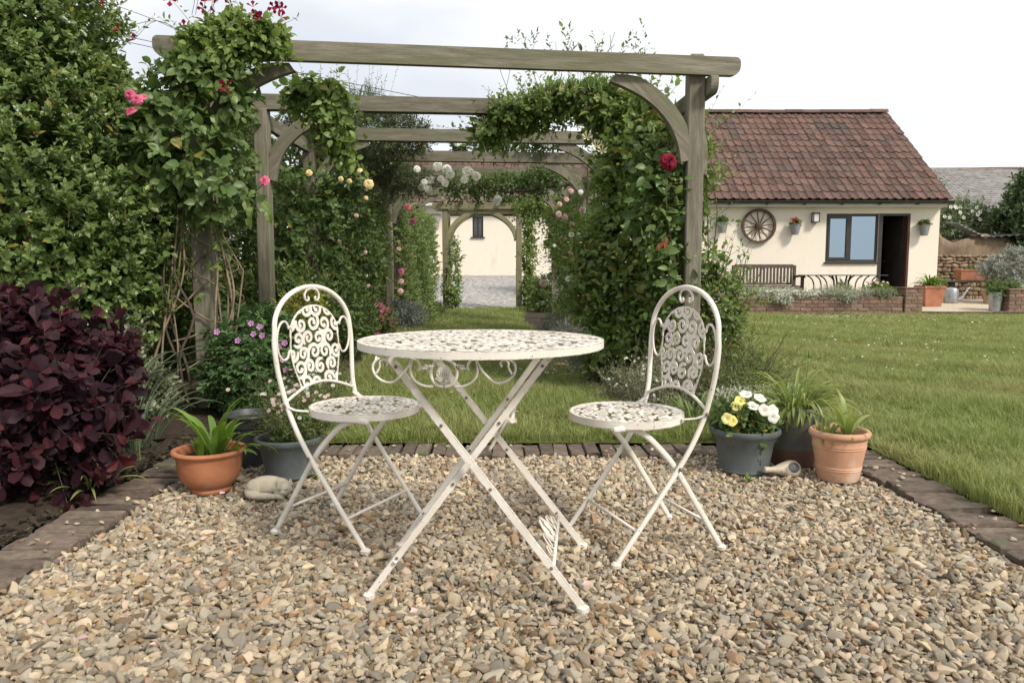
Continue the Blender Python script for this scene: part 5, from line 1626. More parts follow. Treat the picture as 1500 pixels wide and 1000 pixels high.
pot('grey_bowl', 'wide blue grey bowl planter holding feathery daisies', (-.985, 3.21, .004), .95,
    [(0, 0), (.105, 0), (.110, .008), (.107, .018), (.118, .08), (.128, .128), (.136, .138), (.140, .150), (.150, .158), (.157, .168), (.156, .180), (.148, .186), (.138, .182), (.133, .165), (.128, .148), (0, .148)], 'slate_pot', soil=(.13, .152))
pp = pot('petunia_bowl', 'dark grey bowl with small raised emblem holding yellow and white petunias', (1.055, 3.30, .004), .97,
    [(0, 0), (.112, 0), (.117, .008), (.113, .020), (.124, .09), (.133, .140), (.142, .152), (.146, .165), (.156, .174), (.163, .186), (.161, .198), (.152, .203), (.142, .198), (.137, .178), (.133, .160), (0, .160)], 'slate_pot', soil=(.134, .164))
g = G()                                                    # raised lily emblem on the bowl
a0 = R(-70); er = .1255
def em(x, z): a = a0 + x / er; rr_ = np.interp(z, [.02, .09, .14], [.113, .124, .133]); return (rr_ * math.cos(a), rr_ * math.sin(a), z)
for pts in ([(0, .048), (0, .070), (0, .088)], [(0, .062), (-.010, .066), (-.016, .078), (-.011, .086)], [(0, .062), (.010, .066), (.016, .078), (.011, .086)], [(-.009, .058), (0, .056), (.009, .058)]):
    g.tube([em(*p) for p in pts], .0022, 6)
g.obj('emblem', 'slate_pot', pp, smooth=True)
gp = pot('glazed_pot', 'tall grey green glazed pot with bare brown foot', (1.335, 3.44, .004), .98,
    [(0, .0), (.113, 0), (.117, .006), (.117, .078), (.1185, .080), (.1190, .262), (.122, .270), (.120, .276), (.112, .276), (.108, .250), (0, .250)], 'glaze_grey', soil=(.108, .252))
shade_auto(G().lathe([(.1175, .001), (.1192, .003), (.1192, .074), (.1180, .079), (.1172, .079), (.1172, .001)], 48).obj('foot_band', 'stoneware_brown', gp))
pot('terracotta_pot', 'pale ringed terracotta flower pot beside the lawn edging', (1.420, 3.155, .004), .95,
    [(0, 0), (.086, 0), (.089, .006), (.097, .050), (.0995, .052), (.0995, .056), (.0985, .060), (.1005, .062), (.1005, .067), (.099, .069), (.113, .150), (.1155, .152), (.1155, .156), (.114, .158), (.1165, .161), (.1165, .165), (.115, .168), (.119, .196), (.127, .200), (.1325, .209), (.1325, .220), (.126, .229), (.117, .229), (.111, .218), (.107, .190), (0, .190)], 'terracotta_old', soil=(.108, .193))

# sleeping cat ornament
cat = thing('cat_ornament', 'pale stone ornament of a curled sleeping cat on the gravel', 'ornament', (-.982, 2.925, .0), R(2))
g = G()
g.ball((-.012, .012, .036), (.078, .052, .040), 24, 16)     # curled back
g.ball((-.048, .000, .034), (.046, .044, .036), 20, 14)     # haunch
g.ball((.036, .004, .036), (.046, .042, .034), 20, 14)      # shoulder
g.ball((.070, -.040, .036), (.031, .026, .027), 20, 14)     # head
g.ball((.074, -.063, .028), (.016, .011, .011), 14, 10)     # muzzle
g.ball((.074, -.073, .031), (.0045, .004, .0035), 8, 6)    # nose
for s in (-1, 1):
    e = Vector((.070 + s * .021, -.036, .060))
    g.tube([e + Vector((0, 0, -.008)), e + Vector((s * .002, .001, .004)), e + Vector((s * .005, .002, .017))], [.012, .010, .002], 8)
g.tube(smooth_path([(-.085, -.004, .024), (-.070, -.036, .014), (-.030, -.052, .012), (.015, -.054, .012), (.040, -.058, .010)], 5), [.015] * 12 + list(np.linspace(.015, .009, 9)), 10)
g.tube([(.036, -.030, .014), (.050, -.052, .010), (.072, -.060, .009)], [.014, .012, .010], 10)
o = g.obj('body', 'cat_stone', cat, smooth=True)
rm = o.modifiers.new('fuse', 'REMESH'); rm.mode = 'VOXEL'; rm.voxel_size = .0022; rm.use_smooth_shade = True
sm = o.modifiers.new('soften', 'SMOOTH'); sm.factor = .5; sm.iterations = 3
for s in (-1, 1):                                          # closed eyelids
    G().tube(smooth_path([(.070 + s * .020, -.0600, .042), (.070 + s * .013, -.0650, .0395), (.070 + s * .006, -.0665, .041)], 3), .0012, 5).obj('eyelid', 'stoneware_brown', cat)
# stoneware gourd lying on its side
gd = thing('stoneware_gourd', 'small stoneware gourd ornament with dark oval lying on the gravel', 'ornament', (1.185, 3.185, .036), 0)
prof = [(0, -.085), (.012, -.085), (.014, -.080), (.013, -.05), (.016, -.030), (.024, -.010), (.034, .018), (.040, .042), (.038, .062), (.026, .080), (.010, .088), (0, .089)]
o = G().lathe(prof, 28, axis='x').obj('body', 'stoneware', gd, smooth=True)
V = []; F = []
for i in range(6):
    for k in range(20):
        a = 2 * PI * k / 20; rr_ = i / 5
        x = .040 + .026 * rr_ * math.cos(a); tt_ = R(-62) + .62 * rr_ * math.sin(a); r0 = np.interp(x, [-.010, .018, .042, .062, .080], [.024, .034, .040, .038, .026]) + .0015
        V.append((x, r0 * math.cos(PI / 2 + PI + tt_ + R(62) - R(-25)) * 1, 0)); V[-1] = (x, -r0 * math.cos(tt_ + R(62) + R(28)), r0 * math.sin(tt_ + R(62) + R(28)))
for i in range(5):
    for k in range(20): F.append((i * 20 + k, i * 20 + (k + 1) % 20, (i + 1) * 20 + (k + 1) % 20, (i + 1) * 20 + k))
mk('dark_oval', V, F, 'mirror_dark', gd, smooth=True)
gd.rotation_euler = (0, R(2), R(12))
# ================================================================ PLANTS
ROSE = {k: rose_mesh('rose_bloom', k, 5, 1.15, .03) for k in ('p_pink', 'p_blush', 'p_crimson', 'p_white', 'p_cream', 'p_red')}
BUD = {k: rose_mesh('rose_bud', k, 3, .25) for k in ('p_pink', 'p_blush', 'p_cream', 'p_white')}
def blooms(parent, pts, size, key, name='rose_bloom', bud=False, d=(0, -1, .35)):
    for p in pts:
        dd = Vector(d) + Vector(rng.normal(0, .35, 3))
        put(name, (BUD if bud else ROSE)[key], parent, p, size * rng.uniform(.8, 1.2), dd)
def on_shell(ells, n, front=True):
    P, N = shell(ells, n * 6, .99, 1.05)
    if front: k = N[:, 1] < .1; P, N = P[k], N[k]
    return P[:n], N[:n]

_strap = {}
def strap_data(mat, arch, kind=0):
    key = (mat, arch, kind)
    if key not in _strap:
        ms = []
        for s in range(4):
            r2 = np.random.default_rng(s + int(arch * 100)); V = []; F = []; n = 9; ar_ = arch * r2.uniform(.7, 1.3)
            for i in range(n):
                t = i / (n - 1); a = ar_ * t * t * 1.3
                # position integrates along a bending direction
                V_ = (0.0, 0.0)
                if i == 0: x, z = 0, 0
                else: x, z = x + math.sin(a) / (n - 1), z + math.cos(a) / (n - 1)
                w = .5 * (min(1, .55 + t * 1.5)) * (1 - max(0, (t - .55) / .45) ** 1.7) + .01
                V += [(x, -w, z + 0.0), (x - .02 * math.cos(a) * 0 + .010, 0, z - .012 * 0), (x, w, z)]
                V[-2] = (x + .012 * math.cos(a), 0, z - .012 * math.sin(a))
            for i in range(n - 1):
                for c in range(2): F.append((i * 3 + c, i * 3 + c + 1, i * 3 + c + 4, i * 3 + c + 3))
            tp = np.repeat(np.linspace(0, 1, n), 3)
            ms.append(mesh('leaf', V, F, mat, True, {'rv': np.zeros(len(V)), 'tip': tp}))
        _strap[key] = ms
    return _strap[key]
def straps(parent, base, n, ln, wd, mat, arch=1.2, lean=(5, 45), spread=.03, az=None, name='leaf', joined=False):
    """sword leaves fountaining out of base, each one an object"""
    dat = strap_data(mat, arch)
    for i in range(n):
        a = rng.uniform(0, 2 * PI) if az is None else rng.uniform(*az)
        q = (i + .5) / n; le = R(lean[0] + (lean[1] - lean[0]) * q + rng.normal(0, 6))
        L_ = ln * rng.uniform(.65, 1.15)
        M = Matrix.Translation(Vector(base) - Vector(parent.location) + Vector((math.cos(a), math.sin(a), 0)) * spread * rng.uniform(.2, 1)) @ Matrix.Rotation(a, 4, 'Z') @ Matrix.Rotation(le, 4, 'Y') \
            @ Matrix.Rotation(rng.normal(0, .25), 4, 'Z') @ Matrix.Diagonal((L_, wd * rng.uniform(.75, 1.2), L_, 1))
        link(name, dat[int(rng.integers(0, 4))], parent, mat4=M)

# ---------------- far left: tall glossy escallonia
EE = [(-3.9, 4.7, 1.2, .8, .7, 1.5), (-3.35, 4.55, 1.2, 1.1, .85, 1.55), (-2.66, 4.35, 1.05, .58, .6, .95), (-2.72, 4.5, 1.75, .48, .55, .62), (-2.50, 4.6, 1.2, .42, .4, .8), (-3.0, 4.5, 2.15, .65, .6, .62)]
es = bush('evergreen_shrub', 'tall glossy evergreen shrub with scattered red blossoms', 'shrub', (-2.9, 4.6, .06), EE, 7200, .039, 'l_escallonia', 12, .115, .56, 'small', .5, lift=.55, fill=.5, srad=.0018, tips=.02)
fm = open_flower('blossom', 'p_red', 5, .5, .7)
for p in ((-2.78, 4.02, 1.98), (-2.80, 3.95, 1.58), (-2.83, 3.96, 1.42), (-2.72, 3.92, 1.40), (-2.84, 3.96, 1.20), (-2.52, 3.9, 1.03), (-2.45, 3.88, .72), (-2.55, 4.0, 1.66)):
    for k in range(4): put('blossom', fm, es, Vector(p) + Vector(rng.normal(0, .02, 3)), .018, (rng.normal(0, .5), -1, .3))
stems_from(es, (-2.7, 4.6, .06), [(-2.9, 4.5, 1.6), (-2.6, 4.4, 1.3), (-3.2, 4.5, 1.7), (-2.5, 4.5, 1.1)], .035, .01, 'bark')
# ---------------- boundary planting behind the left posts
HB = [(-3.6, 6.8, 1.0, .9, .8, 1.3), (-4.2, 5.9, 1.0, 1.0, .8, 1.6), (-3.7, 5.5, .9, .8, .6, 1.0), (-3.1, 6.2, .95, .75, 1.0, 1.45), (-3.0, 7.6, 1.0, .75, 1.1, 1.5), (-2.75, 7.2, 1.9, .45, .6, .55), (-2.65, 8.6, 1.9, .5, .7, .65), (-2.6, 10.2, 1.7, .5, .8, .7), (-3.05, 9.2, 1.0, .75, 1.1, 1.3), (-2.95, 10.8, 1.0, .7, 1.1, 1.3), (-3.3, 5.2, 1.2, .7, .7, 1.1)]
hb = bush('boundary_hedge', 'dark leafy boundary hedge behind the left pergola posts', 'hedge', (-3.05, 8, .06), HB, 6000, .055, 'l_hedge', 9, .18, .5, 'small', .4, lift=.4, fill=.55)
stems_from(hb, (-2.75, 6.5, .06), [(-2.85, 6.3, 1.5), (-2.8, 6.8, 1.4), (-2.7, 6.5, 1.2)], .03, .01, 'bark')
stems_from(hb, (-2.45, 7.4, .06), [(-2.5, 7.2, 1.7), (-2.3, 7.5, 1.6)], .035, .012, 'bark', wob=.08)
# feathery pale shrub over the hedge, beyond the second beam
bush('feathery_shrub', 'pale feathery evergreen shrub rising above the pergola beams', 'shrub', (-2.1, 10.2, .06), [(-2.05, 10.2, 2.6, .62, .6, .75), (-2.3, 10.3, 1.6, .6, .6, 1.3), (-1.75, 10.1, 2.35, .4, .4, .55)], 2400, .040, 'l_olive', 14, .20, .22, 'narrow', .2, lift=1.5, fill=.2, tips=.05)
# ---------------- climbing rose and clematis on the left front post
RL = [(-2.27, 4.5, 1.08, .14, .14, .26), (-1.98, 4.48, 1.66, .26, .20, .32), (-1.82, 4.5, 1.95, .20, .18, .22), (-2.22, 4.5, 1.45, .18, .18, .28), (-1.76, 4.5, 1.50, .13, .14, .26), (-2.2, 4.55, 1.72, .15, .17, .20)]
rl_ = thing('climbing_rose', 'pink climbing rose covering the left front pergola post', 'climber', (-1.93, 4.55, .06))
P, N = shell(RL, 360, .7, 1.06)
D_ = N + np.array([0, -.25, .1]) + rng.normal(0, .4, P.shape); st = []
L = twigs(P, D_, .13, 5, .058, .62, (30, 80), .25, .7, stems=st, srad=.0022)
P, N = shell(RL, 150, .3, .85); twigs(P, N + rng.normal(0, .5, P.shape), .14, 6, .06, .6, (30, 80), .25, .6, L=L)
leaf_mesh('foliage', L, 'big', 'l_rose', rl_)
P, N = shell(RL, 420, .98, 1.08); k = N[:, 1] < -.1; P, N = P[k][:200], N[k][:200]
L = Lf(); dn = N * .5 + np.array([0, -.2, -.35]) + rng.normal(0, .45, P.shape); s_ = rng.uniform(.065, .10, len(P))
L.add(P, dn, N + np.array([0, -.1, .9]) + rng.normal(0, .2, P.shape), s_, s_ * .68, rng.uniform(size=len(P)), rng.uniform(0, .99, len(P)))
leaf_objs('leaf', L, 'big', 'l_rose', rl_)
stem_mesh('twigs', st, 'twig', rl_)['kind'] = 'stuff'
blooms(rl_, [(-2.04, 4.12, 1.83), (-2.075, 4.12, 1.77), (-2.085, 4.14, 1.86), (-1.42, 4.30, 1.42)], .046, 'p_pink')
blooms(rl_, [(-2.01, 4.15, 1.845)], .04, 'p_pink', 'rose_bud', True)
for e in ((-1.42, 4.31, 1.41),):
    G().tube(smooth_path([(-1.72, 4.5, 1.30), (-1.60, 4.40, 1.28), (-1.48, 4.33, 1.36), e], 4), .003, 5).obj('stem', 'l_rose', rl_, world=True)
L = Lf(); pq = np.array([(-1.47, 4.33, 1.36), (-1.44, 4.32, 1.30), (-1.50, 4.33, 1.27), (-1.55, 4.36, 1.31), (-1.41, 4.31, 1.25), (-1.52, 4.35, 1.22)])
L.add(pq, np.array([(-.6, -.2, -.3), (.5, -.2, -.4), (-.3, -.3, -.8), (.2, -.3, -.5), (.3, -.2, -1), (-.2, -.2, -1)]), np.tile([0, -.6, .6], (6, 1)), np.full(6, .075), np.full(6, .046), rng.uniform(size=6), np.full(6, .7))
leaf_objs('leaf', L, 'big', 'l_rose', rl_)
stems_from(rl_, (-2.02, 4.52, .06), [(-2.1, 4.45, 1.3), (-2.0, 4.42, 1.5), (-2.2, 4.48, 1.3)], .010, .005, 'bark', wob=.03)

CL = [(-1.75, 4.50, 2.22, .17, .12, .11), (-1.60, 4.52, 2.29, .19, .12, .07), (-1.86, 4.5, 2.10, .09, .10, .14), (-1.44, 4.55, 2.30, .08, .10, .05)]
cl = bush('clematis', 'crimson flowered clematis heaped over the end of the front beam', 'climber', (-1.75, 4.6, 2.2), CL, 400, .050, 'l_honey', 6, .10, .52, 'big', .6, droop=.3, lift=.15, fill=.5, tips=.03)
cf = open_flower('clematis_flower', 'p_crimson', 4, .55, .62, tip=.15)
for i in range(26):
    p = Vector((rng.uniform(-2.0, -1.32), rng.uniform(4.36, 4.6), 0)); p.z = 2.28 + .10 * math.cos((p.x + 1.68) * 3) + rng.uniform(-.04, .17)
    put('flower', cf, cl, p, rng.uniform(.028, .042), (rng.normal(0, .6), -1, rng.normal(-.1, .5)))
for p in ((-2.30, 4.35, 2.42), (-2.24, 4.36, 2.27), (-2.15, 4.36, 2.22)):
    put('flower', cf, cl, p, .036, (-.6, -.6, .4)); G().tube(smooth_path([(-1.9, 4.5, 2.28), (-2.05, 4.42, 2.34), p], 4), .0018, 4).obj('tendril', 'twig', cl, world=True)
for k in range(7):
    x = rng.uniform(-1.95, -1.2); G().tube(smooth_path([(x, 4.5, 2.4), (x + rng.normal(0, .05), 4.48, 2.52), (x + rng.normal(0, .10), 4.45, 2.66)], 4), .0016, 4).obj('tendril', 'twig', cl, world=True)
put('flower', cf, cl, (-1.62, 4.30, 1.94), .04, (0, -1, 0))
IV = [(-1.34, 4.98, 2.07, .13, .08, .06), (-1.20, 4.98, 1.98, .10, .08, .15), (-1.14, 5.0, 1.78, .05, .05, .12)]
bush('hanging_creeper', 'fresh green creeper hanging in a curtain under the front beam', 'climber', (-1.25, 4.8, 2.1), IV, 230, .050, 'l_honey', 6, .12, .6, 'big', .6, droop=.5, lift=-.3, fill=.5, tips=.04)
# ---------------- old woody stems round the left post
vs = thing('woody_vine', 'tangled bare brown vine stems twisted round the left post', 'vine', (-1.90, 4.6, .06))
def vine(pts, r0, r1, sub_=5):
    P_ = smooth_path(pts, sub_); n = len(P_); rad = np.linspace(r0, r1, n) * (1 + .22 * np.sin(np.arange(n) * 1.7 + rng.uniform(0, 6)))
    G().tube(P_, list(rad), 7).obj('stem', 'vine_stem', vs, smooth=True, world=True)
J = lambda s_=.012: Vector(rng.normal(0, s_, 3))
for k in range(6):                                          # bundle up the lit right side of the post, bellying out
    x = -1.845 + rng.uniform(-.02, .05); bl = rng.uniform(.0, .20); y = 4.60 + rng.uniform(-.06, .05)
    vine([Vector((x - .01, y, .06)), Vector((x + bl * .3, y - .02, .35)) + J(), Vector((x + bl, y - .03, .68 + rng.normal(0, .08))) + J(), Vector((x + bl * .75, y - .02, .92)) + J(), Vector((x + .01, y, 1.16)) + J(), Vector((x - .02, y, 1.5))], rng.uniform(.0055, .010), .004)
for k in range(4):                                          # canes leaning in from the left
    x = -2.14 + rng.uniform(-.08, .10)
    vine([Vector((x, 4.42, .06)), Vector((x + .04, 4.46, .45)) + J(.02), Vector((-2.04 + rng.uniform(-.03, .03), 4.5, .85)) + J(.015), Vector((-1.99, 4.53, 1.25)) + J(.015), Vector((-1.95, 4.52, 1.6))], rng.uniform(.005, .009), .0035)
for z, up_, r_ in ((.36, .10, .17), (.52, .05, .20), (.63, -.12, .24), (.80, .16, .20), (.98, .18, .16), (1.10, -.14, .18), (.88, -.18, .22)):   # runners crossing the face of the post
    vine([Vector((-2.10 + rng.normal(0, .03), 4.52, z - up_)) + J(), Vector((-2.0, 4.55, z - up_ * .5)), Vector((-1.93, 4.575, z)) + J(.004), Vector((-1.84, 4.57, z + up_ * .3)) + J(.004), Vector((-1.80 + r_ * .5, 4.60, z + up_ * .7)) + J(), Vector((-1.83 + r_ * .2, 4.66, z + up_ * 1.3))], .006, .003)
P = np.column_stack([rng.uniform(-2.05, -1.72, 46), rng.uniform(4.42, 4.56, 46), rng.uniform(.75, 1.4, 46)])
leaf_mesh('leaves', twigs(P, rng.normal(0, 1, (46, 3)), .07, 4, .040, .55, (30, 70)), 'big', 'l_honey', vs)

# ---------------- purple smoke bush
SB = [(-2.04, 2.98, .44, .42, .38, .33), (-1.84, 2.92, .38, .28, .30, .28), (-2.05, 2.95, .62, .28, .26, .18), (-1.76, 3.02, .50, .18, .2, .20), (-2.35, 2.95, .5, .4, .4, .38), (-1.84, 2.86, .20, .25, .25, .17)]
sb = thing('smoke_bush', 'dark purple leaved smoke bush spilling over the left edging', 'shrub', (-2.0, 3.0, .06))
P, N = shell(SB, 560, .68, 1.02, .10); st = []
L = twigs(P - N * .06, N * .8 + np.array([0, -.1, .45]) + rng.normal(0, .5, P.shape), .13, 9, .056, .66, (45, 85), .1, .35, jit=.35, stems=st, srad=.0022)
P, N = shell(SB, 260, .3, .8, .10); twigs(P, N + rng.normal(0, .4, P.shape), .12, 7, .06, .66, (30, 80), .1, .5, L=L)
leaf_mesh('foliage', L, 'round', 'l_smoke', sb)
P, N = shell(SB, 400, .92, 1.02, .12); k = (N[:, 1] < .2) & (N[:, 0] > -.75); P, N = P[k][:50], N[k][:50]
L = twigs(P - N * .03, N * .7 + np.array([.05, -.15, .55]) + rng.normal(0, .4, P.shape), .17, 6, .070, .68, (45, 85), .1, .4, jit=.35, stems=st, srad=.0022)
leaf_objs('leaf', L, 'round', 'l_smoke', sb)
stem_mesh('twigs', st, 'twig', sb)['kind'] = 'stuff'
stems_from(sb, (-2.0, 3.0, .06), [(-1.85, 2.9, .5), (-2.1, 2.95, .6), (-1.75, 3.0, .45), (-2.3, 3.0, .5), (-1.6, 2.85, .28)], .012, .004, 'bark')
# grassy leaves below and behind it
for i, (b_, n, ln, m_, lb) in enumerate((((-1.80, 3.48, .06), 46, .42, 'l_iris', 'clump of thin grey green grassy leaves behind the smoke bush'), ((-1.68, 2.88, .06), 30, .16, 'l_agap', 'low tuft of green strappy leaves under the smoke bush'),
                                         ((-2.12, 3.95, .06), 44, .62, 'l_iris', 'tall clump of iris leaves at the foot of the left post'))):
    t = thing('grassy_clump', lb, 'plant', b_)
    straps(t, b_, n, ln, .010 if i != 2 else .014, m_, .9, (2, 34 if i != 1 else 70), .10)
for p, lb in (((-1.66, 3.22, .42), 'orange flower peeping beside the purple smoke bush'),):
    t = thing('montbretia', lb, 'plant', (-1.66, 3.24, .06)); G().tube([(-1.66, 3.24, .06), (-1.66, 3.22, .26), p], .003, 5).obj('stem', 'l_agap', t, world=True)
    of = open_flower('flower', 'p_orange', 6, .6, .5)
    for k in range(5): put('flower', of, t, Vector(p) + Vector(rng.normal(0, .02, 3)), .022, (rng.normal(0, 1), -1, .3))
bush('variegated_shrub', 'small cream variegated shrub beside the left post foot', 'shrub', (-2.0, 4.2, .06), [(-2.24, 4.2, .40, .14, .16, .30), (-2.12, 4.25, .2, .14, .14, .16)], 260, .032, 'l_varieg', 7, .09, .5, 'small', .5, lift=.5)
# hardy geranium with mauve flowers
GE = [(-1.62, 4.55, .30, .26, .3, .27), (-1.42, 4.35, .20, .24, .24, .20), (-1.70, 4.9, .38, .25, .3, .28), (-1.50, 4.75, .34, .2, .2, .26)]
ge = thing('hardy_geranium', 'leafy hardy geranium with mauve flowers behind the left chair', 'plant', (-1.58, 4.6, .06))
P, N = shell(GE, 1500, .5, 1.02, .07); L = Lf(); s_ = rng.uniform(.05, .085, len(P))
L.add(P, N * .5 + np.array([0, -.2, .1]) + rng.normal(0, .5, P.shape), N + np.array([0, 0, 1.0]) + rng.normal(0, .25, P.shape), s_, s_, rng.uniform(size=len(P)), rng.uniform(size=len(P)) * .5)
leaf_mesh('foliage', L, 'lobed', 'l_geranium', ge)
P, N = shell(GE, 500, 1.0, 1.06, .08); k = N[:, 1] < .1; P, N = P[k][:110], N[k][:110]; L = Lf(); s_ = rng.uniform(.065, .095, len(P))
L.add(P, N * .4 + np.array([0, -.3, 0]) + rng.normal(0, .4, P.shape), N + np.array([0, -.1, .9]), s_, s_, rng.uniform(size=len(P)), rng.uniform(size=len(P)) * .6)
leaf_objs('leaf', L, 'lobed', 'l_geranium', ge)
gf = open_flower('flower', 'p_mauve', 5, .2, .85)
for p in [(-1.52, 4.30, .60), (-1.47, 4.30, .58), (-1.50, 4.28, .54), (-1.45, 4.28, .53), (-1.60, 4.3, .50), (-1.52, 4.2, .36), (-1.33, 4.2, .47), (-1.31, 4.2, .40), (-1.30, 4.22, .34), (-1.28, 4.15, .50), (-1.72, 4.3, .55)]:
    put('flower', gf, ge, p, .020, (rng.normal(0, .3), -1, .4)); G().tube([p, (p[0], p[1] + .05, p[2] - .12)], .0016, 4).obj('stalk', 'l_geranium', ge, world=True)
# golden shrub and low green shrub further back
bush('golden_shrub', 'yellow green shrub beyond the hardy geranium', 'shrub', (-1.72, 5.5, .06), [(-1.60, 5.5, .50, .16, .2, .24), (-1.50, 5.45, .62, .10, .10, .16)], 330, .034, 'l_yellow', 8, .11, .32, 'narrow', .3, lift=1.0)
bush('green_shrub', 'rounded mid green shrub between the left posts', 'shrub', (-1.9, 6.6, .06), [(-2.0, 6.6, .5, .4, .5, .5), (-1.75, 7.4, .4, .35, .5, .42), (-1.85, 8.4, .38, .3, .6, .40), (-2.35, 5.6, .8, .25, .3, .4)], 1300, .042, 'l_rose', 8, .13, .55, 'small', .4)
# daisy cushion in the grey bowl
FB = [(-.965, 3.21, .235, .115, .115, .085), (-.915, 3.17, .28, .07, .07, .06), (-1.015, 3.24, .28, .07, .07, .05), (-.885, 3.26, .25, .08, .08, .07)]
fb = bush('fleabane', 'feathery fleabane with tiny pink and white daisies in the grey bowl', 'plant', (-.97, 3.21, .14), FB, 420, .018, 'l_fine', 9, .075, .22, 'narrow', .3, lift=1.1, fill=.5, zmin=.15, srad=.0009, tips=.3)
fd = open_flower('daisy', 'p_white', 8, .1, .8); fd2 = open_flower('daisy', 'p_blush', 8, .1, .8)
for i in range(46):
    p = Vector((rng.normal(-.94, .10), rng.normal(3.16, .06), rng.uniform(.28, .42))); put('daisy', fd if rng.uniform() < .5 else fd2, fb, p, .0095, (rng.normal(0, .4), -.7, .7))
bush('fleabane', 'fleabane daisies seeding along the bed edge behind the grey bowl', 'plant', (-1.15, 4.05, .06), [(-1.12, 4.05, .16, .18, .2, .13), (-1.2, 4.5, .18, .16, .3, .16), (-1.32, 5.2, .15, .15, .3, .13)], 600, .022, 'l_fine', 9, .10, .25, 'narrow', .3, lift=1.1)
t = [o for o in COL.objects if o.name == 'fleabane.001'][0]
for i in range(40): put('daisy', fd if rng.uniform() < .6 else fd2, t, (rng.normal(-1.17, .08), rng.normal(4.2, .2), rng.uniform(.26, .36)), .011, (rng.normal(0, .4), -.7, .7))
# lily in the terracotta bowl
ly = thing('lily_plant', 'bright green strappy lily leaves in the terracotta bowl', 'plant', (-1.23, 2.985, .14))
straps(ly, (-1.215, 2.985, .14), 22, .26, .026, 'l_lily', .8, (2, 30), .03); straps(ly, (-1.27, 2.97, .14), 5, .13, .022, 'l_lily', .6, (3, 25), .012)
straps(ly, (-1.18, 2.98, .14), 6, .22, .024, 'l_lily', .9, (30, 60), .01, az=(-.6, .4))
# ---------------- petunias
def petunia_mesh(mat):
    V = [(0, 0, -.5)]; F = []; n = 25
    for j, (r, z) in enumerate(((.14, -.30), (.34, -.02), (.62, .09), (.86, .10), (1.0, .05))):
        for k in range(n):
            a = 2 * PI * k / n; lob = (1 - .10 * j / 4 * abs(math.sin(2.5 * a)) ** 3) if j > 2 else 1
            V.append((r * lob * math.cos(a), r * lob * math.sin(a), z + .05 * j / 4 * math.sin(5 * a + 1) + rng.normal(0, .012) * j / 2))
    for k in range(n): F.append((0, 1 + k, 1 + (k + 1) % n))
    for j in range(4):
        for k in range(n): a = 1 + j * n + k; b_ = 1 + j * n + (k + 1) % n; F.append((a, a + n, b_ + n, b_))
    return mesh('petunia_flower', V, F, mat, True)
pe = bush('petunia', 'yellow and white petunias filling the dark grey bowl', 'plant', (1.055, 3.30, .16), [(1.055, 3.30, .215, .125, .12, .07), (1.02, 3.26, .25, .07, .07, .05), (1.1, 3.28, .24, .07, .07, .05)], 190, .030, 'l_rose', 6, .06, .55, 'big', .6, lift=.7, fill=.5, zmin=.15)
pf = {k: petunia_mesh(k) for k in ('p_lemon', 'p_white')}
for p, k, d in (((.955, 3.17, .255), 'p_lemon', (-.2, -1, .5)), ((.935, 3.17, .265), 'p_lemon', (-.6, -1, .4)), ((.985, 3.20, .315), 'p_lemon', (-.2, -.9, .6)), ((1.005, 3.22, .335), 'p_lemon', (0, -.8, .8)), ((1.01, 3.2, .27), 'p_lemon', (0, -1, .3)),
                ((1.035, 3.24, .36), 'p_white', (-.1, -.5, 1)), ((1.055, 3.20, .315), 'p_white', (.1, -.6, .9)), ((1.095, 3.23, .345), 'p_white', (.2, -.6, .9)), ((1.10, 3.18, .300), 'p_white', (.1, -1, .5)), ((1.145, 3.20, .295), 'p_white', (.4, -.9, .4)), ((1.16, 3.22, .275), 'p_white', (.5, -.9, .3)), ((1.14, 3.18, .27), 'p_white', (.2, -1, .2))):
    put('petunia_flower', pf[k], pe, p, .029 if k == 'p_white' else .026, d)
ps = Lf(); n_ = 16; th_ = rng.uniform(0, 6.28, n_)
ps.add(np.column_stack([1.06 + rng.normal(0, .03, n_), np.full(n_, 3.19) + rng.normal(0, .01, n_), .20 + rng.normal(0, .012, n_)]), np.column_stack([np.cos(th_), np.sin(th_) - .5, np.full(n_, .2)]), np.tile([0, -.4, 1], (n_, 1)), .034, .034, rng.uniform(size=n_), np.full(n_, .6))
leaf_objs('leaf', ps, 'lobed', 'l_honey', pe)
# ---------------- agapanthus in the two right pots
ag = thing('agapanthus', 'lush arching agapanthus leaves in the tall glazed pot', 'plant', (1.345, 3.44, .25))
straps(ag, (1.335, 3.44, .25), 110, .26, .0125, 'l_agap', 1.2, (3, 55), .07)
straps(ag, (1.335, 3.42, .255), 16, .20, .014, 'l_agap', 2.0, (55, 85), .07, az=(-2.8, -.4))
G().tube(bez((1.36, 3.42, .26), (1.365, 3.42, .35), (1.375, 3.41, .44), (1.38, 3.41, .50), 8), .0032, 6).obj('flower_stalk', 'l_agap', ag, world=True, smooth=True)
G().lathe([(0, 0), (.006, .008), (.0075, .02), (.005, .036), (0, .046)], 8, (1.38, 3.41, .498)).obj('flower_bud', 'l_lily', ag, world=True, smooth=True)
a2 = thing('agapanthus', 'sparse upright yellowing leaves in the pale ringed pot', 'plant', (1.42, 3.155, .19))
straps(a2, (1.45, 3.15, .192), 12, .20, .022, 'l_agap', .8, (2, 40), .03); straps(a2, (1.37, 3.16, .192), 9, .16, .014, 'l_agap', 1.1, (10, 55), .03)
straps(a2, (1.41, 3.13, .192), 6, .12, .014, 'l_yellow', 1.6, (40, 75), .04)
for p, lb in (((-.86, 3.18, 0), 'tiny green seedling in the gravel by the grey bowl'), ((1.02, 3.13, 0), 'small green weed seedling in front of the petunia bowl')):
    t = thing('seedling', lb, 'plant', p); straps(t, p, 8, .05, .012, 'l_lily', .8, (10, 60), .006)

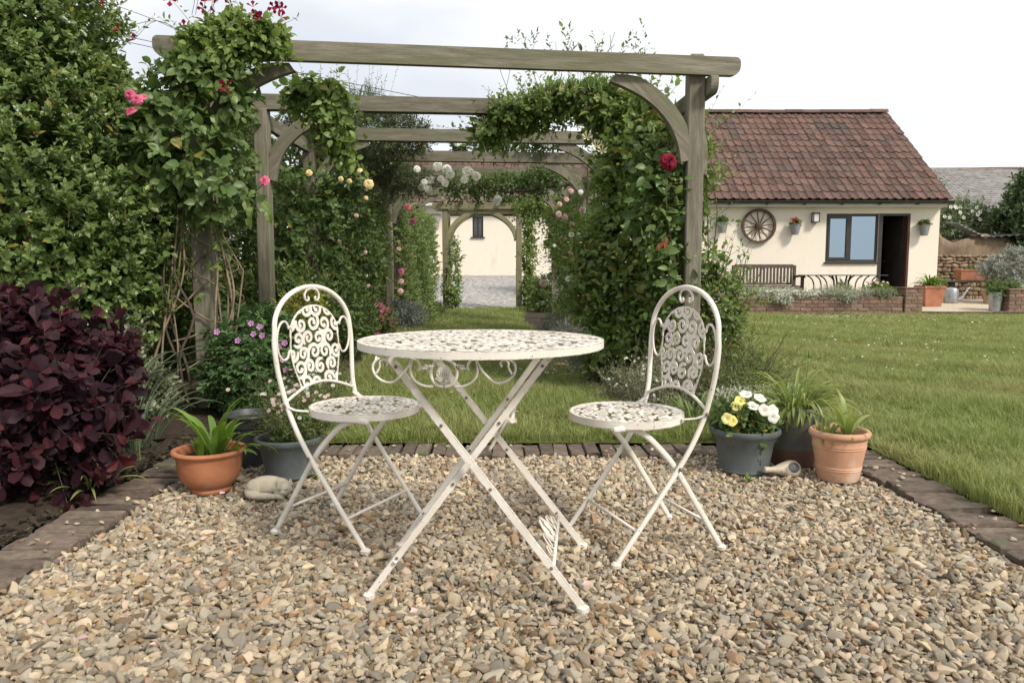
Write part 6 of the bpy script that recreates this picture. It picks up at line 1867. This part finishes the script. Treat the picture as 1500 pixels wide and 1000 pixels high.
# ---------------- left climbers along the pergola
LA = [(-1.82, 7.2, 1.45, .20, .25, .42), (-1.80, 7.7, 1.05, .18, .3, .45), (-1.82, 8.3, 1.5, .22, .4, .42), (-1.76, 8.9, 1.1, .18, .45, .65), (-1.58, 7.3, 1.80, .18, .2, .16), (-2.1, 6.9, 1.4, .25, .3, .5)]
la = bush('climbing_rose', 'cream and yellow climbing rose on the middle left posts', 'climber', (-1.8, 7.8, .06), LA, 760, .052, 'l_rose', 7, .16, .58, 'small', .5, droop=.25, lift=.2, fill=.2, tips=.08, lump=.36, lo=.45)
blooms(la, [(-1.35, 7.05, 1.72)], .085, 'p_cream')
blooms(la, [(-1.42, 7.0, 1.84), (-1.52, 7.02, 1.74), (-1.85, 6.85, 1.80), (-1.60, 7.0, 1.76), (-1.38, 7.1, 1.60)], .045, 'p_cream')
blooms(la, [(-1.50, 7.2, 1.44), (-1.50, 7.6, 1.10), (-1.78, 7.3, 1.3), (-1.75, 7.15, 1.24), (-1.55, 7.9, .86), (-1.55, 8.0, .75), (-1.72, 7.4, 1.2)], .042, 'p_blush')
stems_from(la, (-1.95, 7.25, .06), [(-1.9, 7.15, 1.4), (-1.8, 7.2, 1.2), (-1.85, 7.3, 1.6)], .012, .006, 'vine_stem', wob=.05)
stems_from(la, (-1.80, 7.9, .06), [(-1.7, 7.9, 1.2), (-1.85, 8.0, 1.4)], .012, .006, 'vine_stem', wob=.05)
LB = [(-1.88, 9.9, 1.2, .20, .45, .7), (-1.92, 10.5, 1.35, .12, .35, .6)]
lb_ = bush('climbing_rose', 'pale pink climbing rose on the far left posts', 'climber', (-1.7, 10.6, .06), LB, 360, .05, 'l_honey', 7, .17, .55, 'small', .5, droop=.2, lift=.2)
blooms(lb_, [(-1.42, 10.2, 1.78), (-1.40, 10.6, 1.62), (-1.45, 9.7, .9)], .07, 'p_pink'); blooms(lb_, [(-1.45, 9.6, .65), (-1.46, 9.8, .78), (-1.44, 9.5, 1.2)], .06, 'p_blush')
DK = [(-1.55, 8.0, 2.42, .55, .5, .26), (-1.15, 8.2, 2.36, .30, .4, .18), (-1.85, 7.6, 2.40, .4, .5, .30), (-1.35, 9.5, 2.05, .38, .4, .16), (-1.7, 8.8, 2.2, .35, .5, .25)]
bush('dark_creeper', 'dense dark creeper lying over the left ends of the beams', 'climber', (-1.5, 8.4, 2.2), DK, 2200, .034, 'l_dark', 9, .14, .35, 'narrow', .3, droop=.2, lift=.3, fill=.4, tips=.03)
# low plants at the left of the path
sp_ = bush('pink_spirea', 'low shrub covered in pink flowers beside the grass path', 'shrub', (-1.68, 9.3, .06), [(-1.66, 9.3, .24, .17, .3, .22)], 300, .035, 'l_rose', 7, .1, .5, 'small')
P, N = on_shell([(-1.66, 9.3, .26, .18, .3, .23)], 70)
sf = open_flower('flower_cluster', 'p_pink', 7, .35, .8)
for p in P: put('flower_cluster', sf, sp_, p, .030, (rng.normal(0, .4), -.8, .6))
bush('white_edging_plant', 'silvery white flowering shrub at the hedge foot', 'shrub', (-1.60, 10.8, .06), [(-1.62, 10.7, .22, .24, .45, .24), (-1.6, 11.6, .2, .25, .4, .2)], 420, .04, 'l_silver', 7, .12, .4, 'small')
bush('mauve_edging_plant', 'low mauve flowered plants along the hedge foot', 'plant', (-1.55, 12.6, .06), [(-1.55, 12.6, .16, .25, .6, .2), (-1.5, 14, .14, .25, .7, .18)], 380, .05, 'l_fine', 6, .12, .35, 'small')
# clipped hedge
def box_hedge(name, label, x0, x1, y0, y1, z1, n, leaf, mat):
    t = thing(name, label, 'hedge', ((x0 + x1) / 2, (y0 + y1) / 2, .06))
    f = [((x1, 'x'), (y1 - y0) * z1), ((x0, 'x-'), (y1 - y0) * z1 * .3), ((y0, 'y'), (x1 - x0) * z1), ((z1, 'z'), (x1 - x0) * (y1 - y0))]
    tot = sum(a for _, a in f); P = []; N = []
    for (v, ax), a in f:
        m = int(n * a / tot); x = rng.uniform(x0, x1, m); y = rng.uniform(y0, y1, m); z = rng.uniform(.06, z1, m); nn = np.zeros((m, 3))
        if ax == 'x': x[:] = v; nn[:, 0] = 1
        elif ax == 'x-': x[:] = v; nn[:, 0] = -1
        elif ax == 'y': y[:] = v; nn[:, 1] = -1
        else: z[:] = v; nn[:, 2] = 1
        p = np.column_stack([x, y, z]); w = .05 * np.sin(p[:, 1] * 3 + p[:, 2] * 4) + rng.normal(0, .05, m) - .03
        P.append(p + nn * w[:, None]); N.append(nn)
    P = np.concatenate(P); N = np.concatenate(N); st = []
    L = twigs(P, N * .8 + np.array([0, 0, .6]) + rng.normal(0, .4, P.shape), .10, 7, leaf, .55, (30, 75), 0, .4, stems=st)
    leaf_mesh('foliage', L, 'small', mat, t); stem_mesh('twigs', st, 'twig', t)['kind'] = 'stuff'
    G().box(x0 + .15, x1 - .15, y0 + .15, y1 - .15, .07, z1 - .15).obj('branch_mass', 'bark', t, world=True)
    return t
box_hedge('clipped_hedge', 'tall neatly clipped green hedge leading to the garden arch', -2.9, -1.70, 11.6, 16.2, 1.98, 4200, .045, 'l_trim')
bush('arch_climber', 'leafy climber growing up the left post of the garden arch', 'climber', (-1.40, 16.6, .06), [(-1.33, 16.5, .55, .18, .2, .5), (-1.30, 16.55, 1.2, .10, .15, .5)], 260, .06, 'l_trim', 6, .14, .5, 'small')
# right of the arch
AR = [(.42, 16.5, .45, .22, .25, .42), (.36, 16.6, 1.25, .10, .2, .55), (.34, 16.6, 2.0, .14, .2, .30), (.0, 16.6, 2.50, .32, .25, .12), (.30, 16.6, 2.45, .28, .25, .18)]
bush('arch_climber', 'leafy climber over the right post and top of the garden arch', 'climber', (.28, 16.5, .06), AR, 620, .06, 'l_honey', 7, .18, .5, 'small', .5, droop=.2)
bush('low_hedge', 'low dark hedge right of the garden arch', 'hedge', (.95, 15.4, .06), [(.95, 15.3, .40, .6, .5, .42), (1.6, 15.0, .5, .6, .5, .5)], 700, .06, 'l_hedge', 7, .15, .5, 'small')

# ---------------- right: honeysuckle on the front post and over the second and third bays
HS = [(.94, 5.8, 1.55, .26, .26, .55), (.90, 5.8, .95, .26, .26, .48), (.82, 5.75, .40, .23, .22, .36), (.68, 5.95, .85, .17, .18, .42), (1.0, 5.7, 1.95, .18, .2, .26), (.84, 5.95, 2.12, .24, .24, .16), (1.10, 5.55, 1.2, .14, .16, .45), (1.06, 5.5, .7, .13, .14, .35)]
hs = bush('honeysuckle', 'dense honeysuckle climbing up inside the right front post', 'climber', (.95, 5.7, .06), HS, 1400, .060, 'l_honey', 6, .16, .56, 'big', .5, droop=.15, lift=.45, fill=.25, tips=.14, lump=.34, lo=.5)
P, N = shell(HS, 900, 1.0, 1.12, .15, .3); k = (N[:, 1] < .1); P, N = P[k][:240], N[k][:240]
L = Lf(); s_ = rng.uniform(.055, .095, len(P))
L.add(P, N * .5 + np.array([0, -.2, -.15]) + rng.normal(0, .5, P.shape), N + np.array([0, -.1, .9]) + rng.normal(0, .25, P.shape), s_, s_ * .58, rng.uniform(size=len(P)), rng.uniform(size=len(P)) * .99)
leaf_objs('leaf', L, 'big', 'l_honey', hs)
stems_from(hs, (.95, 5.6, .06), [(.9, 5.6, 1.2), (1.0, 5.5, 1.0), (.8, 5.6, .9), (1.05, 5.55, 1.5), (.85, 5.7, 1.6)], .012, .005, 'vine_stem', wob=.05)
HO = [(.45, 6.2, 2.29, .34, .24, .09), (.08, 6.25, 2.19, .28, .24, .09), (-.16, 6.3, 2.07, .18, .2, .07), (.70, 6.1, 2.28, .26, .24, .10)]
ho = bush('honeysuckle', 'flowering honeysuckle arching over the second beam', 'climber', (.3, 6.2, 2.2), HO, 700, .046, 'l_honey', 7, .14, .54, 'big', .5, droop=.15, lift=.35, fill=.3, tips=.16)
hf = open_flower('honeysuckle_flower', 'p_honey', 6, .9, .5)
P, N = on_shell(HO, 60)
for p in P: put('honeysuckle_flower', hf, ho, p + rng.normal(0, .02, 3), .028, (rng.normal(0, .4), -.8, .4))
for p in ((.55, 5.55, 1.88), (.62, 5.55, 1.82), (.66, 5.54, 1.78)): put('honeysuckle_flower', hf, hs, p, .04, (0, -1, .3))
for k in range(12):                                         # free shoots over the front beam
    x = rng.uniform(-.1, .95); G().tube(smooth_path([(x, 5.9, 2.3), (x + rng.normal(0, .04), 5.7, 2.46), (x + rng.normal(0, .09), 5.55, 2.56 + rng.uniform(-.06, .08))], 4), .002, 4).obj('tendril', 'l_honey', ho, world=True)
P = np.column_stack([rng.uniform(-.1, 1.0, 46), rng.uniform(5.5, 5.8, 46), rng.uniform(2.36, 2.60, 46)])
leaf_mesh('shoot_leaves', twigs(P, np.tile([0, -.2, 1.0], (46, 1)) + rng.normal(0, .4, (46, 3)), .12, 6, .034, .45, (25, 60)), 'small', 'l_honey', ho)
# dark red rose in front of the honeysuckle, beside the post
RR = [(1.02, 5.12, 1.30, .16, .12, .34), (1.05, 5.1, .9, .12, .1, .3), (.98, 5.2, 1.62, .14, .1, .2)]
rr_ = bush('climbing_rose', 'climbing rose with one dark red bloom beside the right post', 'climber', (1.08, 5.1, .06), RR, 190, .06, 'l_rose', 5, .14, .6, 'big', .6, droop=.2, tips=.1)
blooms(rr_, [(1.03, 4.92, 1.62)], .085, 'p_crimson')
stems_from(rr_, (1.08, 5.15, .06), [(1.05, 5.05, 1.3), (1.02, 5.0, 1.55), (1.12, 5.1, 1.1)], .006, .004, 'twig', wob=.03)
lo_ = Lf().add(np.array([(1.0, 4.93, 1.11), (1.01, 4.93, 1.10), (.985, 4.93, 1.09), (1.02, 4.93, 1.13)]), np.array([(-.3, 0, -1), (.2, 0, -1), (-.5, 0, -.8), (.1, 0, -1.)]), np.tile([0, -1, .2], (4, 1)), .06, .024, .5, .5)
leaf_mesh('withered_leaves', lo_, 'big', 'withered', rr_, stuff=False)
RO = [(1.38, 5.45, 1.0, .07, .10, .55), (1.46, 5.4, .55, .18, .18, .42), (1.36, 5.5, 1.65, .06, .08, .40), (1.60, 5.5, .68, .12, .14, .22)]
ro = bush('rambling_shrub', 'loose pale green rambler growing outside the right post', 'climber', (1.45, 5.45, .06), RO, 420, .044, 'l_honey', 7, .18, .5, 'big', .4, lift=.6, fill=.1, tips=.3, droop=.1)
stems_from(ro, (1.48, 5.45, .06), [(1.42, 5.4, 1.6), (1.6, 5.4, 1.1), (1.7, 5.4, 1.0), (1.36, 5.45, 2.0), (1.85, 5.45, .95)], .006, .003, 'twig', wob=.03)
# ---------------- right climbers further along
RA = [(.98, 7.5, 1.15, .20, .35, .65), (.90, 8.4, 1.1, .20, .4, .65), (.84, 9.3, 1.3, .18, .4, .65), (.95, 7.4, 1.85, .16, .3, .25), (.76, 10.2, 1.2, .18, .45, .7), (.70, 8.8, .40, .20, .6, .3)]
ra = bush('climbing_rose', 'blush climbing rose along the right side of the tunnel', 'climber', (.75, 8.6, .06), RA, 1300, .046, 'l_honey', 7, .17, .55, 'small', .45, droop=.2, fill=.25, tips=.10, lump=.34, lo=.5)
P, N = on_shell([(.72, 8.6, 1.2, .22, .9, .65)], 26); blooms(ra, P[:14], .05, 'p_blush'); blooms(ra, P[14:], .045, 'p_white')
blooms(ra, [(.78, 8.0, 1.05), (.79, 8.0, 1.12), (.77, 8.0, .95), (.42, 10.0, .75)], .075, 'p_blush')
WR = [(-.55, 9.7, 2.02, .38, .25, .12), (.0, 9.9, 2.06, .50, .25, .12), (.45, 9.6, 2.1, .30, .25, .14), (-.2, 9.0, 2.40, .55, .2, .05), (.35, 8.9, 2.42, .35, .2, .06)]
wr = bush('rambling_rose', 'white rambling rose draped across the far beams', 'climber', (-.1, 9.6, 2.1), WR, 600, .046, 'l_rose', 7, .15, .5, 'small', .5, droop=.35, lift=.1, fill=.3, tips=.03)
WB = [(-0.92, 2.20), (-0.80, 2.17), (-1.02, 2.04), (-1.08, 1.99), (-0.82, 1.99), (-0.50, 2.12), (-0.55, 2.14), (-0.44, 2.08), (-0.88, 2.04), (-1.12, 1.94), (-1.03, 1.92), (-0.82, 2.14), (-1.16, 2.15), (-0.59, 2.04), (-0.76, 2.09), (-0.17, 1.79), (-0.19, 1.78)]
for x, z in WB: put('rose_bloom', ROSE['p_white'], wr, (x, 9.25 + rng.normal(0, .05), z), .09 * rng.uniform(.75, 1.2), (rng.normal(0, .3), -1, .3))
for x, z in ((-.55, 2.47), (-.3, 2.50), (-.15, 2.46), (-.42, 2.46), (.38, 2.45), (.43, 2.43), (-.02, 2.45), (-.62, 2.44), (.30, 2.5)): put('rose_bloom', ROSE['p_white'], wr, (x, 8.72, z - .04), .10, (rng.normal(0, .3), -1, .4))
blooms(wr, [(-.28, 11.9, 2.12), (.12, 11.9, 2.14)], .05, 'p_red')
G().tube(smooth_path([(.95, 9.6, 2.02), (.55, 9.5, 1.98), (.2, 9.45, 1.92), (-.1, 9.45, 1.90), (-.3, 9.5, 1.98)], 5), list(np.linspace(.022, .008, 21)), 7).obj('stem', 'bark', wr, world=True, smooth=True)
stems_from(wr, (.86, 9.9, .06), [(.95, 9.6, 2.0)], .022, .018, 'bark')
FR = [(.35, 12.6, 2.0, .32, .3, .16), (.72, 12.0, 1.6, .16, .4, .5)]
bush('rambling_rose', 'far rambler hanging from the last pergola beam', 'climber', (.4, 12.4, .06), FR, 380, .05, 'l_honey', 7, .17, .5, 'small', .5, droop=.3)
# bed plants right of the path
bush('lavender_bush', 'soft grey lavender bush beside the fallen petals', 'shrub', (.62, 7.2, .06), [(.60, 7.2, .20, .22, .3, .20), (.70, 6.5, .20, .2, .3, .2), (.52, 8.2, .2, .2, .4, .22)], 800, .030, 'l_silver', 9, .12, .2, 'narrow', .2, lift=1.5)
bush('santolina', 'pale yellow green flowering bush at the honeysuckle foot', 'shrub', (.74, 5.9, .06), [(.72, 5.9, .20, .16, .2, .22)], 330, .028, 'l_lavender', 9, .12, .22, 'narrow', .2, lift=1.6)
ce = bush('snow_in_summer', 'silver foliage with white starry flowers behind the right chair', 'plant', (.98, 4.55, .06), [(.92, 4.6, .16, .22, .18, .14), (1.05, 4.7, .2, .2, .18, .16), (.80, 4.9, .14, .18, .2, .12)], 520, .024, 'l_lavender', 9, .10, .25, 'narrow', .3, lift=1.3, tips=.1)
P, N = on_shell([(.92, 4.6, .22, .22, .18, .14), (.82, 4.8, .2, .18, .2, .12)], 40)
for p in P: put('flower', fd, ce, p + np.array([0, 0, .03]), .010, (rng.normal(0, .4), -.7, .7))
t = thing('grassy_clump', 'dense fine green grassy clump behind the right chair seat', 'plant', (1.12, 4.25, .03))
straps(t, (1.05, 4.15, .03), 90, .23, .010, 'l_fine', 1.0, (2, 40), .13); straps(t, (1.24, 4.2, .03), 70, .20, .010, 'l_fine', 1.0, (2, 45), .12)
lv = bush('lavender_bush', 'wispy lavender bush beyond the petunia bowl', 'shrub', (1.50, 4.75, .06), [(1.50, 4.8, .16, .20, .2, .14), (1.62, 5.1, .18, .2, .22, .18), (1.3, 4.7, .13, .18, .2, .11)], 520, .030, 'l_fine', 8, .14, .22, 'narrow', .2, lift=1.5, tips=.2)
bush('silver_bush', 'low silvery white flowering cushion behind the glazed pot', 'plant', (1.52, 4.3, .04), [(1.50, 4.3, .10, .22, .16, .10), (1.3, 4.35, .10, .15, .15, .1)], 360, .022, 'l_snow', 8, .07, .3, 'narrow', .4, lift=1.0)

# ---------------- terrace and cottage plants
S1 = [(4.95, 14.72, .46, .42, .12, .07), (5.45, 14.70, .46, .40, .12, .07), (5.30, 14.56, .36, .18, .05, .09), (5.9, 14.72, .45, .25, .12, .05)]
s1 = bush('snow_in_summer', 'white flowering cushion spilling over the brick retaining wall', 'plant', (5.3, 14.68, .40), S1, 1100, .040, 'l_snow', 8, .10, .3, 'narrow', .4, lift=.6, fill=.3)
P, N = on_shell(S1, 240, False); w5 = open_flower('flower', 'p_white', 5, .15, .8)
V = []
for p in P[:220]: put('flower', w5, s1, p + np.array([0, -.02, .02]), .024, (rng.normal(0, .4), -.7, .7))
S2 = [(6.35, 14.72, .47, .30, .12, .08), (6.6, 14.62, .40, .20, .07, .10), (6.9, 14.72, .46, .25, .12, .05)]
bush('curry_plant', 'pale straw coloured wispy plant on the middle of the brick wall', 'plant', (6.5, 14.68, .40), S2, 620, .040, 'l_snow', 9, .14, .2, 'narrow', .3, lift=.9)
bush('green_cushion', 'low green cushion plant on the wall beside the pier', 'plant', (7.35, 14.70, .40), [(7.35, 14.72, .45, .34, .12, .05)], 300, .045, 'l_lavender', 8, .09, .3, 'narrow', .4, lift=1.0)
hg = bush('herb_clump', 'leafy green herb clump with pale flowers behind the pier', 'plant', (7.45, 15.1, .14), [(7.4, 15.1, .42, .26, .2, .22), (7.7, 15.1, .36, .2, .2, .16)], 420, .06, 'l_honey', 7, .13, .4, 'small', .4, lift=.8)
for k in range(16): put('flower', fd2, hg, (rng.uniform(7.2, 7.65), 14.95, rng.uniform(.60, .72)), .02, (0, -1, .6))
sm_ = bush('small_shrub', 'twiggy small shrub in front of the terrace table', 'shrub', (6.75, 15.15, .13), [(6.75, 15.15, .45, .16, .14, .24)], 160, .045, 'l_fine', 6, .12, .45, 'small', .4, lift=.8)
fn = thing('fern', 'bright green arching fern in the square terracotta planter', 'plant', (9.16, 16.25, .60))
straps(fn, (9.16, 16.25, .60), 90, .36, .030, 'l_lily', 1.7, (4, 70), .10)
for (x, y, z), lb, red in zip(pots, ('sparse trailing greenery in the zinc pot left of the wheel', 'red geranium in the zinc pot beside the lantern', 'sparse greenery in the zinc pot by the doorway'), (0, 1, 0)):
    t = bush('pot_plant', lb, 'plant', (x, y, z), [(x, y, z + .07, .09, .08, .08)], 40, .045, 'l_rose', 5, .07, .6, 'small', .5, lift=.8, zmin=z)
    if red:
        for k in range(10): put('flower', fm, t, (x + rng.normal(0, .05), y - .07, z + .15 + rng.normal(0, .03)), .032, (0, -1, .4))
bush('pot_plant', 'small green tuft growing in the buff clay pot', 'plant', (10.95, 16.9, .48), [(10.95, 16.9, .56, .14, .12, .12)], 70, .05, 'l_rose', 6, .1, .4, 'small', lift=1.0, zmin=.48)
bush('pot_plant', 'small tuft growing in the terracotta trough', 'plant', (11.55, 18.2, .93), [(11.5, 18.2, .97, .4, .1, .06)], 60, .05, 'l_fine', 6, .08, .4, 'small', lift=1.0, zmin=.9)
bush('bucket_plant', 'sprawling green plant beside the brick pier', 'plant', (9.80, 15.0, .44), [(9.80, 15.0, .50, .16, .14, .08), (10.1, 15.2, .58, .22, .2, .10)], 200, .05, 'l_rose', 6, .12, .45, 'small', lift=.8, zmin=.3)
bush('silver_shrub', 'silvery leaved shrub in front of the stone wall', 'shrub', (11.3, 17.2, .18), [(11.45, 17.2, .95, .42, .40, .32), (11.7, 17.2, 1.2, .42, .40, .25), (11.05, 17.1, 1.0, .26, .25, .16), (11.5, 17.1, .6, .32, .3, .35)], 560, .065, 'l_silver', 8, .2, .35, 'small', .3, lift=.5, droop=.2)
tr_ = bush('dark_tree', 'dark green leafy tree right of the broken earth wall', 'tree', (14.1, 20.6, .0), [(14.1, 20.4, 2.2, .7, .7, .8), (14.3, 20.6, 3.0, .55, .6, .6), (13.7, 20.3, 1.5, .45, .5, .5), (14.8, 20.6, 1.6, 1.0, .8, 1.2), (13.45, 20.5, 2.35, .25, .25, .2)], 1200, .12, 'l_tree', 8, .3, .5, 'small', .4)
stems_from(tr_, (14.2, 20.6, 0), [(14.2, 20.6, 2.4), (13.8, 20.5, 2.2), (14.6, 20.6, 2.8)], .09, .03, 'bark', 'trunk')
el = bush('white_flowered_shrub', 'loose shrub with white flower clusters over the earth wall', 'shrub', (13.2, 21.5, .1), [(12.5, 21.5, 2.15, .7, .5, .50), (13.5, 21.4, 2.15, .7, .5, .5), (13.0, 21.6, 2.5, .7, .4, .38), (13.0, 21.6, 1.2, 1.5, .5, .9)], 1500, .09, 'l_olive', 7, .28, .42, 'small', .4, tips=.04)
P, N = on_shell([(12.7, 21.3, 2.3, .8, .4, .4), (13.4, 21.3, 2.3, .7, .4, .4)], 44)
for p in P: put('flower_cluster', w5, el, p, .06, (0, -1, .3))
bush('thin_shrub', 'thin twiggy shrub peeping round the cottage roof corner', 'shrub', (12.6, 22.1, .1), [(12.6, 22.1, 2.7, .25, .3, .4), (12.5, 22.1, 3.2, .15, .2, .3), (12.6, 22.2, 1.4, .4, .4, 1.0)], 240, .08, 'l_tree', 6, .3, .45, 'small', .4, lift=1.0, tips=.08, fill=.1)
